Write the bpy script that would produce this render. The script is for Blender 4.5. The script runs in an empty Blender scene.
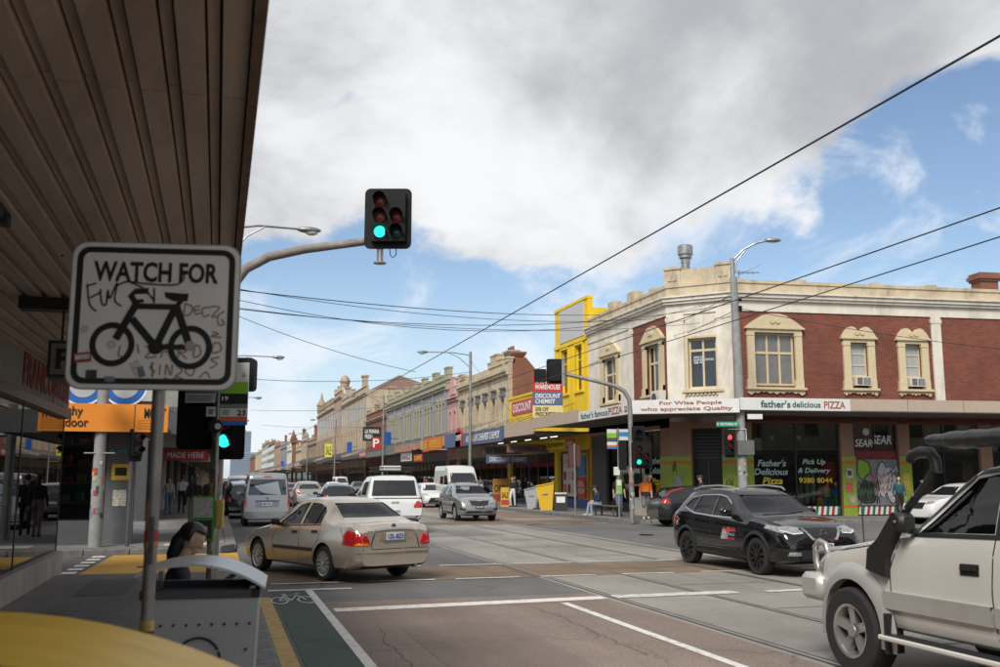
import bpy, bmesh, math, random
import numpy as np
from mathutils import Vector, Matrix
from mathutils.bvhtree import BVHTree
R = math.radians
random.seed(7)
SC = bpy.context.scene
COL = SC.collection

# ------------------------------------------------------------------ camera
F_PX, CX, CY, HZ, VX, EYE = 972.0, 500.0, 333.5, 478.0, 217.0, 1.8
PITCH = math.atan((HZ - CY) / F_PX)
YAW = math.atan((CX - VX) / math.hypot(F_PX, HZ - CY))
cam = bpy.data.cameras.new('camera')
cam.sensor_width = 36.0
cam.lens = F_PX * 36.0 / 1000.0
cam.clip_start = 0.05
cam.clip_end = 6000
cam.dof.use_dof = True
cam.dof.focus_distance = 20.0
cam.dof.aperture_fstop = 3.4
camo = bpy.data.objects.new('camera', cam)
COL.objects.link(camo)
camo.location = (0, 0, EYE)
camo.rotation_euler = (R(90) + PITCH, 0, -YAW)
SC.camera = camo

# ------------------------------------------------------------------ world, sun, exposure
SUN_EL, SUN_AZ = 45.0, -142.0           # azimuth measured from +Y towards +X
world = bpy.data.worlds.new('World')
SC.world = world
world.use_nodes = True
def build_world():
    nt = world.node_tree
    nt.nodes.clear()
    N = nt.nodes.new
    L = nt.links.new
    def math_(op, a, b=None, c=None, clamp=False):
        n = N('ShaderNodeMath'); n.operation = op; n.use_clamp = clamp
        for i, q in enumerate((a, b, c)):
            if q is None: continue
            if isinstance(q, (int, float)): n.inputs[i].default_value = q
            else: L(q, n.inputs[i])
        return n.outputs[0]
    def smooth(v, a, b):
        n = N('ShaderNodeMapRange'); n.interpolation_type = 'SMOOTHSTEP'
        L(v, n.inputs['Value']); n.inputs['From Min'].default_value = a; n.inputs['From Max'].default_value = b
        return n.outputs['Result']
    def mixc(f, a, b):
        n = N('ShaderNodeMix'); n.data_type = 'RGBA'
        if isinstance(f, (int, float)): n.inputs[0].default_value = f
        else: L(f, n.inputs[0])
        for s, q in ((6, a), (7, b)):
            if isinstance(q, tuple): n.inputs[s].default_value = (*q, 1)
            else: L(q, n.inputs[s])
        return n.outputs[2]
    sky = N('ShaderNodeTexSky'); sky.sky_type = 'NISHITA'; sky.sun_disc = False
    sky.sun_elevation = R(SUN_EL); sky.sun_rotation = R(SUN_AZ)
    sky.air_density = 1.0; sky.dust_density = 0.6; sky.ozone_density = 1.2
    tc = N('ShaderNodeTexCoord')
    sep = N('ShaderNodeSeparateXYZ'); L(tc.outputs['Generated'], sep.inputs[0])
    z = math_('MAXIMUM', sep.outputs[2], 0.0)
    den = math_('ADD', z, 0.55)
    comb = N('ShaderNodeCombineXYZ')
    L(math_('DIVIDE', sep.outputs[0], den), comb.inputs[0])
    L(math_('DIVIDE', sep.outputs[1], den), comb.inputs[1])
    def noise(scale, detail, rough, off, dist=0.0):
        mp = N('ShaderNodeMapping'); mp.inputs['Location'].default_value = off
        L(comb.outputs[0], mp.inputs[0])
        n = N('ShaderNodeTexNoise'); n.inputs['Scale'].default_value = scale
        n.inputs['Detail'].default_value = detail; n.inputs['Roughness'].default_value = rough
        n.inputs['Distortion'].default_value = dist
        L(mp.outputs[0], n.inputs['Vector'])
        return n.outputs['Fac']
    big = noise(2.0, 11, 0.58, SKY_OFF, 0.25)
    # the cloud deck thins out towards the horizon, where open blue shows
    deck = smooth(z, 0.155, 0.30)
    cov = math_('ADD', big, math_('MULTIPLY', math_('SUBTRACT', deck, 0.5), 0.30))
    def gap(d, c0, c1, k):
        # an opening in the cloud deck around one compass direction
        n = N('ShaderNodeVectorMath'); n.operation = 'DOT_PRODUCT'; L(tc.outputs['Generated'], n.inputs[0]); n.inputs[1].default_value = d
        return math_('MULTIPLY', smooth(n.outputs['Value'], c0, c1), k)
    for g_ in SKY_GAPS: cov = math_('SUBTRACT', cov, gap(*g_))
    mask = smooth(cov, 0.475, 0.55)
    wisps = smooth(noise(4.5, 10, 0.62, (4.1, 2.2, 0), 0.6), 0.45, 0.64)
    thick = noise(3.0, 11, 0.57, (SKY_OFF[0] + .25, SKY_OFF[1] + .1, 3.0), 0.2)
    tk = smooth(math_('ADD', thick, math_('MULTIPLY', smooth(z, 0.27, 0.50), 0.20)), 0.42, 0.78)
    cloud = mixc(tk, (6.7, 6.75, 6.85), (3.3, 3.38, 3.6))
    skyb = N('ShaderNodeVectorMath'); skyb.operation = 'SCALE'; skyb.inputs['Scale'].default_value = 0.95
    L(sky.outputs[0], skyb.inputs[0])
    haze = mixc(math_('MULTIPLY', smooth(z, 0.22, 0.0), 0.62), skyb.outputs[0], (4.7, 5.6, 6.7))
    c1 = mixc(math_('MULTIPLY', wisps, 0.72), haze, (6.4, 6.7, 7.2))
    c2 = mixc(mask, c1, cloud)
    bg = N('ShaderNodeBackground'); L(c2, bg.inputs[0]); bg.inputs[1].default_value = 0.10
    out = N('ShaderNodeOutputWorld'); L(bg.outputs[0], out.inputs[0])
SKY_OFF = (7.7, 2.9, 0.0)
SKY_GAPS = (((0.668, 0.706, 0.235), 0.9870, 0.9975, 0.26), ((0.397, 0.870, 0.292), 0.9975, 0.9996, 0.09))
build_world()
sun = bpy.data.lights.new('sun', 'SUN')
sun.energy = 2.7
sun.angle = R(24)
sun.color = (1.0, 0.96, 0.90)
suno = bpy.data.objects.new('sun', sun)
COL.objects.link(suno)
_d = Vector((math.sin(R(SUN_AZ)) * math.cos(R(SUN_EL)), math.cos(R(SUN_AZ)) * math.cos(R(SUN_EL)), math.sin(R(SUN_EL))))
suno.rotation_euler = _d.to_track_quat('Z', 'Y').to_euler()
SC.view_settings.view_transform = 'Standard'
SC.view_settings.look = 'None'
SC.view_settings.exposure = 0.50
SC.view_settings.gamma = 1.0
SC.render.engine = 'CYCLES'
SC.cycles.max_bounces = 6
SC.cycles.transparent_max_bounces = 12

# ------------------------------------------------------------------ pixel helpers
def ray(px, py):
    u, v = (px - CX) / F_PX, (CY - py) / F_PX
    a, z = math.cos(PITCH) - v * math.sin(PITCH), math.sin(PITCH) + v * math.cos(PITCH)
    return (math.sin(YAW) * a + math.cos(YAW) * u, math.cos(YAW) * a - math.sin(YAW) * u, z)
def onz(px, py, z=0.0):
    d = ray(px, py); t = (z - EYE) / d[2]; return Vector((d[0] * t, d[1] * t, z))
def onx(px, py, X):
    d = ray(px, py); t = X / d[0]; return Vector((X, d[1] * t, EYE + d[2] * t))
def ony(px, py, Y):
    d = ray(px, py); t = Y / d[1]; return Vector((d[0] * t, Y, EYE + d[2] * t))

# ------------------------------------------------------------------ materials
MATS = {}
def mat(name, col, rough=0.6, metal=0.0, var=0.12, scale=4.0, bump=0.0, bscale=60.0, coat=0.0, emit=None, estr=1.0,
        dirt=0.0, dcol=(0.06, 0.05, 0.045), dscale=1.2, spec=0.5, stretch=None):
    if name in MATS: return MATS[name]
    m = bpy.data.materials.new(name); m.use_nodes = True; MATS[name] = m
    nt = m.node_tree; N = nt.nodes.new; L = nt.links.new
    b = nt.nodes['Principled BSDF']
    b.inputs['Roughness'].default_value = rough
    b.inputs['Metallic'].default_value = metal
    b.inputs['Specular IOR Level'].default_value = spec
    if coat: b.inputs['Coat Weight'].default_value = coat; b.inputs['Coat Roughness'].default_value = 0.04
    tc = N('ShaderNodeTexCoord')
    vec = tc.outputs['Object']
    if stretch:
        mp = N('ShaderNodeMapping'); mp.inputs['Scale'].default_value = stretch; L(vec, mp.inputs[0]); vec = mp.outputs[0]
    last = None
    if var > 0:
        n = N('ShaderNodeTexNoise'); n.inputs['Scale'].default_value = scale; n.inputs['Detail'].default_value = 7
        n.inputs['Roughness'].default_value = 0.62
        L(vec, n.inputs['Vector'])
        mx = N('ShaderNodeMix'); mx.data_type = 'RGBA'
        mr = N('ShaderNodeMapRange'); mr.inputs['From Min'].default_value = 0.28; mr.inputs['From Max'].default_value = 0.72
        L(n.outputs['Fac'], mr.inputs['Value']); L(mr.outputs['Result'], mx.inputs[0])
        mx.inputs[6].default_value = (*[c * (1 - var) for c in col], 1)
        mx.inputs[7].default_value = (*[min(1, c * (1 + var)) for c in col], 1)
        last = mx.outputs[2]
    if dirt > 0:
        n = N('ShaderNodeTexNoise'); n.inputs['Scale'].default_value = dscale; n.inputs['Detail'].default_value = 9
        n.inputs['Roughness'].default_value = 0.7; n.inputs['Distortion'].default_value = 0.5
        mp = N('ShaderNodeMapping'); mp.inputs['Scale'].default_value = (1, 1, 0.35); mp.inputs['Location'].default_value = (3.1, 7.7, 1.3)
        L(vec, mp.inputs[0]); L(mp.outputs[0], n.inputs['Vector'])
        mr = N('ShaderNodeMapRange'); mr.inputs['From Min'].default_value = 0.46; mr.inputs['From Max'].default_value = 0.74
        mr.inputs['To Max'].default_value = dirt
        L(n.outputs['Fac'], mr.inputs['Value'])
        mx = N('ShaderNodeMix'); mx.data_type = 'RGBA'; L(mr.outputs['Result'], mx.inputs[0])
        if last: L(last, mx.inputs[6])
        else: mx.inputs[6].default_value = (*col, 1)
        mx.inputs[7].default_value = (*dcol, 1)
        last = mx.outputs[2]
    if last: L(last, b.inputs['Base Color'])
    else: b.inputs['Base Color'].default_value = (*col, 1)
    if bump > 0:
        n = N('ShaderNodeTexNoise'); n.inputs['Scale'].default_value = bscale; n.inputs['Detail'].default_value = 5
        L(vec, n.inputs['Vector'])
        bp = N('ShaderNodeBump'); bp.inputs['Strength'].default_value = bump; bp.inputs['Distance'].default_value = 0.02
        L(n.outputs['Fac'], bp.inputs['Height']); L(bp.outputs[0], b.inputs['Normal'])
    if emit:
        b.inputs['Emission Color'].default_value = (*emit, 1); b.inputs['Emission Strength'].default_value = estr
    return m
def glass_mat(name, tint=(0.35, 0.40, 0.40), thru=0.5, rough=0.02):
    """thin tinted window glass: fresnel reflection over tinted see-through"""
    if name in MATS: return MATS[name]
    m = bpy.data.materials.new(name); m.use_nodes = True; MATS[name] = m
    nt = m.node_tree; nt.nodes.clear(); N = nt.nodes.new; L = nt.links.new
    tr = N('ShaderNodeBsdfTransparent'); tr.inputs[0].default_value = (*[c * thru for c in tint], 1)
    gl = N('ShaderNodeBsdfGlossy'); gl.inputs['Roughness'].default_value = rough
    fr = N('ShaderNodeFresnel'); fr.inputs[0].default_value = 1.62
    mx = N('ShaderNodeMixShader'); L(fr.outputs[0], mx.inputs[0]); L(tr.outputs[0], mx.inputs[1]); L(gl.outputs[0], mx.inputs[2])
    o = N('ShaderNodeOutputMaterial'); L(mx.outputs[0], o.inputs[0])
    return m
def brick_mat(name, c1, c2, mortar, dirt=0.25):
    if name in MATS: return MATS[name]
    m = bpy.data.materials.new(name); m.use_nodes = True; MATS[name] = m
    nt = m.node_tree; N = nt.nodes.new; L = nt.links.new
    b = nt.nodes['Principled BSDF']; b.inputs['Roughness'].default_value = 0.85
    tc = N('ShaderNodeTexCoord'); sp = N('ShaderNodeSeparateXYZ'); L(tc.outputs['Object'], sp.inputs[0])
    ad = N('ShaderNodeMath'); L(sp.outputs[0], ad.inputs[0]); L(sp.outputs[1], ad.inputs[1])
    cb = N('ShaderNodeCombineXYZ'); L(ad.outputs[0], cb.inputs[0]); L(sp.outputs[2], cb.inputs[1])
    br = N('ShaderNodeTexBrick'); L(cb.outputs[0], br.inputs['Vector'])
    br.inputs['Scale'].default_value = 1.0; br.inputs['Brick Width'].default_value = 0.24; br.inputs['Row Height'].default_value = 0.086
    br.inputs['Mortar Size'].default_value = 0.006; br.inputs['Bias'].default_value = -0.1
    br.inputs['Color1'].default_value = (*c1, 1); br.inputs['Color2'].default_value = (*c2, 1); br.inputs['Mortar'].default_value = (*mortar, 1)
    n = N('ShaderNodeTexNoise'); n.inputs['Scale'].default_value = 0.9; n.inputs['Detail'].default_value = 8; L(tc.outputs['Object'], n.inputs['Vector'])
    mr = N('ShaderNodeMapRange'); mr.inputs['From Min'].default_value = 0.42; mr.inputs['From Max'].default_value = 0.75; mr.inputs['To Max'].default_value = dirt
    L(n.outputs['Fac'], mr.inputs['Value'])
    mx = N('ShaderNodeMix'); mx.data_type = 'RGBA'; L(mr.outputs['Result'], mx.inputs[0]); L(br.outputs['Color'], mx.inputs[6])
    mx.inputs[7].default_value = (c1[0] * .45, c1[1] * .5, c1[2] * .55, 1)
    L(mx.outputs[2], b.inputs['Base Color'])
    bp = N('ShaderNodeBump'); bp.inputs['Strength'].default_value = 0.5; bp.inputs['Distance'].default_value = 0.008; bp.invert = True
    L(br.outputs['Fac'], bp.inputs['Height']); L(bp.outputs[0], b.inputs['Normal'])
    return m

# ------------------------------------------------------------------ mesh building
class MB:
    def __init__(s, M=None): s.v = []; s.f = []; s.mi = []; s.M = M
    def add(s, verts, faces, mi=0):
        o = len(s.v)
        if s.M is not None: verts = [s.M @ Vector(p) for p in verts]
        s.v += [tuple(p) for p in verts]; s.f += [tuple(i + o for i in f) for f in faces]; s.mi += [mi] * len(faces); return s
    def box(s, x0, y0, z0, x1, y1, z1, mi=0):
        return s.add([(x0, y0, z0), (x1, y0, z0), (x1, y1, z0), (x0, y1, z0), (x0, y0, z1), (x1, y0, z1), (x1, y1, z1), (x0, y1, z1)],
                     [(0, 3, 2, 1), (4, 5, 6, 7), (0, 1, 5, 4), (1, 2, 6, 5), (2, 3, 7, 6), (3, 0, 4, 7)], mi)
    def cbox(s, x0, y0, z0, x1, y1, z1, c=0.02, mi=0):
        """box with chamfered vertical and horizontal edges (8 corners cut)"""
        pts = []
        for x, sx in ((x0, 1), (x1, -1)):
            for y, sy in ((y0, 1), (y1, -1)):
                for z, sz in ((z0, 1), (z1, -1)):
                    pts += [(x + sx * c, y + sy * c, z), (x + sx * c, y, z + sz * c), (x, y + sy * c, z + sz * c)]
        bm = bmesh.new()
        for p in pts: bm.verts.new(p)
        bmesh.ops.convex_hull(bm, input=bm.verts)
        bmesh.ops.dissolve_limit(bm, angle_limit=0.01, verts=bm.verts, edges=bm.edges)
        bm.verts.index_update()
        s.add([v.co.copy() for v in bm.verts], [[v.index for v in f.verts] for f in bm.faces], mi); bm.free(); return s
    def tube(s, pts, r, n=8, mi=0, cap=True):
        pts = [Vector(p) for p in pts]; k = len(pts)
        rs = r if isinstance(r, (list, tuple)) else [r] * k
        V = []; Fc = []; up = None
        for i, p in enumerate(pts):
            t = (pts[min(i + 1, k - 1)] - pts[max(i - 1, 0)]).normalized()
            if up is None:
                up = Vector((0, 0, 1)) if abs(t.z) < 0.9 else Vector((1, 0, 0))
            a = t.cross(up).normalized(); up = a.cross(t).normalized()
            for j in range(n):
                q = 2 * math.pi * j / n
                V.append(p + (a * math.cos(q) + up * math.sin(q)) * rs[i])
        for i in range(k - 1):
            for j in range(n):
                Fc.append((i * n + j, i * n + (j + 1) % n, (i + 1) * n + (j + 1) % n, (i + 1) * n + j))
        if cap: Fc += [tuple(range(n - 1, -1, -1)), tuple(range((k - 1) * n, k * n))]
        return s.add(V, Fc, mi)
    def lathe(s, prof, n=16, c=(0, 0, 0), axis='z', mi=0, a0=0.0, cap=True):
        V = []; Fc = []; m = len(prof)
        for r, h in prof:
            for j in range(n):
                q = 2 * math.pi * j / n + a0; x, y = r * math.cos(q), r * math.sin(q)
                p = (x, y, h) if axis == 'z' else ((x, h, y) if axis == 'y' else (h, x, y))
                V.append((p[0] + c[0], p[1] + c[1], p[2] + c[2]))
        for i in range(m - 1):
            for j in range(n): Fc.append((i * n + j, i * n + (j + 1) % n, (i + 1) * n + (j + 1) % n, (i + 1) * n + j))
        if cap and prof[0][0] > 1e-5: Fc.append(tuple(range(n)))
        if cap and prof[-1][0] > 1e-5: Fc.append(tuple(range((m - 1) * n, m * n)))
        return s.add(V, Fc, mi)
    def prism(s, poly, axis, a, b, mi=0):
        n = len(poly)
        def P(u, v, w): return {'x': (w, u, v), 'y': (u, w, v), 'z': (u, v, w)}[axis]
        V = [P(u, v, a) for u, v in poly] + [P(u, v, b) for u, v in poly]
        Fc = [tuple(range(n)), tuple(range(n, 2 * n))] + [(i, (i + 1) % n, n + (i + 1) % n, n + i) for i in range(n)]
        return s.add(V, Fc, mi)
    def ell(s, c, r, n=12, m=8, mi=0):
        return s.add(*ell_mesh(c, r, n, m), mi)
    def build(s, name, mats, parent=None, smooth=None, recalc=True, weld=True):
        me = bpy.data.meshes.new(name); me.from_pydata(s.v, [], s.f)
        if not isinstance(mats, (list, tuple)): mats = [mats]
        for m in mats: me.materials.append(m)
        me.polygons.foreach_set('material_index', s.mi)
        if recalc:
            bm = bmesh.new(); bm.from_mesh(me)
            if weld: bmesh.ops.remove_doubles(bm, verts=bm.verts, dist=1e-5)
            bmesh.ops.recalc_face_normals(bm, faces=bm.faces); bm.to_mesh(me); bm.free()
        if smooth:
            me.shade_smooth(); me.set_sharp_from_angle(angle=R(smooth))
        o = bpy.data.objects.new(name, me); COL.objects.link(o)
        if parent: o.parent = parent
        return o
def ell_mesh(c, r, n=12, m=8):
    V = []; Fc = []
    for i in range(1, m):
        t = math.pi * i / m
        for j in range(n):
            q = 2 * math.pi * j / n
            V.append((c[0] + r[0] * math.sin(t) * math.cos(q), c[1] + r[1] * math.sin(t) * math.sin(q), c[2] + r[2] * math.cos(t)))
    for i in range(m - 2):
        for j in range(n): Fc.append((i * n + j, i * n + (j + 1) % n, (i + 1) * n + (j + 1) % n, (i + 1) * n + j))
    V += [(c[0], c[1], c[2] + r[2]), (c[0], c[1], c[2] - r[2])]
    a, b = len(V) - 2, len(V) - 1
    for j in range(n): Fc += [(j, (j + 1) % n, a), ((m - 2) * n + j, (m - 2) * n + (j + 1) % n, b)]
    return V, Fc
def tag(o, label=None, cat=None, group=None, kind=None):
    if label: o['label'] = label
    if cat: o['category'] = cat
    if group: o['group'] = group
    if kind: o['kind'] = kind
    return o
def thing(name, label, cat, loc=(0, 0, 0), rz=0.0, group=None):
    o = bpy.data.objects.new(name, None); o.empty_display_size = 0.3; COL.objects.link(o)
    o.location = loc; o.rotation_euler = (0, 0, rz); return tag(o, label, cat, group)
def facade_frame(pl, pr):
    """local frame of a wall seen from the street: x to the viewer's right, y inwards, z up"""
    x = (Vector((pr[0], pr[1], 0)) - Vector((pl[0], pl[1], 0))).normalized()
    y = Vector((0, 0, 1)).cross(x)
    M = Matrix((x, y, Vector((0, 0, 1)))).transposed().to_4x4(); M.translation = Vector((pl[0], pl[1], pl[2] if len(pl) > 2 else 0)); return M
def text(s, parent, m, M, width=None, height=0.3, depth=0.01, bold=0.0, shear=0.0, name='lettering', align='CENTER', space=1.0):
    """flat lettering standing in the local xz plane facing -y; M places it"""
    cu = bpy.data.curves.new('t', 'FONT'); cu.body = s; cu.size = 1; cu.offset = bold; cu.shear = shear; cu.space_character = space
    cu.resolution_u = 3; cu.align_x = 'LEFT'; cu.extrude = 0.0; cu.space_line = 0.9
    ob = bpy.data.objects.new('t', cu); COL.objects.link(ob)
    dg = bpy.context.evaluated_depsgraph_get()
    me = bpy.data.meshes.new_from_object(ob.evaluated_get(dg))
    bpy.data.objects.remove(ob); bpy.data.curves.remove(cu)
    n = len(me.vertices); co = np.zeros(n * 3); me.vertices.foreach_get('co', co); co = co.reshape(-1, 3)
    lo, hi = co.min(0), co.max(0)
    sy = height / max(hi[1] - lo[1], 1e-6); sx = sy if width is None else width / max(hi[0] - lo[0], 1e-6)
    x = (co[:, 0] - ((lo[0] + hi[0]) / 2 if align == 'CENTER' else lo[0])) * sx; z = (co[:, 1] - (lo[1] + hi[1]) / 2) * sy
    new = np.stack([x, np.full(n, -depth), z], 1)
    me.vertices.foreach_set('co', new.ravel()); me.update(); me.name = name
    me.materials.clear(); me.materials.append(m)
    me.transform(M)
    o = bpy.data.objects.new(name, me); COL.objects.link(o); o.parent = parent
    return o
def T(x, y, z): return Matrix.Translation((x, y, z))
def pchip(xs, ys, x):
    """monotone cubic interpolation"""
    n = len(xs); h = [xs[i + 1] - xs[i] for i in range(n - 1)]; d = [(ys[i + 1] - ys[i]) / h[i] for i in range(n - 1)]
    m = [d[0]] + [0 if d[i - 1] * d[i] <= 0 else 2 * d[i - 1] * d[i] / (d[i - 1] + d[i]) for i in range(1, n - 1)] + [d[-1]]
    if x <= xs[0]: return ys[0]
    if x >= xs[-1]: return ys[-1]
    i = max(j for j in range(n - 1) if xs[j] <= x); t = (x - xs[i]) / h[i]
    return ((2 * t**3 - 3 * t**2 + 1) * ys[i] + (t**3 - 2 * t**2 + t) * h[i] * m[i] + (-2 * t**3 + 3 * t**2) * ys[i + 1] + (t**3 - t**2) * h[i] * m[i + 1])
def stroke(mb, pts, w, y=0.0, mi=0):
    """painted line in the local xz plane, as one strip of small quads"""
    P = [Vector((p[0], p[1])) for p in pts]; L_, Rr = [], []
    for i, p in enumerate(P):
        t = P[min(i + 1, len(P) - 1)] - P[max(i - 1, 0)]; t = t.normalized() if t.length > 1e-9 else Vector((1, 0)); nn = Vector((-t.y, t.x)) * w / 2
        L_.append(p + nn); Rr.append(p - nn)
    V = [(q.x, y, q.y) for q in L_] + [(q.x, y, q.y) for q in Rr]; n = len(P)
    return mb.add(V, [(i, i + 1, n + i + 1, n + i) for i in range(n - 1)], mi)
def smooth_curve(pts, k=6):
    """Catmull-Rom through 2D or 3D points"""
    P = [Vector(p) for p in pts]; out = []
    for i in range(len(P) - 1):
        a, b, c, d = P[max(i - 1, 0)], P[i], P[i + 1], P[min(i + 2, len(P) - 1)]
        for j in range(k):
            t = j / k; out.append(0.5 * ((2 * b) + (c - a) * t + (2 * a - 5 * b + 4 * c - d) * t * t + (-a + 3 * b - 3 * c + d) * t**3))
    return out + [P[-1]]
# ================================================================== ground, roads, footpaths
KERB_W, KERB_E, FAC_W, FAC_E = 0.62, 15.7, -2.65, 19.5
def surf_mat(name, col, rough=0.85, big=0.25, fine=0.35, crack=0.0, spots=0.0, spotcol=(0.03, 0.03, 0.03), track=None, bump=0.25):
    m = bpy.data.materials.new(name); m.use_nodes = True
    nt = m.node_tree; N = nt.nodes.new; L = nt.links.new; b = nt.nodes['Principled BSDF']; b.inputs['Roughness'].default_value = rough
    b.inputs['Specular IOR Level'].default_value = 0.35
    tc = N('ShaderNodeTexCoord')
    def nz(sc, det, ro=0.6, st=(1, 1, 1)):
        mp = N('ShaderNodeMapping'); mp.inputs['Scale'].default_value = st; L(tc.outputs['Object'], mp.inputs[0])
        n = N('ShaderNodeTexNoise'); n.inputs['Scale'].default_value = sc; n.inputs['Detail'].default_value = det; n.inputs['Roughness'].default_value = ro; L(mp.outputs[0], n.inputs['Vector']); return n.outputs['Fac']
    def rng(v, a, b_, c=0.0, d=1.0):
        r = N('ShaderNodeMapRange'); L(v, r.inputs['Value']); r.inputs['From Min'].default_value = a; r.inputs['From Max'].default_value = b_; r.inputs['To Min'].default_value = c; r.inputs['To Max'].default_value = d; return r.outputs['Result']
    def mul(c, f, k=None):
        x = N('ShaderNodeMix'); x.data_type = 'RGBA'; x.blend_type = 'MULTIPLY'; x.inputs[0].default_value = 1
        L(c, x.inputs[6]) if not isinstance(c, tuple) else setattr(x.inputs[6], 'default_value', (*c, 1)); L(f, x.inputs[7]); return x.outputs[2]
    c = mul(tuple(col), rng(nz(0.35, 6), 0.3, 0.7, 1 - big, 1 + big))
    c = mul(c, rng(nz(0.9, 5, 0.6, (1, 0.12, 1)), 0.3, 0.7, 1 - big * .6, 1 + big * .6))
    c = mul(c, rng(nz(55, 3, 0.7), 0.25, 0.75, 1 - fine, 1 + fine))
    if spots:
        x = N('ShaderNodeMix'); x.data_type = 'RGBA'; L(rng(nz(1.7, 7, 0.65), 0.60, 0.70, 0, spots), x.inputs[0]); L(c, x.inputs[6]); x.inputs[7].default_value = (*spotcol, 1); c = x.outputs[2]
    if crack:
        mp = N('ShaderNodeMapping'); L(tc.outputs['Object'], mp.inputs[0])
        w = N('ShaderNodeTexNoise'); w.inputs['Scale'].default_value = 1.4; w.inputs['Detail'].default_value = 5; L(tc.outputs['Object'], w.inputs['Vector'])
        ad = N('ShaderNodeVectorMath'); ad.operation = 'MULTIPLY_ADD'; L(w.outputs['Color'], ad.inputs[0]); ad.inputs[1].default_value = (0.9, 0.9, 0); L(tc.outputs['Object'], ad.inputs[2])
        vo = N('ShaderNodeTexVoronoi'); vo.feature = 'DISTANCE_TO_EDGE'; vo.inputs['Scale'].default_value = 0.42; L(ad.outputs[0], vo.inputs['Vector'])
        k = N('ShaderNodeMath'); k.operation = 'MULTIPLY'; L(rng(vo.outputs['Distance'], 0.0, 0.012, 1, 0), k.inputs[0]); L(rng(nz(0.5, 3), 0.48, 0.60, 0, crack), k.inputs[1])
        x = N('ShaderNodeMix'); x.data_type = 'RGBA'; L(k.outputs[0], x.inputs[0]); L(c, x.inputs[6]); x.inputs[7].default_value = (0.025, 0.024, 0.023, 1); c = x.outputs[2]
    L(c, b.inputs['Base Color'])
    bp = N('ShaderNodeBump'); bp.inputs['Strength'].default_value = bump; bp.inputs['Distance'].default_value = 0.01
    L(nz(90, 3, 0.7), bp.inputs['Height']); L(bp.outputs[0], b.inputs['Normal'])
    return m
def paint_mat(name, col, wear=0.45, under=(0.09, 0.085, 0.08)):
    m = bpy.data.materials.new(name); m.use_nodes = True
    nt = m.node_tree; N = nt.nodes.new; L = nt.links.new; b = nt.nodes['Principled BSDF']; b.inputs['Roughness'].default_value = 0.75
    tc = N('ShaderNodeTexCoord'); n = N('ShaderNodeTexNoise'); n.inputs['Scale'].default_value = 7; n.inputs['Detail'].default_value = 9; n.inputs['Roughness'].default_value = 0.72
    L(tc.outputs['Object'], n.inputs['Vector'])
    r = N('ShaderNodeMapRange'); L(n.outputs['Fac'], r.inputs['Value']); r.inputs['From Min'].default_value = 0.62 - wear * .25; r.inputs['From Max'].default_value = 0.72; r.inputs['To Max'].default_value = 0.85
    x = N('ShaderNodeMix'); x.data_type = 'RGBA'; L(r.outputs['Result'], x.inputs[0]); x.inputs[6].default_value = (*col, 1); x.inputs[7].default_value = (*under, 1); L(x.outputs[2], b.inputs['Base Color'])
    return m
M_road = surf_mat('asphalt_dark', (0.125, 0.122, 0.118), big=0.22, crack=0.8, spots=0.3)
M_redasph = surf_mat('asphalt_reddish', (0.205, 0.158, 0.132), big=0.2, fine=0.6, crack=0.4, spots=0.3, spotcol=(0.07, 0.06, 0.055))
M_conc = surf_mat('tram_concrete', (0.245, 0.228, 0.203), big=0.24, fine=0.25, crack=0.35, spots=0.35, spotcol=(0.10, 0.095, 0.09), rough=0.75)
M_brown = surf_mat('brown_crossing', (0.175, 0.128, 0.085), big=0.3, fine=0.3, spots=0.35, spotcol=(0.07, 0.06, 0.05))
M_green = surf_mat('green_lane', (0.075, 0.105, 0.085), big=0.18, fine=0.3, crack=0.35, spots=0.25, spotcol=(0.055, 0.055, 0.05))
M_must = surf_mat('mustard_paving', (0.50, 0.285, 0.060), big=0.22, fine=0.2, spots=0.3, spotcol=(0.25, 0.15, 0.05))
M_path = surf_mat('footpath_asphalt', (0.175, 0.168, 0.162), big=0.3, fine=0.3, crack=0.7, spots=0.25, spotcol=(0.05, 0.05, 0.05))
M_earth = surf_mat('far_ground', (0.12, 0.115, 0.105))
M_stone = mat('bluestone', (0.175, 0.168, 0.160), 0.8, var=0.35, scale=6, bump=0.5, bscale=30, dirt=0.4)
M_white = paint_mat('road_paint_white', (0.66, 0.64, 0.60), 0.42)
M_white2 = paint_mat('road_paint_worn', (0.62, 0.60, 0.56), 0.75, (0.16, 0.15, 0.14))
M_yell = paint_mat('road_paint_yellow', (0.52, 0.33, 0.09), 0.75, (0.17, 0.15, 0.12))
M_rail = mat('rail_steel', (0.36, 0.35, 0.34), 0.38, 0.7, var=0.25, scale=2)
M_groove = mat('rail_groove', (0.03, 0.028, 0.026), 0.9, var=0.2)

g = tag(MB().add([(-3000, -1500, -0.06), (3000, -1500, -0.06), (3000, 4500, -0.06), (-3000, 4500, -0.06)], [(0, 1, 2, 3)]).build('ground', M_earth), kind='structure')
def sheet(name, poly, z, m, parent=None):
    o = MB().add([(x, y, z) for x, y in poly], [tuple(range(len(poly)))]).build(name, m, parent, recalc=False)
    if not parent: tag(o, kind='structure')
    return o
def rect(x0, y0, x1, y1): return [(x0, y0), (x1, y0), (x1, y1), (x0, y1)]
road = sheet('road', rect(KERB_W - .06, -60, KERB_E + .2, 900), 0.0, M_road)
side = sheet('side_street', rect(-80, 19.4, KERB_W - .06, 24.9), 0.0, M_road)
cross = sheet('cross_street', [(KERB_E + .2, -60), (KERB_E + .2 + .001, -60), (90, -60), (90, 28.0), (25.5, 33.9), (19.5, 34.7), (KERB_E + .2, 38.5)], 0.0, M_road)
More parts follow.
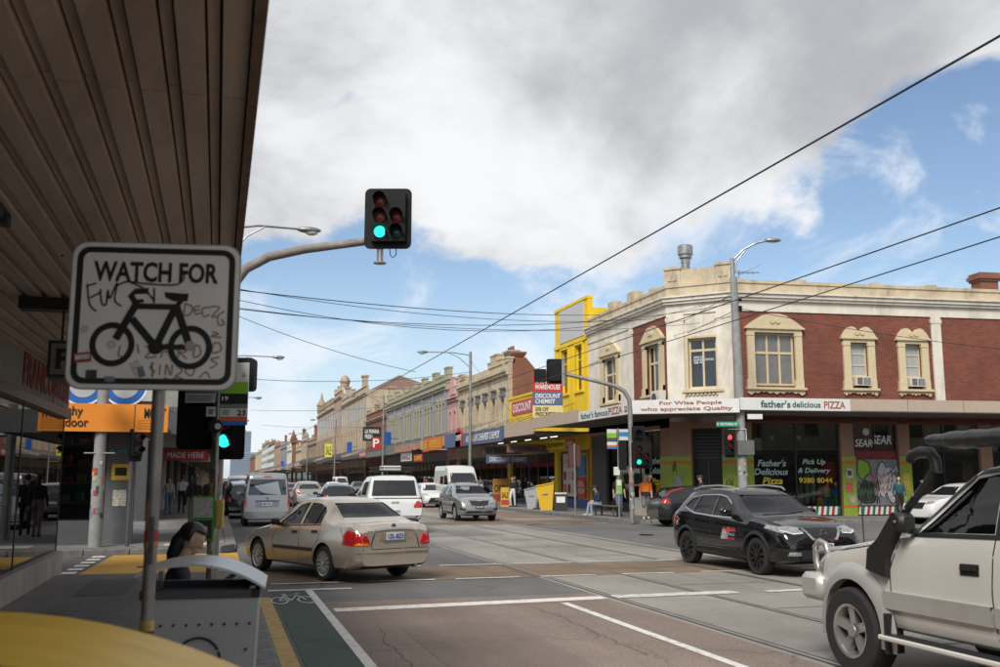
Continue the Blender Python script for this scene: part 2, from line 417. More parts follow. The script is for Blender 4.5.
# lane surfaces laid on the road
sheet('lane_surface', rect(1.50, -60, 5.72, 14.75), 0.004, M_redasph, road)
sheet('lane_surface', rect(1.62, 44.0, 5.72, 500), 0.004, M_road, road)
sheet('lane_surface', rect(11.35, 39.0, 15.55, 300), 0.004, M_redasph, road)
sheet('tram_lane', rect(5.72, -60, 11.35, 900), 0.0041, M_conc, road)
sheet('crossing_surface', rect(0.75, 17.42, 5.70, 19.95), 0.004, M_brown, road)
sheet('crossing_surface', rect(5.71, 17.42, 13.5, 19.95), 0.008, M_brown, road)
sheet('crossing_surface', [(1.0, 37.2), (15.4, 36.9), (15.4, 39.6), (1.0, 39.6)], 0.009, M_brown, road)
sheet('bike_lane', rect(0.90, -60, 1.44, 16.35), 0.004, M_green, road)
sheet('bike_lane', rect(0.85, 24.5, 2.3, 33.0), 0.006, M_green, road)
def line(name, poly, m=None, z=0.0125): return sheet(name, poly, z, m or M_white, road)
line('yellow_line', rect(0.67, -30, 0.845, 15.6), M_yell, 0.006)
line('lane_line', rect(1.44, -30, 1.555, 16.35), M_white, 0.0085)
line('bike_lane_end_line', rect(0.86, 16.36, 2.2, 16.56), M_white2, 0.0085)
line('stop_line', [(1.62, 13.66), (5.72, 13.98), (5.72, 14.34), (1.62, 14.02)], M_white, 0.0085)
line('stop_line', [(5.9, 14.0), (8.0, 14.05), (8.0, 14.42), (5.9, 14.36)], M_white2)
line('stop_line', [(8.5, 14.05), (9.9, 14.15), (9.9, 14.35), (8.5, 14.25)], M_white2)
line('lane_line', rect(4.86, -30, 4.98, 13.72), M_white, 0.0085)
for y, ph in ((17.36, 0.0), (20.06, 0.3)):
    x = 0.95 + ph
    while x < 13:
        line('crossing_dash', rect(x, y, x + random.uniform(1.05, 1.35), y + 0.13), M_white2 if random.random() < .55 else M_white); x += 1.62
for k in range(9): line('crossing_dash', rect(0.9 + 1.65 * k, 37.0, 2.0 + 1.65 * k, 37.14), M_white2)
line('stop_line', rect(11.5, 41.3, 15.3, 41.65), M_white2)
for k in range(10): line('lane_line', rect(11.42, 46 + 9 * k, 11.53, 49 + 9 * k), M_white2)
for k in range(8): line('lane_line', rect(4.5, 44 + 9 * k, 4.62, 47 + 9 * k), M_white2)
line('turn_line', [(2.45, 26.0), (2.57, 26.0), (3.0, 33), (2.88, 33)], M_white2)
for x in (13.0, 15.2): line('lane_line', rect(x, 50, x + .1, 56), M_white2)
# bike symbol painted at the head of the bike lane
bs = MB()
def ring_pts(cx, cy, r, a0=0, a1=360, n=24): return [(cx + r * math.cos(R(a0 + (a1 - a0) * i / n)), cy + r * math.sin(R(a0 + (a1 - a0) * i / n))) for i in range(n + 1)]
for pts in (ring_pts(0, 0, .25), ring_pts(.82, 0, .25), [(0, 0), (.22, .42), (.62, .42), (.36, 0), (0, 0)], [(.36, 0), (.22, .42)], [(.62, .42), (.82, 0)], [(.58, .52), (.72, .56)], [(.14, .5), (.28, .5)]):
    stroke(bs, pts, 0.055)
bo = bs.build('bike_symbol', M_white2, road, recalc=False)
bo.matrix_local = Matrix(((0.48, 0, 0, 0.96), (0, 0, 1.55, 15.1), (0, -1, 0, 0.0105), (0, 0, 0, 1)))
# tram rails
for i, x in enumerate((5.87, 7.42, 9.52, 11.02)):
    t = thing('tram_rail', ['steel tram rail nearest the left traffic lane', 'second steel tram rail counted from the left lane', 'third steel tram rail counted from the left lane', 'outermost steel tram rail, nearest the oncoming lane'][i], 'tram rail', (x, 0, 0), 0, 'tram rails along the road')
    MB().add([(-.035, -60, .011), (.035, -60, .011), (.035, 700, .011), (-.035, 700, .011)], [(0, 1, 2, 3)]).build('rail_head', M_rail, t, recalc=False)
    MB().add([(.036, -60, .0105), (.066, -60, .0105), (.066, 700, .0105), (.036, 700, .0105)], [(0, 1, 2, 3)]).build('rail_groove', M_groove, t, recalc=False)
    MB().add([(-.055, -60, .0105), (-.036, -60, .0105), (-.036, 700, .0105), (-.055, 700, .0105)], [(0, 1, 2, 3)]).build('rail_edge', M_groove, t, recalc=False)
# joints in the tram concrete
for k in range(40):
    y = 3 + k * 3.1
    line('concrete_joint', [(7.55, y), (9.38, y + .02), (9.38, y + .045), (7.55, y + .025)], M_groove, 0.0118)
line('asphalt_patch', [(6.3, 30), (8.9, 30.4), (8.8, 33.6), (6.2, 33.0)], surf_mat('patch', (0.20, 0.19, 0.18)), 0.0105)
line('asphalt_patch', rect(2.2, 6.2, 3.6, 12.2), surf_mat('patch_red', (0.180, 0.140, 0.118), crack=0.5), 0.006)
for k, (x, y, r) in enumerate(((2.9, 26.5, .25), (13.2, 29, .25))):
    MB().lathe([(r, 0), (r, .0)], 20, (x, y, .0135)).build('utility_cover', M_groove, road, recalc=False)
# footpaths: raised slabs, kerb stones laid one by one along the edges that show
def slab(name, poly, z0, z1, m=None):
    o = MB().prism(poly, 'z', z0, z1).build(name, m or M_path); return tag(o, kind='structure')
fp_near = slab('footpath_near', rect(-12, -40, 0.30, 18.55), -.05, .150)
ramp = tag(MB().add([(-12, 18.55, .15), (.30, 18.55, .15), (.30, 19.35, .012), (-12, 19.35, .012)], [(0, 1, 2, 3)]).build('footpath_ramp', M_path, recalc=False), kind='structure')
fp_far = slab('footpath_left_far', [(-40, 25.15), (-.9, 25.15), (-.1, 25.6), (.25, 26.4), (.25, 900), (-40, 900)], -.05, .150)
fp_right = slab('footpath_right', [(16.0, 900), (16.0, 38.2), (16.3, 36.8), (17.4, 35.7), (19.5, 35.0), (25.5, 34.2), (90, 28.3), (90, 60), (22, 60), (22, 900)], -.05, .150)
def kerb(parent, pts, wid, L_, z0=-.05, z1=.150, gap=.016, side=1):
    """kerb stones along a polyline; side=1 puts their width on the left of the walk"""
    pr = None
    for (a, b) in zip(pts, pts[1:]):
        a, b = Vector(a), Vector(b); d = (b - a); n = max(1, round(d.length / L_)); st = d.length / n; d.normalize(); nn = Vector((-d.y, d.x)) * side
        for i in range(n):
            m = MB().cbox(gap / 2, 0, z0, st - gap / 2, wid, z1 + random.uniform(-.006, .006), .014)
            o = m.build('kerb_stone', M_stone, parent)
            y = nn
            M4 = Matrix(((d.x, nn.x, 0, a.x + d.x * st * i), (d.y, nn.y, 0, a.y + d.y * st * i), (0, 0, 1, 0), (0, 0, 0, 1)))
            o.matrix_local = M4
            if side < 0: o.data.flip_normals()
kerb(fp_near, [(.315, 5.0), (.315, 18.5)], .285, .62, side=-1)
kerb(fp_near, [(.315, 5.0), (.315, 18.5)], .0001, 99) if False else None
for k in range(16):
    sheet('gutter_stone', rect(.603, 5 + .86 * k, .668, 5.845 + .86 * k), 0.010 + random.uniform(0, .004), M_stone, road)
kerb(fp_far, [(-14, 25.14), (-.9, 25.14), (-.1, 25.59)], .28, 1.0, side=-1)
kerb(fp_far, [(-.1, 25.59), (.26, 26.4), (.26, 60)], .28, 1.1, side=-1)
kerb(fp_right, [(15.99, 100), (15.99, 38.2), (16.29, 36.8), (17.39, 35.68), (19.5, 34.98), (25.5, 34.18), (60, 31)], .29, 1.0, side=-1)
# mustard raised crossing of the side street
must = sheet('side_street_crossing', [(-2.45, 19.35), (.55, 19.35), (.55, 24.85), (-2.25, 24.85)], 0.010, M_must)
for k in range(7): sheet('crossing_dash', rect(-2.80 + .02 * k, 19.45 + .8 * k, -2.52 + .02 * k, 19.92 + .8 * k), 0.012, M_white, must)
sheet('drain_cover', rect(-1.5, 21.3, -.9, 21.6), 0.014, M_groove, must)
sheet('threshold_line', rect(-2.7, 18.95, -1.7, 19.25), .075, M_white2, must)
sheet('tactile_paving', rect(-1.2, 25.6, -.0, 26.6), .158, mat('tactile', (.42, .40, .36), .8), fp_far)
# near paving patches
for (x0, y0, x1, y1) in ((-1.9, 15.2, -1.2, 17.6), (-.9, 16.2, -.1, 18.2)):
    sheet('pavement_patch', rect(x0, y0, x1, y1), .154, surf_mat('pp', (.125, .12, .118)), fp_near)

fp_se = slab('footpath_near_right', [(16.0, -60), (16.0, 8.4), (17.0, 9.6), (19.0, 9.9), (90, 4.0), (90, -60)], -.05, .150)
# hairline cracks sealed along the near lane and the tram lane
rc = random.Random(31)
for k, (x, y0, y1) in enumerate(((2.05, 7, 12.2), (4.3, 9.5, 13.5), (8.6, 14, 26), (8.2, 26, 40), (3.0, 21, 36), (13.4, 20, 34))):
    pts = []; xx = x; y = y0
    while y < y1: pts.append((xx, y)); xx += rc.uniform(-.05, .05); y += rc.uniform(.08, .25)
    mb = MB(); stroke(mb, pts, rc.uniform(.004, .009)); o = mb.build('sealed_crack', M_groove, road, recalc=False); o.matrix_local = Matrix(((1, 0, 0, 0), (0, 0, 1, 0), (0, -1, 0, .0112), (0, 0, 0, 1)))
# ================================================================== buildings
M_cream = mat('cream_render', (0.54, 0.45, 0.31), 0.8, var=0.14, scale=2.5, bump=0.15, bscale=20, dirt=0.75, dcol=(0.17, 0.13, 0.09))
M_white_r = mat('white_render', (0.70, 0.65, 0.56), 0.8, var=0.08, scale=2, bump=0.12, bscale=20, dirt=0.6, dcol=(0.27, 0.21, 0.15))
M_trim = mat('trim_cream', (0.60, 0.50, 0.32), 0.75, var=0.08, scale=8, bump=0.2, bscale=35, dirt=0.35, dcol=(0.30, 0.23, 0.14))
M_brickred = brick_mat('brick_red', (0.225, 0.062, 0.037), (0.145, 0.040, 0.027), (0.21, 0.12, 0.085), 0.6)
M_brickold = brick_mat('brick_old', (0.26, 0.09, 0.05), (0.20, 0.075, 0.045), (0.24, 0.17, 0.12), 0.5)
M_glassw = mat('window_glass', (0.025, 0.028, 0.032), 0.05, var=0.3, scale=0.8, spec=0.8)
M_curtain = mat('window_curtain', (0.17, 0.165, 0.16), 0.25, var=0.2, scale=3, spec=0.7)
M_blind = mat('window_blind', (0.36, 0.37, 0.36), 0.3, var=0.1, spec=0.7)
M_shopglass = glass_mat('shop_glass', (0.85, 0.90, 0.90), 0.9)
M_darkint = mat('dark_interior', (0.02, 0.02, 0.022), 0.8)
M_salmon = mat('salmon_paint', (0.33, 0.19, 0.125), 0.7, var=0.1, dirt=0.3, dcol=(.16, .09, .06))
M_lime = mat('lime_tile', (0.30, 0.40, 0.050), 0.35, var=0.12, scale=6, dirt=0.25)
M_orangetile = mat('orange_tile', (0.55, 0.16, 0.03), 0.4)
M_black = mat('black_paint', (0.018, 0.018, 0.02), 0.45)
M_dgrey = mat('dark_grey_paint', (0.07, 0.07, 0.075), 0.6)
M_signwhite = mat('sign_white', (0.66, 0.66, 0.63), 0.5, var=0.06, dirt=0.25, dcol=(.4, .38, .33))
M_beige = mat('beige_fascia', (0.44, 0.345, 0.27), 0.65, var=0.05, dirt=0.2, dcol=(.3, .23, .17))
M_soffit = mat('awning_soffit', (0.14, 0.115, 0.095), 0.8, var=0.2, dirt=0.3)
M_chem = mat('chemist_yellow', (0.80, 0.55, 0.010), 0.6, var=0.08, dirt=0.4, dcol=(.48, .31, .03), bump=.2, bscale=12)
M_navy = mat('sign_navy', (0.085, 0.120, 0.220), 0.5, var=0.05)
M_red = mat('sign_red', (0.50, 0.022, 0.028), 0.5, var=0.06)
M_txtgreen = mat('letter_green', (0.02, 0.10, 0.09), 0.6, var=0)
M_txtred = mat('letter_red', (0.33, 0.09, 0.06), 0.6, var=0)
M_txtwhite = mat('letter_white', (0.78, 0.78, 0.75), 0.6, var=0)
M_txtblack = mat('letter_black', (0.012, 0.012, 0.012), 0.6, var=0)
M_txtmint = mat('letter_mint', (0.42, 0.60, 0.55), 0.6, var=0)
M_txtyel = mat('letter_yellow', (0.72, 0.55, 0.02), 0.6, var=0)
M_galv = mat('galvanised', (0.34, 0.34, 0.335), 0.42, 0.75, var=0.25, scale=6, dirt=0.3, dcol=(.12, .10, .08))
M_roofiron = mat('roof_iron', (0.30, 0.30, 0.30), 0.55, 0.4, var=0.15)
M_acunit = mat('air_conditioner', (0.62, 0.60, 0.55), 0.5)

def wall(mb, x0, x1, z0, z1, ya, yb, openings=(), mi=0):
    xs = sorted({x0, x1, *[min(max(o[k], x0), x1) for o in openings for k in (0, 1)]}); zs = sorted({z0, z1, *[min(max(o[k], z0), z1) for o in openings for k in (2, 3)]})
    for a, b in zip(xs, xs[1:]):
        run = None
        for c, d in zip(zs, zs[1:]):
            mx, mz = (a + b) / 2, (c + d) / 2
            if any(o[0] < mx < o[1] and o[2] < mz < o[3] for o in openings): continue
            mb.box(a, ya, c, b, yb, d, mi)
    return mb
def window(bld, M, x0, x1, z0, z1, cols=1, split=None, frame=.07, yin=.12, mframe=None, mglass=None, sashes=0, curtain=None):
    """window part with its panes as sub-parts. split = height fraction of the transom"""
    mf, mg = mframe or M_trim, mglass or M_glassw
    fm = MB(M); y0, y1 = yin, yin + .07
    fm.box(x0, y0, z0, x0 + frame, y1, z1); fm.box(x1 - frame, y0, z0, x1, y1, z1)
    fm.box(x0 + frame, y0, z0, x1 - frame, y1, z0 + frame); fm.box(x0 + frame, y0, z1 - frame, x1 - frame, y1, z1)
    zt = None
    if split: zt = z0 + (z1 - z0) * split; fm.box(x0 + frame, y0, zt - frame * .6, x1 - frame, y1, zt + frame * .6)
    cx = [x0 + frame + (x1 - x0 - 2 * frame) * i / cols for i in range(cols + 1)]
    for c in cx[1:-1]: fm.box(c - frame * .5, y0 + .004, z0 + frame, c + frame * .5, y1 - .004, z1 - frame)
    for k in range(sashes):
        zz = z0 + (z1 - z0) * (k + 1) / (sashes + 1); fm.box(x0 + frame, y0 + .01, zz - .025, x1 - frame, y1 - .01, zz + .025)
    w = fm.build('window', mf, bld, weld=False)
    for a, b in zip(cx, cx[1:]):
        for c, d in ([(z0 + frame, zt - frame * .6), (zt + frame * .6, z1 - frame)] if zt else [(z0 + frame, z1 - frame)]):
            MB(M).box(a, y1 - .03, c, b, y1 - .02, d).build('pane', mg, w)
    if curtain:
        MB(M).box(x0 + frame, y1 + .05, z0 + (z1 - z0) * curtain, x1 - frame, y1 + .06, z1 - frame).build('curtain', M_curtain, w)
    return w
def hood(mb, cx, w, z, hgt, proj=.16, split=False):
    """broken pediment with a scrolled centre"""
    n = 10; h = w / 2
    top = []
    for i in range(n + 1):
        t = i / n; x = -h + 2 * h * t; u = abs(x) / h
        if split: zz = hgt * (1 - abs(u - .42) ** 2 / .34 * .95) if u > .42 else hgt * (1 - .5 * ((.42 - u) / .42) ** 2)
        else: zz = hgt * min(1, max(0, (1 - u) ** .85 * 1.35))
        top.append((cx + x, z + .07 + max(zz, 0)))
    poly = [(cx - h, z), (cx + h, z)] + top[::-1]
    mb.prism(poly, 'y', -proj, .05)
    mb.box(cx - h - .05, -proj - .04, z - .02, cx + h + .05, .05, z + .06)
    for s in (-1, 1): mb.lathe([(.11, -proj - .05), (.11, -proj + .02)], 12, (cx + s * .13, 0, z + hgt * .55), 'y')
def bracket_sill(mb, x0, x1, z, scallop=True):
    mb.box(x0, -.2, z - .1, x1, .05, z)
    if scallop:
        n = 9; w = x1 - x0 - .1
        for i in range(n):
            a = x0 + .05 + w * i / n; h = .24 if i in (0, n - 1) else (.2 if i == n // 2 else .12 + .05 * (i % 2))
            mb.prism([(a, z - .1), (a + w / n, z - .1), (a + w / n, z - .1 - h * .6), (a + w / n * .5, z - .1 - h), (a, z - .1 - h * .6)], 'y', -.1, .04)
# ---------------------------------------------------------------- corner pizza building
A55 = R(5.5)
FWp, FCp, FEp = ((19.5, 50.0), (19.5, 40.1)), ((19.5, 40.1), (21.6, 38.0)), ((21.6, 38.0), (21.6 + math.cos(A55), 38 - math.sin(A55)))
MW, MC, ME = facade_frame(*FWp), facade_frame(*FCp), facade_frame(*FEp)
pz = thing('corner_building', 'two storey corner building of red brick and cream render with pizza shop signs', 'building')
winsW = [(2.25, 4.05, 5.75, 8.0), (7.65, 9.2, 5.75, 8.0)]
winC = (0.97, 2.27, 5.75, 8.02)
winsE = [(1.02, 2.95, 5.85, 8.2), (5.63, 6.5, 5.88, 7.86), (8.35, 9.18, 5.88, 7.86)]
ZC0, ZC1 = 9.15, 9.85
# upper walls: render where the photo shows render, brick panels where it shows brick
b = MB(MW); wall(b, 0, 6.0, 4.2, ZC0, 0, .3, [winsW[0]]); b.build('wall', M_white_r, pz, weld=False); b = MB(MC); wall(b, .02, 2.95, 4.2, ZC0, .004, .3, [winC]); b.build('wall', M_white_r, pz, weld=False)
b = MB(MW); wall(b, 6.0, 9.9, 4.2, ZC0, 0, .3, [winsW[1]]); b.build('brick_wall', M_brickred, pz, weld=False); b = MB(ME); wall(b, 0, 24, 4.2, ZC0, 0, .3, winsE); b.build('brick_wall', M_brickred, pz, weld=False)
# pilasters
for M_, x0, x1 in ((MC, -.02, .8), (MC, 2.3, 3.0), (ME, 9.77, 10.25), (MW, 5.75, 6.05), (ME, 18.5, 19.0)):
    MB(M_).box(x0, -.08, 4.9, x1, .02, ZC0).box(x0 - .04, -.1, ZC0 - .3, x1 + .04, .02, ZC0 - .12).build('pilaster', M_white_r, pz)
# cornice, frieze and parapet run round the three faces
lines = []
for off in (0, 1): pass
def run_band(name, m, prof_y0, z0, z1, back=.3):
    """band around the three facades, mitred; prof_y0 is how far it stands out"""
    def offp(d):
        k45, ke = math.tan(R(22.5)), math.tan(R((45 - 5.5) / 2))
        P0 = MW @ Vector((0, -d, 0)); P1 = MW @ Vector((9.9 + d * k45, -d, 0)); P2 = MC @ Vector((2.97 + d * ke, -d, 0)); P3 = ME @ Vector((24, -d, 0)); return [P0, P1, P2, P3]
    o, i = offp(prof_y0), offp(-back); mb = MB()
    for a in range(3):
        q = [o[a], o[a + 1], i[a + 1], i[a]]
        mb.add([(p.x, p.y, z0) for p in q] + [(p.x, p.y, z1) for p in q], [(0, 1, 2, 3), (4, 5, 6, 7), (0, 1, 5, 4), (1, 2, 6, 5), (2, 3, 7, 6), (3, 0, 4, 7)])
    return mb.build(name, m, pz, weld=False)
run_band('frieze', M_white_r, .05, ZC0, ZC1 - .1)
run_band('cornice', M_white_r, .26, ZC1 - .1, ZC1 + .06); run_band('cornice_lip', M_white_r, .18, ZC1 - .22, ZC1 - .1); run_band('cornice_top', M_white_r, .34, ZC1 + .06, ZC1 + .13)
run_band('parapet', M_cream, .02, ZC1 + .13, 10.42); run_band('parapet_cap', M_cream, .07, 10.42, 10.56)
M_ = MC
mb = MB(MC); mb.box(-.05, -.06, 10.5, .7, .5, 11.25); mb.box(2.35, -.06, 10.5, 3.05, .5, 11.25); mb.box(-.1, -.11, 11.25, .75, .55, 11.37); mb.box(2.3, -.11, 11.25, 3.1, .55, 11.37)
mb.box(.7, -.02, 10.5, 2.35, .45, 11.22)
for x in (.2, .45, 2.55, 2.8): mb.prism([(x - .09, 10.72), (x + .09, 10.72), (x + .09, 11.0), (x, 11.12), (x - .09, 11.0)], 'y', -.10, -.05)
mb.build('corner_pediment', M_cream, pz, weld=False)
for x0, x1, zz in ((2.9, 3.6, 10.95), (5.45, 6.3, 11.0), (8.0, 8.6, 10.72)): MB(MW).box(x0, 0, 10.5, x1, .5, zz).build('parapet_block', M_cream, pz)
for x in (3.2, 6.9, 9.75, 13.8): MB(ME).box(x, -.04, 10.5, x + .45, .4, 10.66).build('parapet_block', M_cream, pz)
# windows
for w in winsW: window(pz, MW, *w, cols=2 if w[0] < 5 else 3, split=.62, frame=.09, mglass=M_glassw, curtain=.35)
window(pz, MC, winC[0], winC[1], winC[2], winC[3], cols=2, split=.76, frame=.09, mglass=M_glassw)
MB(MC).box(1.5, .13, 6.0, 1.76, .2, 7.38).build('window_sash', M_curtain, pz) if False else None
window(pz, ME, *winsE[0], cols=3, split=.62, frame=.09, mglass=M_curtain)
for w in winsE[1:]: window(pz, ME, w[0], w[1], w[2] + .45, w[3], cols=1, sashes=2, frame=.06, mglass=M_blind)
text('HERITAGE\nBUSINESS OFFICES\n9380 4400', pz, M_txtwhite, MC @ T(1.62, .16, 7.05), .9, .34, bold=.01, name='window_lettering')
for M_, (x0, x1, z0, z1), hh, split in ((MW, winsW[0], .62, False), (MW, winsW[1], .62, False), (ME, winsE[0], .6, False), (ME, winsE[1], .48, True), (ME, winsE[2], .48, True)):
    mb = MB(M_); wd = .34
    for a, c in ((x0 - wd, x0), (x1, x1 + wd)):
        mb.box(a, -.11, z0 - .1, c, .04, z1 + .16); mb.box(a - .05, -.14, z0 - .1, c + .0, .04, z0 + .25); mb.box(a - .03, -.13, z1 - .15, c, .04, z1 + .02)
    mb.box(x0, -.11, z1, x1, .04, z1 + .16)
    hood(mb, (x0 + x1) / 2, x1 - x0 + 2 * wd + .12, z1 + .17, hh, split=split)
    bracket_sill(mb, x0 - wd - .1, x1 + wd + .1, z0 - .1)
    mb.build('window_surround', M_trim, pz, weld=False)
mb = MB(MC); x0, x1, z0, z1 = winC
for a, c in ((x0 - .16, x0), (x1, x1 + .16)): mb.box(a, -.06, z0 - .05, c, .05, z1 + .1)
mb.box(x0, -.06, z1, x1, .05, z1 + .1); mb.box(x0 - .3, -.14, z0 - .17, x1 + .3, .05, z0 - .05)
for k in range(9): mb.box(x0 - .2 + k * .18, -.07, z0 - .3, x0 - .09 + k * .18, .04, z0 - .17)
mb.build('window_surround', M_trim, pz, weld=False)
# window air conditioners and the split unit on the awning
for w in winsE[1:]:
    cx = (w[0] + w[1]) / 2 + .05
    o = MB(ME).box(cx - .38, -.28, w[2] + .02, cx + .36, .3, w[2] + .42).build('air_conditioner', M_acunit, pz)
    MB(ME).box(cx - .02, -.295, w[2] + .07, cx + .31, -.285, w[2] + .37).build('grille', M_dgrey, o); MB(ME).box(cx - .33, -.295, w[2] + .07, cx - .08, -.285, w[2] + .37).build('grille', M_soffit, o)
    for k in range(5): MB(ME).box(cx + .03 + k * .06, -.30, w[2] + .07, cx + .045 + k * .06, -.296, w[2] + .37).build('slat', M_acunit, o)
o = MB(MW).box(9.15, -.55, 5.05, 10.0, -.2, 5.72).build('air_conditioner', M_acunit, pz); MB(MW).lathe([(.24, 0), (.24, .01)], 18, (9.5, -.565, 5.38), 'y').build('fan_grille', M_dgrey, o)
# flue, chimneys, aerial on the roof
fl = MB(ME).lathe([(.2, 10.3), (.2, 11.9), (.22, 11.9), (.22, 12.1), (.3, 12.15), (.3, 12.28), (.36, 12.32), (.36, 12.72), (.3, 12.78), (.3, 12.7), (0, 12.7)], 18, (-.87, 3.0, 0)).build('roof_flue', M_galv, pz, smooth=40)
mb = MB(ME); mb.box(16.0, 4.5, 9.8, 17.0, 5.3, 12.0); mb.box(15.92, 4.42, 12.0, 17.08, 5.38, 12.12); mb.box(15.84, 4.34, 12.12, 17.16, 5.46, 12.3); mb.box(15.92, 4.42, 12.3, 17.08, 5.38, 12.45); mb.build('chimney', M_brickold, pz, weld=False)
mb = MB(ME); mb.tube([(1.9, 3.2, 9.8), (1.9, 3.2, 11.75)], .03); mb.tube([(1.1, 3.2, 11.6), (2.9, 3.0, 11.6)], .02)
for k in range(8): mb.tube([(1.15 + k * .22, 2.7 + k * .02, 11.6), (1.15 + k * .22, 3.7 - k * .03, 11.63)], .012)
mb.tube([(1.9, 3.2, 11.5), (2.75, 2.6, 11.9)], .015); mb.build('aerial', M_galv, pz)
MB(ME).box(.2, .25, 9.6, 24, 12, 9.75).build('roof', M_roofiron, pz)
mb = MB(MW); mb.box(0, .3, .1, .25, 14, 9.9); mb.build('party_wall', M_white_r, pz)
# awning: fascia signs around the corner, ribbed soffit
AW = [MW @ Vector((0, -3.2, 0)), Vector((16.3, 37.2, 0)), Vector((20.13, 35.0, 0)), ME @ Vector((24, -3.2, 0))]
AI = [MW @ Vector((0, -.02, 0)), MW @ Vector((9.9, -.02, 0)), MC @ Vector((2.97, -.02, 0)), ME @ Vector((24, -.02, 0))]
aw = MB()
for a in range(3):
    q = [AW[a], AW[a + 1], AI[a + 1], AI[a]]
    aw.add([(p.x, p.y, 4.50) for p in q] + [(p.x, p.y, 4.62) for p in q], [(0, 1, 2, 3), (4, 5, 6, 7), (0, 1, 5, 4), (1, 2, 6, 5), (2, 3, 7, 6), (3, 0, 4, 7)])
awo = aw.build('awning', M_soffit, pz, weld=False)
MAW, MAC, MAE = facade_frame(AW[0], AW[1]), facade_frame(AW[1], AW[2]), facade_frame(AW[2], AW[3])
lw, lc, le = (AW[1] - AW[0]).length, (AW[2] - AW[1]).length, (AW[3] - AW[2]).length
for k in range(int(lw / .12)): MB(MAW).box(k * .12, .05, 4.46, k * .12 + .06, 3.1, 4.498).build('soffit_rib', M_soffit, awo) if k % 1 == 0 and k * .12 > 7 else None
s1 = MB(MAW).box(6.9, -.03, 4.42, lw - .02, .02, 4.88).build('fascia_sign', M_signwhite, pz); MB(MAW).box(0.0, -.02, 4.42, 6.88, .02, 5.0).build('awning_fascia', M_beige, pz)
s2 = MB(MAC).box(0.0, -.03, 4.42, lc, .02, 4.98).build('fascia_sign', M_signwhite, pz)
s3 = MB(MAE).box(0.02, -.03, 4.52, 4.85, .02, 5.02).build('fascia_sign', M_signwhite, pz)
MB(MAE).box(4.85, -.02, 4.54, le, .02, 5.03).build('awning_fascia', M_beige, pz)
for k in range(1, 8): MB(MAE).box(4.85 + 2.6 * k, -.024, 4.55, 4.87 + 2.6 * k, -.019, 5.02).build('fascia_joint', M_soffit, pz)
for M_, L_ in ((MAW, lw), (MAC, lc), (MAE, le)): MB(M_).box(.0, -.045, 4.395 if M_ is not MAE else 4.5, L_, .03, 4.42 if M_ is not MAE else 4.525).build('fascia_edge', M_soffit, pz)
text("father's famous", s1, M_txtgreen, MAW @ T(8.85, -.03, 4.65), 3.3, .29, bold=.014)
text("PIZZA", s1, M_txtred, MAW @ T(lw - 1.45, -.03, 4.66), 1.5, .32, bold=.02)
text("93\n80", s1, M_txtgreen, MAW @ T(lw - .32, -.03, 4.64), .3, .26, bold=.02)
text("For Wise People", s2, M_txtred, MAC @ T(lc * .56, -.03, 4.82), 2.5, .19, bold=.025)
text("who appreciate Quality", s2, M_txtred, MAC @ T(lc * .52, -.03, 4.58), 3.7, .20, bold=.025)
text("father's", s3, M_txtgreen, MAE @ T(1.55, -.03, 4.77), 1.3, .30, bold=.025); text("delicious", s3, M_txtgreen, MAE @ T(2.9, -.03, 4.765), 1.25, .25, bold=.02); text("PIZZA", s3, M_txtred, MAE @ T(4.15, -.03, 4.765), .95, .30, bold=.02)
# ground floor, east face: piers with lime tiles and posters, glazed shopfronts with gold and mint lettering
GZ = .15
gf = MB(ME)
gf.box(0, 0, 4.3, 24, .3, 4.5); gf.box(0, .02, 0, .78, .3, 4.3); gf.box(4.98, .0, 0, 5.6, .3, 4.3); gf.box(7.8, 0, 0, 8.35, .3, 4.3); gf.box(11.9, 0, 0, 12.5, .3, 4.3); gf.box(16, 0, 0, 16.6, .3, 4.3)
gf.M = MC; gf.box(-.01, .0, 0, .98, .3, 4.3); gf.box(2.37, .0, 0, 2.99, .3, 4.3); gf.box(-.01, .004, 3.98, 2.98, .3, 4.5)
gf.M = MW; gf.box(0, 0, 4.05, 9.9, .3, 4.5); gf.box(8.9, .0, 0, 9.91, .3, 4.2)
gf.build('ground_floor_wall', M_salmon, pz, weld=False)
for M_, x0, x1 in ((ME, -.02, .80), (ME, 4.96, 5.62), (ME, 7.78, 8.37), (MC, -.03, .99), (MC, 2.36, 3.01), (MW, 8.88, 9.93), (MW, 6.9, 7.15)):
    t = MB(M_).box(x0, -.03, GZ, x1, -.003, 2.76).build('tile_panel', M_lime, pz)
    for z in (.5, 2.42): MB(M_).box(x0 - .004, -.034, z, x1 + .004, -.004, z + .12).build('tile_band', M_orangetile, t)
    gm = mat('tile_grout', (.20, .26, .06), .8, var=0)
    for k in range(1, int((x1 - x0) / .15)): MB(M_).box(x0 + k * .15, -.0325, GZ, x0 + k * .15 + .008, -.0305, 2.76).build('grout_line', gm, t)
    for k in range(1, 17): MB(M_).box(x0, -.0326, GZ + k * .15, x1, -.0305, GZ + k * .15 + .008).build('grout_line', gm, t)
POST = [mat('poster_%d' % i, c, .6, var=.6, scale=14) for i, c in enumerate(((.55, .5, .42), (.08, .08, .08), (.5, .12, .1), (.6, .45, .05), (.3, .33, .36)))]
for i, (x, z) in enumerate(((5.30, 2.0), (5.26, 1.38), (5.38, .85))): MB(ME).box(x - .17, -.045, z - .2, x + .17, -.037, z + .22).build('poster', POST[(i * 2) % 5], pz); MB(ME).box(x - .10, -.05, z - .1, x + .1, -.046, z + .12).build('poster_print', POST[(i + 1) % 5], pz)
MB(ME).box(7.92, -.045, 1.3, 8.22, -.037, 2.0).build('poster', POST[3], pz); MB(MC).box(.18, -.045, 1.4, .5, -.037, 1.9).build('poster', POST[4], pz)
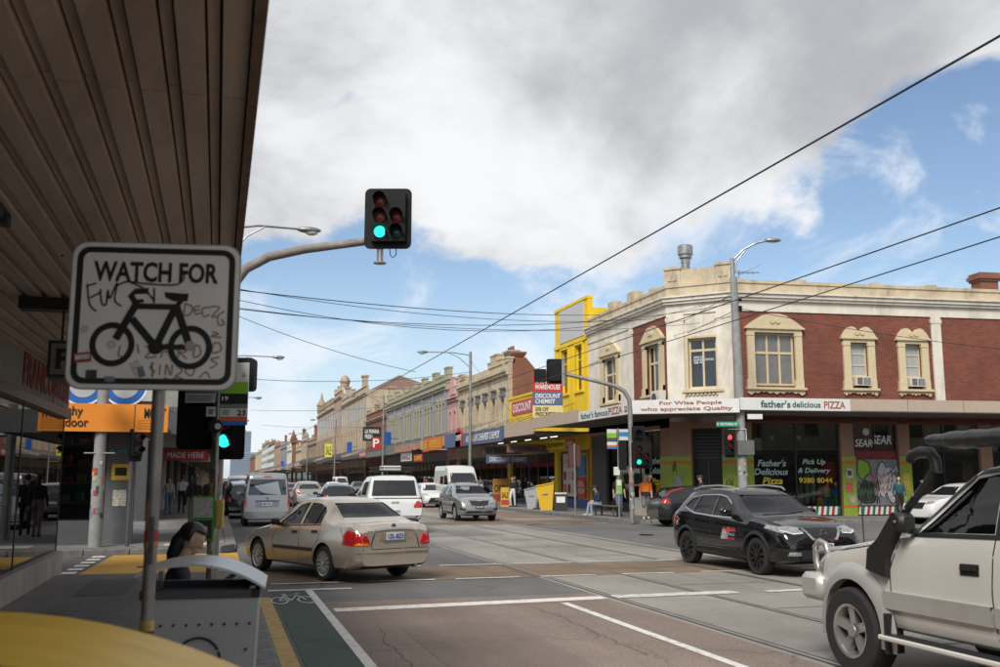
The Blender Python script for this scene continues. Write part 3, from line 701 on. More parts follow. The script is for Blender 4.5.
def shopfront(M_, x0, x1, z0, z1, n, transom=None, riser=.45, depth=.18, mfr=None):
    fr = MB(M_); k = .06; mfr = mfr or M_black
    fr.box(x0, depth, z0, x1, depth + .1, z0 + riser)
    for i in range(n + 1):
        x = x0 + (x1 - x0 - k) * i / n; fr.box(x, depth, z0 + riser, x + k, depth + .08, z1)
    fr.box(x0, depth + .002, z1 - k, x1, depth + .078, z1)
    if transom: fr.box(x0, depth + .002, transom - k / 2, x1, depth + .078, transom + k / 2)
    o = fr.build('shopfront', mfr, pz, weld=False)
    for i in range(n):
        a = x0 + (x1 - x0 - k) * i / n + k; c = x0 + (x1 - x0 - k) * (i + 1) / n
        MB(M_).box(a, depth + .035, z0 + riser, c, depth + .045, z1 - k).build('pane', M_shopglass, o)
    return o
sf1 = shopfront(ME, .8, 4.96, GZ, 4.28, 2, 3.05)
sf2 = shopfront(ME, 5.62, 7.78, GZ, 4.28, 2, 3.0)
sf3 = shopfront(ME, 8.37, 11.88, GZ, 4.28, 2, 3.0); sf4 = shopfront(ME, 12.5, 16, GZ, 4.28, 2, 3.0)
mr_, mg_, mw_ = mat('stripe_red', (.42, .03, .03), .6), mat('stripe_green', (.03, .16, .08), .6), M_txtwhite
for x0, x1 in ((.82, 4.94), (5.64, 7.76)):
    n = int((x1 - x0) / .13)
    for i in range(n):
        x = x0 + i * .13; mm = (mr_, mw_, mg_, mw_)[i % 4]
        MB(ME).prism([(x, .2), (x + .13, .2), (x + .19, .56), (x + .06, .56)], 'y', .165, .176).build('stripe', mm, sf1 if x0 < 2 else sf2)
text("Father's", sf1, M_txtmint, ME @ T(1.75, .21, 2.45), 1.35, .3, bold=.02, shear=.25); text("Delicious", sf1, M_txtmint, ME @ T(1.7, .21, 2.07), 1.6, .28, bold=.02, shear=.25); text("Pizza", sf1, M_txtyel, ME @ T(1.75, .21, 1.68), .95, .3, bold=.02, shear=.25)
text("Pick Up", sf1, M_txtmint, ME @ T(3.75, .21, 2.48), 1.1, .3, bold=.02, shear=.25); text("& Delivery", sf1, M_txtmint, ME @ T(3.75, .21, 2.1), 1.55, .28, bold=.02, shear=.25); text("9380 8044", sf1, M_txtyel, ME @ T(3.8, .21, 1.7), 1.6, .24, bold=.02)
# goods behind the glass
for i in range(5):
    x = 3.2 + i * .3; fz = mat('fridge_%d' % (i % 3), ((.12, .2, .12), (.2, .22, .2), (.3, .3, .3))[i % 3], .3, var=.5, scale=9)
    MB(ME).box(x, .55, .7, x + .16, .75, 2.0).build('drink_fridge', fz, pz)
rb = MB(ME).box(4.3, .5, .45, 4.9, .8, 2.5).build('vending_cabinet', M_red, pz)
for i, c in enumerate(((.55, .4, .03), (.03, .2, .45), (.04, .35, .12), (.5, .05, .05), (.55, .4, .03), (.05, .25, .5))):
    MB(ME).box(3.9 + .34 * (i % 3), .32, .55 + .42 * (i // 3), 4.2 + .34 * (i % 3), .42, .92 + .42 * (i // 3)).build('snack_box', mat('snack_%d' % i, c, .5, var=.4, scale=12), pz)
for x in (1.1, 2.3, 3.6): MB(ME).ell((x, 1.2, 3.6), (.11, .11, .11)).build('ceiling_lamp', M_signwhite, pz, smooth=60)
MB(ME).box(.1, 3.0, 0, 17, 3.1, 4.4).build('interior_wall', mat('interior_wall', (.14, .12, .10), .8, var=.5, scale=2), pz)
MB(ME).box(.9, 1.6, .15, 4.2, 2.2, 1.2).build('counter', M_dgrey, pz)
# graffiti roller shutter in the second front
gs = MB(ME).box(5.68, .10, .6, 7.72, .14, 2.62).build('graffiti_board', mat('board_grey', (.20, .21, .22), .6, var=.25), pz)
def blob(name, M_, cx, cz, rx, rz, y, m, par, n=22, wob=.12, seed=1):
    rr = random.Random(seed); ph = [rr.uniform(0, 6) for _ in range(4)]
    pts = []
    for i in range(n):
        q = 2 * math.pi * i / n; k = 1 + wob * (math.sin(3 * q + ph[0]) + .6 * math.sin(5 * q + ph[1])); pts.append((cx + rx * k * math.cos(q), cz + rz * k * math.sin(q)))
    MB(M_).add([(x, y, z) for x, z in pts], [tuple(range(n))]).build(name, m, par, recalc=False)
    mb = MB(M_); stroke(mb, pts + pts[:2], .045, y - .002); mb.build('graffiti_outline', M_txtblack, par, recalc=False)
gg, gw = mat('graffiti_green', (.22, .42, .03), .6), mat('graffiti_silver', (.45, .46, .47), .5, var=.15)
blob('graffiti', ME, 6.05, 2.2, .32, .42, .098, gg, gs, seed=3); blob('graffiti', ME, 6.15, 1.15, .42, .5, .097, mat('graffiti_dark', (.05, .10, .05), .6), gs, seed=5)
blob('graffiti', ME, 7.05, 1.75, .36, .72, .096, gw, gs, seed=8); blob('graffiti', ME, 7.45, 1.35, .28, .7, .095, gw, gs, seed=11)
MB(ME).box(5.68, .15, 2.62, 7.72, .16, 3.0).build('graffiti_band', mat('graffiti_red', (.22, .03, .03), .7, var=.5, scale=6), pz)
def scribble(par, M_, x, z, w, h, y, m, n=9, lw=.035, seed=1, name='graffiti'):
    rr = random.Random(seed); pts = []
    for i in range(n): pts.append((x + w * (i / (n - 1)) + rr.uniform(-.08, .08) * w, z + (h if i % 2 else 0) + rr.uniform(-.25, .25) * h))
    mb = MB(M_); stroke(mb, smooth_curve(pts, 5), lw, y); return mb.build(name, m, par, recalc=False)
for i in range(6): scribble(gs, ME, 5.75 + .3 * (i % 3), .75 + .55 * (i // 3), .45, .35, .0885 - i * .0005, M_txtblack, 7, .035, 40 + i)
for i in range(4): scribble(gs, ME, 6.75 + .12 * i, 1.0 + .35 * i, .75, .22, .0845 - i * .0005, M_txtwhite, 8, .03, 60 + i)
mred = mat('graffiti_redline', (.45, .05, .05), .6)
for i in range(3): scribble(gs, ME, 6.4, 1.2 + .3 * i, .9, .2, .090 - i * .001, mred, 9, .03, 20 + i)
for i, s in enumerate(('SEAR', 'SEAR', 'OUTRPAW')):
    text(s, pz, M_txtwhite, ME @ T((6.2, 7.1, 6.7)[i], .205, (3.35, 3.5, 2.82)[i]), (.85, .95, 1.5)[i], (.34, .4, .3)[i], bold=.015, shear=.2, name='graffiti')
MB(ME).lathe([(.16, .2), (.16, .21)], 16, (6.35, 0, 3.85), 'y').build('vent_disc', M_signwhite, pz)
# chamfer door with louvres
d = MB(MC).box(.98, .35, GZ, 2.37, .4, 3.98).build('door', M_black, pz)
for k in range(7): MB(MC).box(1.02, .26, 2.8 + k * .15, 2.33, .36, 2.86 + k * .15).build('louvre', M_dgrey, d)
MB(MC).box(1.0, .3, 2.66, 2.35, .36, 2.74).build('door_rail', M_dgrey, d); MB(MC).box(1.62, .3, GZ, 1.7, .36, 2.66).build('door_stile', M_dgrey, d)
scribble(pz, MC, 2.5, 1.5, .35, .25, -.036, M_txtblack, 8, .02, 4); scribble(pz, MC, .1, 2.0, .18, .5, -.036, M_txtblack, 7, .02, 6)
# west face shopfront
sfw = shopfront(MW, 2.2, 8.88, GZ, 4.0, 5, None)
text("Father's", sfw, M_txtmint, MW @ T(8.0, .21, 2.6), 1.4, .32, bold=.02, shear=.2); text("Delicious", sfw, M_txtmint, MW @ T(8.0, .21, 2.15), 1.5, .3, bold=.02, shear=.2); text("Pizza", sfw, M_txtyel, MW @ T(8.0, .21, 1.65), 1.0, .3, bold=.02, shear=.2)
MB(MW).box(.2, .05, GZ, 2.2, .2, 4.0).build('tiled_wall', M_dgrey, pz)
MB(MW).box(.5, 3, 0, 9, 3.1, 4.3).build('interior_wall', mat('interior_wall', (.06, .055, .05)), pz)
for k, (x, m) in enumerate(((7.6, M_lime), (8.5, M_signwhite))):
    pass

# ---------------------------------------------------------------- shop rows
def pane_mat(): return random.choice((M_glassw, M_glassw, M_curtain))
SHOPGOODS = [mat('goods_%d' % i, c, .7, var=.5, scale=5) for i, c in enumerate(((.3, .05, .04), (.06, .12, .25), (.4, .32, .1), (.35, .35, .33), (.1, .2, .1), (.25, .12, .05)))]
def row_shop(name, label, X, Y0, Y1, H, m, wins=(), wz=(5.7, 8.0), ww=.95, trim=None, cor=None, awn=(4.30, 4.80), awd=3.2, mawn=None, face=1, riser=M_dgrey, front=(.35, 3.1), par=None, depth=14, glass=None, arch=False, split=None, cols=1, shop=True, grp='shop buildings along the street'):
    """one shop building. face=1: on the right side facing -x; face=-1: on the left side facing +x"""
    tr = trim or m
    pl, pr = ((X, Y1), (X, Y0)) if face == 1 else ((X, Y0), (X, Y1))
    M = facade_frame(pl, pr); W = Y1 - Y0
    t = thing(name, label, 'building', (pl[0], pl[1], 0), math.atan2(M[1][0], M[0][0]), grp)
    op = [(c - ww / 2, c + ww / 2, wz[0], wz[1]) for c in wins]
    b = MB(); z_lo = 3.35 if shop else 0.1
    wall(b, 0, W, z_lo, H, 0, .3, op); b.box(0, .3, .1, .3, depth, H - .6); b.box(W - .3, .3, .1, W, depth, H - .6); b.box(.3, depth - .3, .1, W - .3, depth, H - .6)
    b.box(0, .0, .1, .28, .299, z_lo); b.box(W - .28, .0, .1, W, .299, z_lo)
    b.build('wall', m, t, weld=False)
    MB().box(.3, .3, H - .9, W - .3, depth - .3, H - .75).build('roof', M_roofiron, t)
    for i, (a, c, z0, z1) in enumerate(op):
        window(t, None, a, c, z0, z1, cols=cols, split=split or .5, frame=.07, mframe=tr if trim else M_trim, mglass=glass or pane_mat())
    if op and trim:
        for a, c, z0, z1 in op:
            mb = MB()
            mb.box(a - .16, -.09, z0 - .14, c + .16, .02, z0); mb.box(a - .14, -.07, z1, c + .14, .02, z1 + .16)
            if arch: mb.prism([(a - .14, z1 + .16), (c + .14, z1 + .16), ((a + c) / 2 + .2, z1 + .5), ((a + c) / 2, z1 + .58), ((a + c) / 2 - .2, z1 + .5)], 'y', -.07, .02)
            mb.box(a - .14, -.07, z0, a, .02, z1); mb.box(c, -.07, z0, c + .14, .02, z1)
            mb.build('window_surround', tr, t, weld=False)
    for z, pj, hh in (cor or ((H - 1.1, .3, .16), (H - 1.3, .18, .14), (H - .12, .12, .14))):
        MB().box(-.02, -pj, z, W + .02, .31, z + hh).build('cornice', tr, t)
    if par:
        for (a, c, h) in par: MB().box(a, -.08, H - .05, c, .36, H + h).box(a - .06, -.13, H + h, c + .06, .42, H + h + .12).build('parapet_block', tr, t, weld=False)
    if shop:
        gm = MB(); gm.box(.28, .22, .15, W - .28, .3, .15 + front[0])
        n = max(2, int(W / 1.9)); k = .07
        for i in range(n + 1):
            x = .28 + (W - .56 - k) * i / n; gm.box(x, .2, .15 + front[0], x + k, .28, front[1])
        gm.box(.28, .2, front[1], W - .28, .3, z_lo)
        s = gm.build('shopfront', riser, t, weld=False)
        for i in range(n):
            a = .28 + (W - .56 - k) * i / n + k; c = .28 + (W - .56 - k) * (i + 1) / n
            MB().box(a, .235, .15 + front[0], c, .245, front[1]).build('pane', M_shopglass, s)
            if random.random() < .6: MB().box(a + .15, .6, .5, c - .2, .8, random.uniform(1.0, 2.2)).build('window_display', random.choice(SHOPGOODS), s)
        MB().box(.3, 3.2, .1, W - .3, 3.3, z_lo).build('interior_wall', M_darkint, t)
    if awn:
        if face == 1 and Y0 > 66: jz, jd = random.uniform(-.28, .22), random.uniform(-.5, .25); awn = (awn[0] + jz, awn[1] + jz + random.uniform(-.1, .15)); awd += jd
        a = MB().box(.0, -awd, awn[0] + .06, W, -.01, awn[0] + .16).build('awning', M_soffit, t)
        MB().box(-.01, -awd - .04, awn[0], W + .01, -awd, awn[1]).build('awning_fascia', mawn or m, a)
        for k in range(int(W / 2.2)):
            MB().tube([(1 + k * 2.2, -awd + .1, awn[1] - .05), (1 + k * 2.2, 0, awn[1] + 1.1)], .018, 5).build('awning_stay', M_dgrey, a)
    t['M'] = 0; del t['M']
    return t, W
def sign_on(t, x0, x1, z0, z1, y, m, txt=None, mt=None, th=.06, tw=.86, hh=.62, bold=.015, name='fascia_sign', shear=0):
    s = MB().box(x0, y - th, z0, x1, y, z1).build(name, m, t)
    if txt: text(txt, s, mt or M_txtwhite, T((x0 + x1) / 2, y - th - .004, (z0 + z1) / 2), (x1 - x0) * tw, (z1 - z0) * hh, bold=bold, shear=shear)
    return s
def chimney(t, x, y, w, z0, z1, m, pots=2, mcap=None):
    mb = MB(); mb.box(x, y, z0, x + w, y + .7, z1); mb.box(x - .08, y - .08, z1, x + w + .08, y + .78, z1 + .14); mb.box(x - .15, y - .15, z1 + .14, x + w + .15, y + .85, z1 + .3)
    c = mb.build('chimney', m, t, weld=False)
    for i in range(pots): MB().lathe([(.1, z1 + .3), (.13, z1 + .34), (.11, z1 + .6), (.13, z1 + .64), (.09, z1 + .64)], 10, (x + w * (i + .5) / pots, y + .35, 0)).build('chimney_pot', mcap or M_brickold, c)

# yellow chemist: tall front Y 50..55.6, low front Y 55.6..65.5
t, W = row_shop('chemist_shop', 'tall bright yellow chemist building with blank grey billboard near its top', 19.5, 50.02, 55.55, 11.85, M_chem, wins=(1.75, 4.1), wz=(6.7, 9.3), ww=1.15, trim=M_chem, cor=((11.75, .06, .16),), awn=(4.15, 4.95), mawn=M_beige, riser=M_navy, glass=M_glassw, split=.68, cols=2)
MB().box(.95, -.05, 9.75, 4.95, -.004, 11.7).build('billboard', mat('billboard_grey', (.50, .49, .50), .6, var=.05), t)
MB().box(.0, -.10, 9.45, 5.53, -.003, 9.62).build('string_course', M_chem, t)
for x in (0, .0): MB().box(0, -.05, 5.2, .35, -.002, 9.4).box(5.2, -.05, 5.2, 5.52, -.002, 9.4).box(2.6, -.05, 5.2, 3.2, -.002, 9.4).build('pilaster', M_chem, t); break
for x0, x1, z0, z1, m, s in ((.2, 3.4, 3.45, 3.95, M_chem, '50% OFF PRESCRIPTIONS'), (3.6, 4.9, 3.45, 3.95, M_red, 'CHEMIST')): sign_on(t, x0, x1, z0, z1, -.6, m, s, M_txtblack if m is M_chem else M_txtwhite, hh=.5)
pst = mat('poster_white', (.62, .58, .58), .5, var=.35, scale=6)
p = MB().box(1.0, .08, .75, 3.2, .1, 3.2).build('window_poster', pst, t)
for i in range(3):
    for j in range(3): MB().box(1.15 + i * .68, .06, .95 + j * .72, 1.55 + i * .68, .078, 1.45 + j * .72).build('poster_picture', (POST[2], SHOPGOODS[0], POST[0])[(i + j) % 3], p)
sign_on(t, 3.5, 4.7, 1.95, 3.0, .1, mat('poster_blue', (.06, .16, .4), .5, var=.3), None, name='window_poster')
sign_on(t, 3.5, 4.7, .7, 1.85, .1, M_red, 'DEAL\nNOW', M_txtwhite, name='window_poster'); MB().box(3.3, .11, .5, 4.9, .14, 3.2).build('poster_board', M_lime, t)
MB().box(.3, .05, .15, 5.2, .2, .62).build('base_panel', mat('blue_base', (.03, .07, .22), .5), t)
MB().box(5.3, -.03, .15, 5.5, .05, 3.4).build('corner_post', M_red, t)

t, W = row_shop('chemist_shop', 'low yellow chemist front with red DISCOUNT panel above its navy awning sign', 19.5, 55.57, 65.5, 7.25, M_chem, cor=((7.2, .05, .14),), awn=(4.10, 4.78), mawn=M_navy, riser=M_navy, front=(.3, 3.3))
sign_on(t, .9, 5.6, 6.05, 6.98, 0, mat('sign_red_faded', (.48, .07, .08), .6, var=.15), 'DISCOUNT', M_txtwhite, th=.04)
fs = MB().box(.0, -3.30, 3.98, 9.6, -3.25, 4.84).build('fascia_sign', M_navy, t)
text("AUSTRALIA'S CHEAPEST CHEMIST", fs, M_txtwhite, T(5.0, -3.305, 4.42), 8.3, .46, bold=.02)
rs = MB().prism([(-2.2, 3.98), (-.2, 3.98), (-.2, 4.95), (-1.2, 5.35), (-2.2, 4.95)], 'y', -3.32, -3.26).build('fascia_sign', M_red, t); text('CHEMIST', rs, M_txtwhite, T(-1.2, -3.325, 4.6), 1.7, .4, bold=.02)
# projecting roof sign: red / navy / cream panels
bs = thing('chemist_roof_sign', 'red white and blue chemist sign standing on awning in front of yellow wall', 'sign', (16.75, 51.6, 4.9))
bs.rotation_euler = (0, 0, -YAW * .6); bs.scale = (.62, 1, .86)
for z0, z1, m, s, mt in ((1.95, 2.95, M_red, 'CHEMIST\nWAREHOUSE', M_txtwhite), (1.05, 1.95, M_navy, 'DISCOUNT\nCHEMIST', M_txtwhite), (.25, 1.05, mat('sign_cream', (.66, .55, .25), .5), '50% OFF\nPRESCRIPTIONS', M_txtblack)):
    sign_on(bs, 0, 2.75, z0, z1, 0, m, s, mt, th=.08, tw=.84, hh=.72, name='sign_panel', shear=.15)
MB().prism([(.05, 2.95), (1.2, 2.95), (.3, 3.3)], 'y', -.08, 0).build('sign_peak', M_red, bs)
for x in (.02, 2.7): MB().box(x, .01, 0, x + .06, .07, 3.0).build('post', M_dgrey, bs)
# signs hung under the awnings
def hang_sign(X, Y, z, w, h, m, txt, mt, label, grp='hanging signs under the awnings'):
    s = thing('hanging_sign', label, 'sign', (X, Y, z), 0, grp)
    p_ = MB().box(-w / 2, -.06, -h / 2, w / 2, .06, h / 2).build('sign_panel', m, s); text(txt, p_, mt, T(0, -.065, 0), w * .86, h * .55, bold=.015)
    for k in (-.35, .35): MB().tube([(w * k, 0, h / 2), (w * k, 0, h / 2 + .35)], .012, 5).build('hanger', M_dgrey, s)
hang_sign(17.8, 55.8, 3.55, 2.6, .5, mat('sign_grey_red', (.22, .12, .11), .6), 'PHARMACY', M_dgrey, 'dull reddish hanging sign under the chemist awning, nearest the corner')
hang_sign(17.9, 61.5, 3.6, 2.6, .5, mat('sign_dull', (.22, .19, .17), .6), 'DISCOUNT', M_dgrey, 'grey brown hanging sign under the chemist awning, farther along')
hang_sign(17.4, 58.6, 2.95, 2.8, .5, M_navy, 'DISCOUNT CHEMIST', M_txtwhite, 'navy DISCOUNT CHEMIST sign hung lowest beneath the awning')

# cream parapet building, brick side wall shows above the low chemist
t, W = row_shop('parapet_building', 'cream Victorian shop with stepped parapet and brick side wall beside low chemist', 19.5, 65.55, 80.4, 10.0, M_cream, wins=(1.6, 4.4, 6.6, 8.8, 11.2, 13.6), wz=(5.6, 7.4), ww=.75, trim=M_cream, cor=((9.25, .32, .2), (9.05, .2, .2)), awn=(4.2, 4.9), mawn=M_beige, par=((.2, 1.1, .35), (1.1, 2.4, .12), (9.6, 10.4, .3), (10.4, 12.2, .75), (12.2, 13.4, .3), (13.9, 14.85, .2)), glass=M_glassw)
for x in (1.6, 4.4, 6.6, 8.8, 11.2, 13.6): MB().box(x - .55, -.2, 7.55, x + .55, .0, 7.75).box(x - .45, -.15, 7.75, x + .45, 0, 8.1).box(x - .6, -.22, 8.1, x + .6, 0, 8.22).build('window_hood', mat('grey_hood', (.16, .16, .16), .7), t, weld=False)
MB().prism([(.3, 4), (.3, 9.8), (1.2, 10.3), (2.0, 9.4), (7.5, 7.9), (7.5, 4)], 'x', W + .0, W + .22).build('brick_side_wall', M_brickold, t)
chimney(t, 5.2, 2.5, 1.6, 9, 11.6, mat('chimney_render', (.34, .29, .22), .8, dirt=.4), 3); chimney(t, W - .9, .5, .8, 9, 10.4, M_brickold, 0)
chimney(t, W - .9, 9.0, 1.2, 7, 11.1, mat('chimney_render', (.34, .29, .22)), 0); chimney(t, W - .95, 12.0, 1.1, 7, 11.4, M_brickold, 1)
sign_on(t, 3.5, 8.3, 3.95, 4.95, -3.26, mat('sign_orange', (.62, .13, .02), .5, var=.1), 'HONEYBEE CAFE', M_txtyel, name='fascia_sign'); sign_on(t, 9.2, 14.2, 3.98, 4.98, -3.26, M_navy, '', None)
sign_on(t, 1.2, 3.3, 3.9, 5.0, -3.27, mat('sign_orangered', (.5, .10, .03), .5, var=.2), 'CAFE', M_txtyel)

# pink
t, W = row_shop('pink_building', 'narrow pink Victorian shop between grey terrace and cream parapet building', 19.5, 80.45, 84.6, 9.7, mat('pink_render', (.52, .33, .30), .8, var=.1, dirt=.4, dcol=(.28, .17, .14)), wins=(1.2, 2.9), wz=(5.6, 7.5), ww=.7, trim=mat('pink_render', (.52, .33, .30)), awn=(4.2, 4.7), mawn=mat('awning_tile', (.40, .20, .14), .8, var=.2), par=((0, .7, .5), (1.5, 2.7, .7), (3.4, 4.15, .5)), glass=M_glassw)
chimney(t, 1, 4, 1.4, 9, 11.2, M_brickold, 2); MB().prism([(1.0, 9), (3.2, 9), (2.6, 10.4), (1.4, 10.4)], 'y', -.1, .2).build('gable', mat('pink_render', (.52, .33, .30)), t)
sign_on(t, .3, 3.9, 3.2, 3.8, -3.0, M_red, 'CAFE', M_txtyel, name='shop_sign')

# grey-blue terrace of repeated bays
MG = mat('grey_terrace', (.27, .285, .30), .75, var=.1, dirt=.4, dcol=(.13, .13, .13))
MO = mat('ochre_window', (.36, .33, .22), .75, var=.12, dirt=.3)
gw = [2.2 + 5.2 * b_ + o for b_ in range(6) for o in (0, 1.35, 2.7)]
t, W = row_shop('grey_terrace', 'long grey blue Victorian terrace with ochre arched windows and blocky parapet', 19.5, 84.7, 117, 10.6, MG, wins=gw, wz=(5.9, 8.5), ww=.75, trim=MO, arch=True, cor=((9.9, .35, .22), (9.65, .2, .25), (5.2, .15, .2), (10.5, .12, .12)), awn=(4.2, 4.75), mawn=mat('awning_slate', (.16, .18, .18), .7, var=.2), par=tuple((5.2 * k + .1, 5.2 * k + 1.5, .95) for k in range(7)) + tuple((5.2 * k + 1.5, 5.2 * k + 4.6, .35) for k in range(6)), glass=M_blind)
for k in range(7): MB().box(5.2 * k + .4, -.14, 4.9, 5.2 * k + .75, .0, 9.7).build('pilaster', MG, t)
sign_on(t, .5, 5.5, 4.18, 4.8, -3.26, mat('sign_red2', (.42, .06, .06), .5), 'MEATS', M_txtwhite); sign_on(t, 27, 32, 3.3, 4.1, -3.1, mat('sign_whitegrey', (.5, .5, .48), .5, var=.2), 'NAILS', M_dgrey, name='shop_sign')
MB().box(24.5, -3.3, 4.15, 32.3, -2.4, 4.75).build('tiled_canopy', mat('awning_tile', (.40, .20, .14)), t)
# farther on
M_b1 = mat('tan_render', (.33, .25, .165), .8, var=.2, scale=.6, dirt=.7, dscale=.5); M_b2 = mat('pale_render', (.47, .385, .28), .8, var=.2, scale=.5, dirt=.75, dcol=(.2, .14, .10), dscale=.5); M_b3 = mat('pinkish_render', (.43, .28, .21), .8, var=.2, scale=.5, dirt=.75, dcol=(.2, .12, .09), dscale=.5)
t, W = row_shop('brick_shop', 'dark brick shop with black bakery sign next to grey terrace', 19.5, 117.1, 134.5, 10.4, M_brickold, wins=(2, 5, 8, 11, 14), wz=(6, 8), ww=1.0, trim=M_b1, par=((1, 2.2, .4), (8, 9.5, .7), (15, 16.5, .4)), mawn=M_dgrey)
chimney(t, 15.6, .4, 1.1, 9, 12.6, M_b2, 0); chimney(t, 13.5, 4, 1.1, 9, 11.4, M_brickold, 1)
t, W = row_shop('hip_roof_building', 'tall cream three storey building with brown hipped roof beyond grey terrace', 19.5, 134.6, 163, 14.6, M_b2, wins=(2, 5, 8, 11, 14, 17, 20, 23, 26), wz=(6, 8.5), ww=1.1, trim=M_b2, par=((2, 3.5, .6), (12, 14, .6)), mawn=M_dgrey)
for k in range(9): MB().box(1.4 + 3 * k, -.03, 10.2, 2.6 + 3 * k, .0, 12.4).build('window', M_glassw, t)
MB().add([(3, .5, 14), (25, .5, 14), (25, 13, 14), (3, 13, 14), (8, 6, 17), (20, 6, 17)], [(0, 1, 5, 4), (1, 2, 5), (2, 3, 4, 5), (3, 0, 4), (0, 3, 2, 1)]).build('roof_tiles', mat('roof_brown', (.17, .105, .08), .85, var=.2), t)
for x in (2.5, 22): chimney(t, x, .2, 1.5, 13, 16.2, M_b2, 0)
t, W = row_shop('domed_building', 'weathered pink and cream three storey building with domed corner finial', 19.5, 163.1, 174, 16.4, M_b3, wins=(1.6, 3.8, 6, 8.2), wz=(6, 9), ww=1.0, trim=M_b2, par=((.2, 1.6, .7), (4.5, 6.5, .9), (9.2, 10.6, .7)), mawn=M_dgrey)
for k in range(4): MB().box(1.1 + 2.2 * k, -.03, 10.6, 2.1 + 2.2 * k, .0, 13.4).build('window', M_glassw, t)
MB().lathe([(.7, 17), (.75, 17.6), (.9, 17.7), (.8, 18.2), (.5, 18.7), (0, 19.0)], 12, (9.8, .6, 0)).build('dome', M_b3, t, smooth=50)
t, W = row_shop('spired_building', 'weathered cream three storey building with pointed spire at far end of row', 19.5, 174.1, 204, 15.2, M_b2, wins=tuple(2 + 2.6 * k for k in range(11)), wz=(6, 9), ww=1.0, trim=M_b1, par=tuple((3.6 * k + .4, 3.6 * k + 1.6, .8) for k in range(8)), mawn=M_dgrey)
for k in range(11): MB().box(1.5 + 2.6 * k, -.03, 10.2, 2.5 + 2.6 * k, .0, 13).build('window', M_glassw, t)
MB().lathe([(.9, 15), (.9, 16.4), (1.1, 16.5), (.5, 17.5), (.3, 18), (0, 19.4)], 8, (1.5, .6, 0)).build('spire', M_b1, t)
y = 204.2
fc = [M_b1, M_b2, M_cream, M_brickold, M_white_r, MG, M_b3]
for i, (w, h) in enumerate(((22, 10), (16, 11.5), (18, 9.6), (14, 12.2), (20, 10.5), (30, 12), (36, 13.5), (46, 15.5), (60, 17), (80, 15), (90, 14))):
    lab = ['grey roofed low shop just past the spired building', 'pale rendered shop with tall chimney stack past the spire', 'low cream shop front in the distance on the right', 'old brick shop in the far distance on the right', 'white rendered far shop on the right', 'slate grey far shop on the right', 'pinkish far shop on the right', 'tan far building on the right near street end', 'pale tall far building towards the vanishing point', 'cream far block beside the vanishing point', 'last brick block at the vanishing point'][i]
    t, W = row_shop('far_shop', lab, 19.5, y, y + w - .1, h, fc[i % 7], wins=tuple(1.8 + 3.2 * k for k in range(int((w - 2) / 3.2))) if i < 7 else (), wz=(5.6, 7.8), ww=1.3, awn=(4.2, 4.8), mawn=random.choice((M_dgrey, M_beige, MG)), shop=i < 5, par=((.5, 2, .6), (w * .5, w * .5 + 2, .9)))
    if i in (1, 3, 5, 6): chimney(t, w * .6, 2, 1.4, h - 1, h + 2.2, M_brickold, 1)
    if i == 4: MB().lathe([(1.1, h - 1), (1.1, h + 2), (1.4, h + 2.1), (0, h + 5.5)], 4, (3, 1.5, 0), a0=R(45)).build('tower_spire', M_brickold, t)
    if i in (7, 8):
        for f_ in range(3): MB().box(.5, -.06, 6 + f_ * 3, w - .8, -.0, 7.6 + f_ * 3).build('window_band', M_glassw, t)
    y += w

# signs that stick out from the far right row
def blade(X, Y, z0, z1, w, m, txt, mt, label, cat='sign', rot=0):
    s = thing('blade_sign', label, cat, (X, Y, z0), rot, 'blade signs on the right row')
    p_ = MB().box(0, -.1, 0, w, .1, z1 - z0).build('sign_panel', m, s)
    if txt: text(txt, p_, mt, T(w / 2, -.105, (z1 - z0) / 2), w * .8, (z1 - z0) * .7, bold=.02)
    MB().tube([(w, 0, (z1 - z0) * .5), (w + .8, 0, (z1 - z0) * .5)], .04, 6).build('bracket', M_dgrey, s); return s
def blade_px(x0, x1, y0, y1, X, m, txt, mt, label):
    a = onx((x0 + x1) / 2, (y0 + y1) / 2, X); d = math.hypot(a.x, a.y); k = 1 / 983 * (a.x * math.sin(YAW) + a.y * math.cos(YAW))
    w = (x1 - x0) * k; h = (y1 - y0) * k; blade(X - w / 2, a.y, a.z - h / 2, a.z + h / 2, w, m, txt, mt, label)
blade_px(363, 381, 427, 441, 17.5, M_txtblack, 'LA MANNA\nFRESH', M_txtwhite, 'black and white FRESH sign on the right row')
blade_px(372, 380, 437, 449, 16.6, M_red, 'P', M_txtwhite, 'red and white post sign on the right row')
blade_px(384, 391, 432, 445, 16.6, mat('sign_blue', (.02, .10, .38), .5), '', None, 'blue blade sign right of the red post sign')
blade_px(347, 352, 442, 452, 16.6, mat('sign_blue', (.02, .10, .38), .5), '', None, 'blue blade sign left of the FRESH sign')
blade_px(325, 332, 444, 457, 16.6, mat('sign_yellow', (.72, .70, .03), .5), 'SALE', M_dgrey, 'bright yellow blade sign in the middle distance')
blade_px(281, 284, 461, 466, 16.6, mat('sign_blue', (.02, .10, .38), .5), '', None, 'small blue blade sign near the vanishing point')

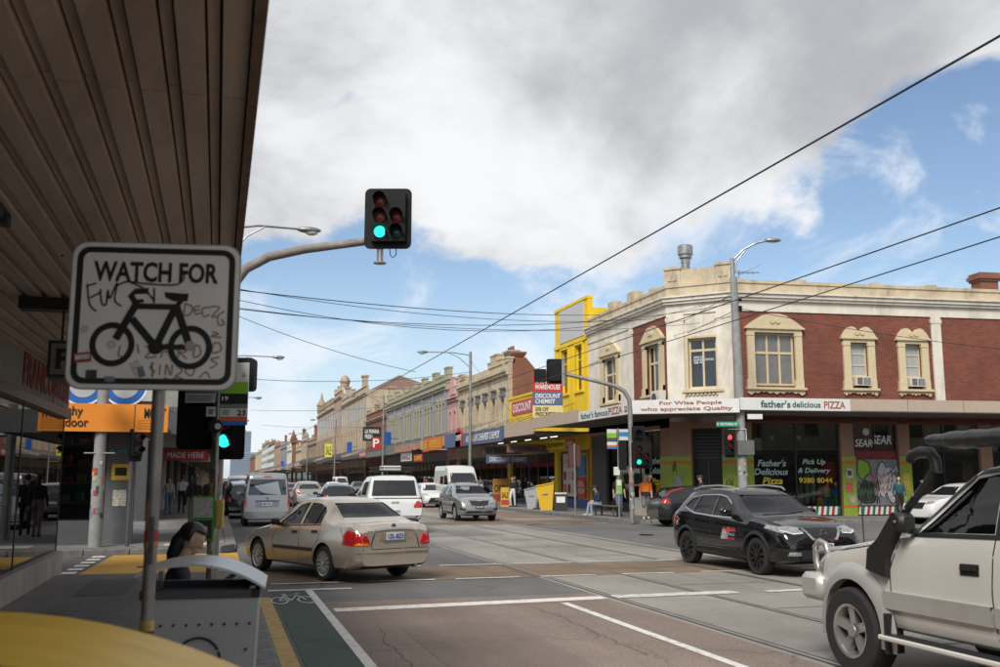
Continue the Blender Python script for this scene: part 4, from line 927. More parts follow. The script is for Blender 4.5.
# ---------------------------------------------------------------- left side: near shop with the big awning
sh = thing('near_shop', 'shop at left with reflective window under the big ribbed awning', 'building', (FAC_W, 19.2, 0))
sh.rotation_euler = (0, 0, R(90))      # local x runs away from the camera along the street, local y points away from the street
LL = 34.0                               # facade runs from local x=-34 to 0
M_plinth = mat('plinth_pale', (.36, .34, .31), .7, var=.15, dirt=.4)
MB().box(-LL, -.06, .1, 0, .25, .52).box(-.02, .25, .1, .0, 8, .52).build('plinth', M_plinth, sh)
M_refl = glass_mat('shop_glass_near', (.30, .31, .30), .45, 0.0)
M_frame = mat('shop_frame', (.05, .045, .04), .4)
for k in range(5):
    x = -k * 3.9
    MB().box(x - 3.88, .06, .52, x - .02, .075, 2.86).build('shop_window', M_refl, sh)
    MB().box(x - .012, .05, .52, x + .012, .09, 2.86).build('mullion', M_frame, sh)
for k in range(4): MB().box(-.05, .12 + 2 * k, .52, -.035, 2.1 + 2 * k, 2.86).build('shop_window', M_refl, sh)
MB().box(-LL, -.05, 2.86, .05, .2, 3.0).build('window_head', M_frame, sh)
M_signold = mat('sign_panel_old', (.30, .285, .265), .7, var=.15, dirt=.55, dcol=(.12, .10, .085))
sg = MB().box(-LL, .0, 3.0, 0, .2, 3.62).build('sign_board', M_signold, sh)
M_pinkred = mat('letter_pinkred', (.30, .045, .05), .7, var=.3)
text('FRANCO', sg, M_pinkred, T(-3.15, -.004, 3.32), 2.6, .46, bold=.03); text('FOODS', sg, M_pinkred, T(-.95, -.004, 3.32), 1.5, .4, bold=.03)
MB().box(-1.78, -.01, 3.0, -1.75, .0, 3.62).build('panel_joint', M_frame, sg)
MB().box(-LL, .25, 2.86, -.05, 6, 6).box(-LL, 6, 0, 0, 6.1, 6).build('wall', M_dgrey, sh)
MB().box(-LL, .3, .1, -.1, 6, .16).build('shop_floor', M_dgrey, sh)
for k in range(7): MB().box(-1.4 - 2.6 * k, 1.2, .16, -.6 - 2.6 * k, 1.7, 1.4).build('display_table', SHOPGOODS[k % 6], sh)
# the awning: ribbed sheet above the camera
aw = thing('street_awning', 'rusty brown ribbed metal awning overhead along the left edge', 'awning', (0, 0, 3.55))
M_rib = mat('awning_ribs', (.62, .50, .41), .6, var=.18, scale=3, dirt=.75, dcol=(.20, .14, .11), stretch=(1, .15, 1))
M_rust = mat('awning_rust', (.22, .15, .10), .8, var=.2, dirt=.8, dcol=(.09, .035, .015), dscale=5)
for (ya, yb) in ((-6, 4.49), (4.50, 19.6)):
    x = .06; i = 0
    while x > -2.75:
        w = .112 if i % 2 == 0 else .054
        z = .0 if i % 2 == 0 else .034
        MB().prism([(x - w + .004, z), (x - .004, z), (x - .001, z + .05), (x - w + .001, z + .05)], 'y', ya, yb).build('awning_slat', M_rib, aw)
        x -= w + .006; i += 1
MB().box(-2.75, -6, .055, .10, 19.6, .12).build('awning_deck', mat('awning_deck', (.03, .027, .025), .9), aw)
for (ya, yb) in ((-6, 4.493), (4.50, 19.62)): MB().box(.064, ya, -.03, .112, yb, .30).build('awning_edge', M_rust, aw)
MB().box(-2.7, 19.61, -.05, .112, 19.7, .42).build('awning_end', M_rust, aw)
for (x, y) in ((-.9, 8.5), (-1.25, 8.2), (-.6, 8.0)): MB().lathe([(.012, -.012), (.006, .0)], 8, (x, y, 0)).build('bolt', M_black, aw)
lb = thing('awning_lamp', 'small dark lamp bracket fixed under the ribbed awning', 'lamp', (-1.45, 6.6, 3.55))
MB().box(-.05, -.4, -.06, .05, .4, -.002).build('lamp_bar', M_black, lb)
for k in range(3): MB().box(-.07, -.32 + .26 * k, -.11, .07, -.2 + .26 * k, -.06).build('lamp_head', M_dgrey, lb)
fb = thing('box_sign', 'square hanging box sign with letter F under the awning', 'sign', (-1.62, 10.3, 2.93))
MB().box(.0, -.14, -.17, .55, .14, .19).build('sign_case', M_black, fb); pf = MB().box(.03, -.147, -.14, .52, -.141, .16).build('sign_face', mat('boxface', (.20, .19, .18), .5, var=.1), fb); text('F', pf, M_txtblack, T(.14, -.15, .01), .12, .20, bold=.03); text('OOD', pf, M_txtblack, T(.22, -.15, 0), .3, .28, bold=.03) if False else None
for x in (.1, .45): MB().tube([(x, 0, .19), (x, 0, .63)], .012, 6).build('hanger', M_black, fb)
MB().box(-.3, -.1, .50, .3, .1, .62).build('bracket', M_black, fb)

# outdoor shop on the far corner of the side street
oc = thing('outdoor_shop', 'dark corner shop with orange outdoor fascia across the side street', 'building', (FAC_W, 26.6, 0))
M_ow = mat('grey_shopwall', (.11, .112, .118), .7, var=.15, dirt=.3); M_up = mat('upper_grey', (.25, .25, .24), .8, var=.15, dirt=.3)
MB().box(-8, 0, 4.0, 0, .3, 7.5).box(-.3, .3, 4.0, 0, 14, 7.5).build('wall', M_up, oc)
MB().box(-.05, .02, .15, .62, .55, 4.0).build('corner_pillar', M_ow, oc)
MB().box(-8, .05, .15, -.05, .3, .75).build('stall_riser', M_dgrey, oc)
for k in range(4): MB().box(-2.0 * (k + 1) + .02, .12, .75, -2.0 * k - .08, .135, 3.3).build('shop_window', M_shopglass, oc); MB().box(-2.0 * k - .1, .08, .75, -2.0 * k - .03, .16, 3.3).build('mullion', M_black, oc)
for z in (1.15, 1.65, 2.1, 2.6):
    MB().box(-4.2, .5, z, -.2, .9, z + .04).build('shelf', mat('shelf_wood', (.20, .13, .08), .6), oc)
    for k in range(12):
        xx = -4.0 + .32 * k
        MB().cbox(xx, .52, z + .04, xx + random.uniform(.14, .26), .85, z + random.uniform(.14, .34), .02).build('shoe_box', random.choice(SHOPGOODS + [M_dgrey, M_black]), oc)
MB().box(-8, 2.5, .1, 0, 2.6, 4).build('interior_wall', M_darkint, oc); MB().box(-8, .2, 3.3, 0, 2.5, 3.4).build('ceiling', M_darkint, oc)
M_or = mat('fascia_orange', (.72, .24, .022), .5, var=.04)
ob = MB().box(-2.0, -1.05, 2.92, 1.42, -.98, 3.6).build('fascia_sign', M_or, oc)
ob2 = MB().box(-6.0, -1.05, 2.92, -2.01, -.98, 3.6).build('fascia_sign', M_or, oc)
text('Healthy\nOutdoor', ob, M_txtblack, T(-1.36, -1.055, 3.28), .95, .5, bold=.015, align='LEFT'); text('MONT', ob, M_txtblack, T(.86, -1.055, 3.38), .5, .26, bold=.03, align='LEFT')
for i in range(4): text('bushwalking cycling camp', ob, M_txtblack, T(.72, -1.055, 3.2 - i * .065), .62, .035, align='LEFT')
MB().box(.63, -1.06, 2.93, .645, -1.051, 3.59).build('panel_joint', M_txtblack, ob)
text('Tall', ob2, M_txtblack, T(-3.0, -1.055, 3.3), .5, .3, bold=.015)
MB().box(-6, -.98, 2.96, 1.42, -.0, 3.05).box(.63, 0.0, 2.96, 2.4, 13.4, 3.05).build('awning', M_soffit, oc); MB().box(2.4, 0, 2.92, 2.46, 13.4, 3.5).build('awning_fascia', M_dgrey, oc); MB().box(1.42, -.05, 2.92, 2.46, .0, 3.5).build('awning_fascia', M_dgrey, oc)
bb = MB().box(-3.6, -.12, 3.75, 1.2, -.04, 5.3).build('billboard', mat('bill_pale', (.45, .45, .45), .6), oc)
MB().box(-3.6, -.04, 3.62, 3.0, .0, 7.0).build('upper_wall', M_up, oc)
for cx in (-1.7, -.7, .3):
    mb = MB(); stroke(mb, ring_pts(cx, 4.15, .42, 0, 360, 28), .17, -.125); mb.build('lettering', mat('bill_blue', (.02, .12, .42), .5), bb, recalc=False)
    mb = MB(); stroke(mb, ring_pts(cx, 4.15, .53, 0, 360, 28), .05, -.128); mb.build('lettering', M_txtwhite, bb, recalc=False)
for i, (z, m) in enumerate(((1.95, mat('sticker_yellow', (.62, .40, .04), .6, var=.3, scale=20)), (1.3, POST[0]))): MB().box(.08 + .06 * i, .005, z - .2, .5 - .04 * i, .016, z + .2).build('poster', m, oc)
MB().box(.16, -.0, 1.86, .44, .004, 2.06).build('poster_print', M_txtblack, oc); scribble(oc, None, .02, 2.4, .55, .12, .01, mat('graffiti_teal', (.02, .28, .26), .6), 9, .03, 9)
# left row beyond
y = 27.2
for i, (w, m, s, mt) in enumerate(((7, M_dgrey, 'MADE HERE', M_red), (8, M_white_r, 'KEBABS', M_red), (9, MG, 'OPTICAL', M_signwhite), (12, M_b1, 'FABRICS', M_signwhite), (20, M_b2, '', None), (30, M_brickold, '', None), (60, M_b1, '', None), (120, M_b2, '', None), (160, MG, '', None))):
    lab = ['beige rendered left shop directly behind the outdoor shop', 'white rendered left shop with a red sign', 'grey left shop past the white one', 'tan left shop along the footpath', 'pale left building farther down', 'brick left building farther down', 'long tan left building far down', 'long pale left building near street end', 'grey left building at street end'][i]
    if i > 0:
        t, W = row_shop('left_shop', lab, FAC_W, y, y + w - .1, 9 + (i % 3) * .8, m, wins=tuple(1.5 + 2.6 * k for k in range(int((w - 1.5) / 2.6)))if i < 5 else (), awn=(3.2, 3.75), awd=2.5, face=-1, mawn=random.choice((M_red, M_dgrey, M_beige)), shop=i < 6, grp='shops along the left footpath')
    else:
        t, W = row_shop('left_shop', lab, FAC_W, 40.7 - 13.4 + 14 * 0 + 13.3, 40.6 + 7, 9, m, awn=(3.2, 3.75), awd=2.5, face=-1, mawn=M_red, grp='shops along the left footpath')
        MB().box(.3, .02, .15, .8, .1, 3.2).build('door', M_signwhite, t)
        y = 40.6
    if s: hang_sign(-1.3, y + 2.5, 2.75 + .1 * i, 1.7, .42, mt, s, M_txtblack if mt is not M_red else M_txtwhite, ['red hanging sign under the left awnings, nearest', 'red hanging sign under the left awnings, second', 'white hanging sign under the left awnings, nearer', 'white hanging sign under the left awnings, farther'][i], 'hanging signs along the left footpath')
    y += w
# distant high-rise and hazy trees at the end of the street
tw = thing('office_tower', 'blue grey stepped office tower far beyond the end of the street', 'tower', (50, 2000, 0))
M_tw = mat('tower_glass', (.24, .29, .36), .4, var=.05)
MB().box(-26, 0, 0, 22, 40, 52).box(-16, 5, 52, 12, 35, 94).box(-10, 10, 94, 2, 30, 97).build('tower_block', M_tw, tw)
for k in range(12): MB().box(-26.4, -.4, 3 + 4 * k, 22.4, -.05, 4.6 + 4 * k).build('window_band', mat('tower_band', (.15, .19, .25), .3), tw)
for k in range(10): MB().box(-16.4, 4.6, 54 + 4 * k, 12.4, 4.95, 55.6 + 4 * k).build('window_band', mat('tower_band', (.15, .19, .25)), tw)

# buildings on the near right corner, outside the frame, that the shop windows and car bodies mirror
for i, (X0, Y0, Y1, h_, m) in enumerate(((20.0, -6.0, 6.0, 9.5, M_brickold), (20.0, -22.0, -6.1, 8.6, M_b2))):
    row_shop('corner_shop', ['brick shop on the near right corner outside the frame', 'pale shop next to the near right corner outside the frame'][i], X0, Y0, Y1, h_, m, wins=tuple(1.8 + 2.6 * k for k in range(4)), trim=M_trim, awn=(3.6, 4.2))
for i, (x0, w) in enumerate(((20.2, 14), (34.4, 18), (52.6, 20))):
    t = thing('side_street_building', ['brick building on the cross street opposite the pizza shop', 'pale building on the cross street opposite the pizza shop', 'grey building farther along the cross street'][i], 'building', (x0 + w, 6.2 - .09 * (x0 - 20), 0), R(180 - 5), 'buildings on the cross street')
    b = MB(); wall(b, 0, w - .1, .1, 8.2 + i * .7, 0, .3, [(1.2 + 3 * k, 2.4 + 3 * k, 5, 7) for k in range(int(w / 3.2))] + [(1 + 3.4 * k, 3.6 + 3.4 * k, .7, 3.1) for k in range(int(w / 3.6))]); b.box(.3, .3, .1, w - .4, 10, 8); b.build('wall', (M_brickold, M_b2, MG)[i], t, weld=False)
    for k in range(int(w / 3.2)): MB().box(1.2 + 3 * k, .15, 5, 2.4 + 3 * k, .17, 7).build('window', M_glassw, t)
    for k in range(int(w / 3.6)): MB().box(1 + 3.4 * k, .15, .7, 3.6 + 3.4 * k, .17, 3.1).build('shop_window', M_glassw, t)
    MB().box(0, -2.6, 3.5, w - .1, -.01, 3.9).build('awning', M_dgrey, t)

# fluorescent tubes lit under the chemist awning
M_tube = mat('tube_light', (.8, .8, .8), .4, var=0, emit=(1, .97, .9), estr=1.1)
for i, y in enumerate((52.2, 54.0, 57.0, 60.0, 63.0)):
    t = thing('tube_lamp', ['tube lamp under chemist awning, nearest the pizza shop', 'tube lamp under chemist awning, second from the pizza shop', 'tube lamp under chemist awning, middle one', 'tube lamp under chemist awning, fourth from the pizza shop', 'tube lamp under chemist awning, farthest'][i], 'lamp', (18.2, y, 4.12), 0, 'tube lamps under the chemist awning')
    MB().box(-.05, -.65, .0, .05, .65, .06).build('lamp_base', M_signwhite, t); MB().tube([(0, -.6, -.02), (0, .6, -.02)], .02, 8).build('tube', M_tube, t)
# the cross street goes on past the corner building
e0 = ME @ Vector((24.1, 0, 0))
for i, (w, h_, m) in enumerate(((16, 8.2, M_b2), (14, 7.2, M_brickold), (20, 9.0, MG))):
    p0 = ME @ Vector((24.1 + (0, 16.1, 30.2)[i], .4 + .3 * i, 0)); t = thing('cross_street_building', ['pale two storey building beyond the brick corner building', 'low brick building farther along the cross street', 'grey building at the far end of the cross street'][i], 'building', p0, -A55, 'buildings along the cross street')
    b = MB(); ops = [(1.2 + 3 * k, 2.4 + 3 * k, 4.6, 6.2) for k in range(int(w / 3.2))] + [(1 + 3.4 * k, 3.6 + 3.4 * k, .8, 3.1) for k in range(int(w / 3.6))]
    wall(b, 0, w, .1, h_, 0, .3, ops); b.box(.3, .4, .1, w - .3, 10, h_ - .5); b.build('wall', m, t, weld=False)
    for (a, c_, z0, z1) in ops: MB().box(a, .15, z0, c_, .17, z1).build('window', M_glassw, t)
    MB().box(-.02, -.2, h_ - .6, w + .02, .3, h_ - .4).build('cornice', m, t)
# ================================================================== street furniture
M_pole = mat('pole_galv', (.30, .295, .28), .5, .55, var=.25, scale=5, dirt=.45, dcol=(.13, .10, .08))
M_polegrey = mat('pole_grey', (.27, .27, .265), .7, var=.2, scale=4, dirt=.4)
M_mast = mat('mast_rusty', (.25, .225, .195), .75, .2, var=.25, scale=8, dirt=.5, dcol=(.12, .09, .07))
M_sigblk = mat('signal_black', (.010, .010, .011), .6, var=.15, spec=.2)
M_hoodblk = mat('signal_visor', (.010, .010, .011), .7, var=0, spec=.2)
M_lens_r = mat('lens_red_off', (.20, .018, .014), .25, var=0); M_lens_y = mat('lens_amber_off', (.26, .05, .02), .25, var=0); M_lens_g = mat('lens_green_off', (.012, .045, .04), .25, var=0)
M_green_on = mat('lens_green_lit', (.02, .6, .45), .3, var=0, emit=(.03, .85, .62), estr=1.15)
M_red_on = mat('lens_red_lit', (.6, .02, .02), .3, var=0, emit=(1, .05, .04), estr=1.6)
STICK = [mat('sticker_%d' % i, c, .5, var=.45, scale=30) for i, c in enumerate(((.36, .05, .04), (.50, .38, .10), (.55, .55, .52), (.16, .20, .26), (.06, .06, .06), (.42, .22, .10), (.40, .40, .37)))]
def stickers(parent, x, y, r, z0, z1, n, seed=1, face=-90):
    """paper stickers wrapped on a pole"""
    rr = random.Random(seed)
    for i in range(n):
        a = R(face + rr.uniform(-75, 75)); w = rr.uniform(.35, .9); h = rr.uniform(.03, .10); z = rr.uniform(z0, z1); k = 4; R_ = r + .0025 + .0006 * i
        V = [(x + R_ * math.cos(a + w * (j / k - .5)), y + R_ * math.sin(a + w * (j / k - .5)), z + (h if q else -h)) for q in (0, 1) for j in range(k + 1)]
        MB().add(V, [(j, j + 1, k + 2 + j, k + 1 + j) for j in range(k)]).build('sticker', rr.choice(STICK), parent, recalc=False)
def rrect(x0, z0, x1, z1, r, n=5):
    P = []
    for cx, cz, a in ((x1 - r, z1 - r, 0), (x0 + r, z1 - r, 90), (x0 + r, z0 + r, 180), (x1 - r, z0 + r, 270)):
        for i in range(n + 1): q = R(a + 90 * i / n); P.append((cx + r * math.cos(q), cz + r * math.sin(q)))
    return P
def rring(o, i, m, mb, y0, y1):
    """frame between two rounded rects with equal point counts"""
    n = len(o); V = [(x, y0, z) for x, z in o] + [(x, y0, z) for x, z in i] + [(x, y1, z) for x, z in o] + [(x, y1, z) for x, z in i]
    mb.add(V, [(k, (k + 1) % n, n + (k + 1) % n, n + k) for k in range(n)] + [(2 * n + k, 2 * n + (k + 1) % n, 3 * n + (k + 1) % n, 3 * n + k) for k in range(n)] + [(k, (k + 1) % n, 2 * n + (k + 1) % n, 2 * n + k) for k in range(n)] + [(n + k, n + (k + 1) % n, 3 * n + (k + 1) % n, 3 * n + k) for k in range(n)])
def signal(parent, M, x0, z0, x1, z1, lamps, r=.10, lr=.088, back=.05, name='signal_head'):
    """backing board with hooded lenses, facing -y of M"""
    b = MB(M); b.prism(rrect(x0, z0, x1, z1, r), 'y', 0, .025)
    xs = [l[0] for l in lamps]; zs = [l[1] for l in lamps]
    b.box(min(xs) - lr - .04, -.10, min(zs) - lr - .05, max(xs) + lr + .04 if len(set(xs)) > 1 else max(xs) + lr + .04, .18, max(zs) + lr + .04)
    h = b.build(name, M_sigblk, parent, weld=False)
    for (x, z, m, *rest) in lamps:
        MB(M).lathe([(lr, -.112), (lr * .7, -.125), (0, -.13)], 18, (x, 0, z), 'y').build('lens', m, h, smooth=40)
        v = MB(M); n = 12; V = []
        for yy in (-.10, -.30):
            for rr_ in (lr + .012, lr + .004):
                for i in range(n + 1):
                    q = R(-25 + 230 * i / n); V.append((x + rr_ * math.cos(q), yy + (.08 if yy < -.2 and math.sin(q) < 0 else 0), z + rr_ * math.sin(q)))
        k = n + 1
        Fc = [(i, i + 1, 2 * k + i + 1, 2 * k + i) for i in range(n)] + [(k + i, k + i + 1, 3 * k + i + 1, 3 * k + i) for i in range(n)] + [(2 * k + i, 2 * k + i + 1, 3 * k + i + 1, 3 * k + i) for i in range(n)]
        v.add(V, Fc); v.build('visor', M_hoodblk, h, smooth=40)
    return h
# ---------------------------------------------------------------- WATCH FOR bicycle sign on its post
SY = 4.2
ws = thing('road_sign', 'white WATCH FOR bicycle sign with black border, graffiti and stickers', 'sign', (-.275, SY, .15))
ws.rotation_euler = (0, 0, R(-9))
ZS = 2.16 - .15
W2, HS = .335, .605
pl = MB().prism(rrect(-W2 - .005, ZS - .005, W2 + .005, ZS + HS + .005, .062), 'y', .0, .012).build('sign_plate', M_galv, ws)
MB().prism(rrect(-W2, ZS, W2, ZS + HS, .06), 'y', -.003, -.0002).build('sign_face', mat('sign_reflective', (.82, .80, .77), .45, var=.06, scale=6, dirt=.2, dcol=(.55, .51, .45)), ws)
SB = mat('sign_black', (.012, .012, .013), .45, var=0)
mb = MB(); rring(rrect(-W2 + .018, ZS + .018, W2 - .018, ZS + HS - .018, .05), rrect(-W2 + .042, ZS + .042, W2 - .042, ZS + HS - .042, .03), None, mb, -.0045, -.0032); mb.build('sign_border', SB, ws)
text('WATCH FOR', pl, SB, T(.0, -.0002, ZS + .485), .50, .086, depth=.005, bold=.03)
def S(u, v): return (-W2 + u / 792 * 2 * W2 * 1.03 - .006, ZS + HS - (v - 22) / 627 * HS)       # pixels of the sign close-up to sign plane
bk = MB(); yb = -.0052
for cx, cz in ((207, 462), (562, 470)):
    o, i_ = ring_pts(0, 0, 1, 0, 360, 36)[:-1], None
    c = S(cx, cz); ro, ri = .0915, .0665
    n = 36; V = [(c[0] + ro * a * 0.97, yb, c[1] + ro * b_) for a, b_ in o] + [(c[0] + ri * a * .97, yb, c[1] + ri * b_) for a, b_ in o]
    bk.add(V, [(k, (k + 1) % n, n + (k + 1) % n, n + k) for k in range(n)])
for (pts, w) in (([(562, 470), (490, 290)], .030), ([(490, 290), (405, 470)], .030), ([(405, 470), (290, 350)], .030), ([(300, 296), (490, 296)], .024), ([(222, 440), (310, 280)], .030), ([(405, 470), (562, 470)], .022), ([(310, 290), (280, 250), (300, 232), (360, 228)], .024), ([(285, 245), (300, 275), (340, 272)], .016), ([(490, 296), (515, 262)], .02)):
    stroke(bk, [S(*p_) for p_ in pts], w, yb - random.uniform(.0001, .0006))
bk.add([(S(*q)[0], yb - .0004, S(*q)[1]) for q in ((432, 232), (545, 238), (540, 270), (480, 272), (440, 256))], [(0, 1, 2, 3, 4)])
c = S(405, 470); bk.add([(c[0] + .031 * math.cos(k * math.pi / 9), yb - .0007, c[1] + .031 * math.sin(k * math.pi / 9)) for k in range(18)], [tuple(range(18))])
bk.build('bicycle_symbol', SB, pl, recalc=False)
gb = MB()
for pts in ([(80, 205), (95, 290), (128, 322)], [(75, 215), (120, 200)], [(95, 265), (140, 240)], [(140, 225), (150, 285), (170, 290), (175, 230), (185, 265), (215, 195), (208, 270), (240, 297)], [(215, 210), (260, 190), (350, 198), (470, 200), (515, 180), (518, 140)], [(265, 190), (330, 215), (375, 255), (390, 280)], [(385, 215), (388, 280)]):
    stroke(gb, smooth_curve([S(*p_) for p_ in pts], 6), .0065, -.0062)
gb.build('graffiti', SB, pl, recalc=False)
gbr = mat('graffiti_brown', (.36, .235, .17), .6, var=.25, scale=40); gp = MB()
for pts in ([(530, 280), (528, 330), (555, 325), (565, 295), (530, 280)], [(600, 290), (575, 295), (580, 325), (605, 318)], [(578, 308), (600, 305)], [(650, 295), (612, 300), (618, 335), (645, 325)], [(650, 290), (690, 295), (655, 335), (690, 330)], [(715, 310), (685, 330), (690, 370), (715, 365), (700, 345)],
            [(245, 465), (240, 510), (275, 515)], [(320, 460), (330, 500)], [(355, 470), (405, 470), (360, 515), (410, 512)], [(430, 515), (455, 455), (480, 520)], [(445, 490), (475, 490)], [(510, 515), (512, 460), (545, 470), (540, 490), (515, 492), (550, 520)], [(585, 460), (580, 510), (610, 500), (605, 465), (585, 460)],
            [(400, 540), (385, 560), (405, 575), (390, 595)], [(392, 535), (398, 600)], [(430, 545), (428, 590)], [(455, 590), (458, 545), (480, 590), (485, 545)], [(500, 545), (530, 570), (500, 595)], [(560, 545), (545, 575), (575, 590), (590, 560)], [(660, 400), (690, 410), (655, 420), (705, 425)], [(670, 450), (665, 490), (705, 480), (695, 450), (670, 450)], [(700, 510), (660, 520), (690, 540), (655, 560)], [(450, 600), (480, 610), (510, 598), (540, 610)], [(610, 600), (640, 575), (660, 600)]):
    stroke(gp, smooth_curve([S(*p_) for p_ in pts], 5), .0072, -.0041)
gp.build('graffiti', gbr, pl, recalc=False)
def sq(u0, v0, u1, v1, m, y=-.0065, rot=0, name='sticker'):
    a, b_ = S(u0, v0), S(u1, v1); cx, cz = (a[0] + b_[0]) / 2, (a[1] + b_[1]) / 2; V = []
    for x, z in ((a[0], a[1]), (b_[0], a[1]), (b_[0], b_[1]), (a[0], b_[1])): dx, dz = x - cx, z - cz; V.append((cx + dx * math.cos(rot) - dz * math.sin(rot), y, cz + dx * math.sin(rot) + dz * math.cos(rot)))
    MB().add(V, [(0, 1, 2, 3)]).build(name, m, pl, recalc=False)
sq(40, 498, 118, 540, STICK[0], rot=.12); sq(46, 508, 110, 528, STICK[2], -.0068, .12); sq(98, 572, 147, 608, STICK[4]); sq(183, 598, 228, 622, STICK[3]); sq(305, 530, 345, 590, STICK[2], rot=.5); sq(330, 555, 360, 600, STICK[3], -.0067, .3)
for k in range(6):
    for (cu, cv, rr_) in ((205, 462, .012), (80, 398, .010)):
        c0 = S(cu, cv); a = R(60 * k); MB().add([(c0[0] + rr_ * math.cos(a) + .0065 * math.cos(q * math.pi / 4), -.0066, c0[1] + rr_ * math.sin(a) + .0065 * math.sin(q * math.pi / 4)) for q in range(8)], [tuple(range(8))]).build('flower_sticker', mat('flower_pale', (.55, .53, .5), .6), pl, recalc=False)
c0 = S(562, 463); MB().add([(c0[0] + .021 * math.cos(q * math.pi / 8), -.0066, c0[1] + .021 * math.sin(q * math.pi / 8)) for q in range(16)], [tuple(range(16))]).build('round_sticker', mat('sticker_mauve', (.4, .36, .36), .6, var=.4, scale=60), pl, recalc=False)
PX = .022
MB().tube([(PX, .05, -.05), (PX, .05, ZS + HS - .06)], .026, 16).build('post', M_pole, ws, smooth=50)
for z in (ZS + .12, ZS + .47): MB().lathe([(.031, z), (.031, z + .03)], 14, (PX, .05, 0)).build('clamp', M_galv, ws)
stickers(ws, PX, .05, .026, 1.05, 1.8, 2, 3)
for z, m, h in ((1.42, STICK[0], .022), (1.385, STICK[5], .012), (1.06, STICK[1], .028), (1.04, STICK[4], .008)):
    k = 10; r_ = .0285; MB().add([(PX + r_ * math.cos(R(-180 + 180 * j / k)), .05 + r_ * math.sin(R(-180 + 180 * j / k)), z + q) for q in (-h, h) for j in range(k + 1)], [(j, j + 1, k + 2 + j, k + 1 + j) for j in range(k)]).build('sticker_band', m, ws, recalc=False)
# ---------------------------------------------------------------- bins with arched hoods
def litter_bin(name, label, loc, rz, mbody, mhood, w=.62, group=None, logo=True, hoodw=None, hh=1.10, arch=.115, thick=.012):
    t = thing(name, label, 'bin', loc, rz, group)
    wt, wb, d = w / 2, w / 2 * .86, .27; z1 = hh
    MB().add([(-wb, -d * .9, .04), (wb, -d * .9, .04), (wb, d * .9, .04), (-wb, d * .9, .04), (-wt, -d, z1), (wt, -d, z1), (wt, d, z1), (-wt, d, z1)], [(0, 3, 2, 1), (0, 1, 5, 4), (1, 2, 6, 5), (2, 3, 7, 6), (3, 0, 4, 7)]).build('bin_body', mbody, t)
    MB().box(-wt + .015, -d + .015, z1 - .12, wt - .015, d - .015, z1 - .10).build('bin_well', M_black, t)
    mb = MB()
    for (a, b_, c_, e) in ((-wt, -d, wt, -d + .03), (-wt, d - .03, wt, d), (-wt, -d, -wt + .03, d), (wt - .03, -d, wt, d)): mb.box(a - .006, b_ - .006, z1 - .02, c_ + .006, e + .006, z1 + .018)
    mb.build('rim', M_dgrey, t, weld=False)
    hw = hoodw or wt + .03; n = 14
    prof = []
    for i in range(n + 1):
        u = i / n; x = -hw + 2 * hw * u; prof.append((x, z1 + .03 + arch * (1 - (abs(2 * u - .8) / 1.2) ** 2.1)))
    P_ = [(x, z) for x, z in prof] + [(x, z - thick) for x, z in prof[::-1]]
    MB().prism(P_, 'y', -d - .02, d + .02).build('hood', mhood, t, smooth=30)
    for sx in (-1, 1):
        for sy in (-1, 1): MB().box(sx * (wt - .03) - .012, sy * (d - .05) - .012, z1 - .1, sx * (wt - .03) + .012, sy * (d - .05) + .012, z1 + (.07 if sx < 0 else .03)).build('hood_strut', M_galv, t)
    dk = M_black
    for i in range(9): MB().lathe([(.007, -.004), (.007, .0)], 8, (-wt * .86 + wt * 1.72 * i / 8, -d + .002 - .001, z1 - .14), 'y').build('perforation', dk, t)
    for i in range(1, 6): MB().lathe([(.007, -.004), (.007, .003)], 8, (wt * .84 - i * .008, -d + .003, z1 - .14 - .12 * i), 'y').build('perforation', dk, t)
    if logo:
        lg = MB(); stroke(lg, ring_pts(.0, z1 - .30, .10, 25, 155, 16), .012, -d - .001); stroke(lg, ring_pts(.0, z1 - .30, .10, 205, 335, 16), .012, -d + .018); stroke(lg, ring_pts(.0, z1 - .30, .10, 160, 200, 6), .012, -d + .004); stroke(lg, ring_pts(.0, z1 - .30, .10, -20, 20, 6), .012, -d + .004)
        for (x, hgt) in ((-.045, .09), (.04, .08), (0, .05)): lg.add([(x - .014, -d + .003, z1 - .38), (x + .014, -d + .003, z1 - .38), (x, -d - .001, z1 - .38 + hgt)], [(0, 1, 2)])
        o = lg.build('emblem', dk, t, recalc=False); o.location.y = -.006
    MB().box(-wb + .04, -d * .8, 0, wb - .04, d * .8, .05).build('base', M_dgrey, t)
    return t
M_bingrey = mat('bin_grey', (.42, .425, .43), .5, .15, var=.08, scale=3, dirt=.25)
M_binhood = mat('bin_hood_steel', (.52, .53, .54), .38, .35, var=.06)
M_binyel = mat('bin_yellow', (.82, .52, .06), .45, var=.10, scale=4, dirt=.3, dcol=(.45, .26, .04), dscale=6, stretch=(.3, 4, 4))
gbn = litter_bin('litter_bin', 'grey steel street litter bin with arched hood, in front of seated woman', (-.035, 5.25, .15), R(-4), M_bingrey, M_binhood, w=.54)
MB().cbox(-.24, -.2, 1.02, .02, .1, 1.07, .02).build('takeaway_lid', mat('rubbish', (.35, .35, .35), .4, var=.3, scale=15), gbn)
litter_bin('litter_bin', 'big yellow recycling bin hood blurred in the near foreground', (-.52, 2.55, .15), R(-12), M_binyel, M_binyel, w=.66, logo=False, hoodw=.74, hh=1.035, arch=.245, thick=.03)
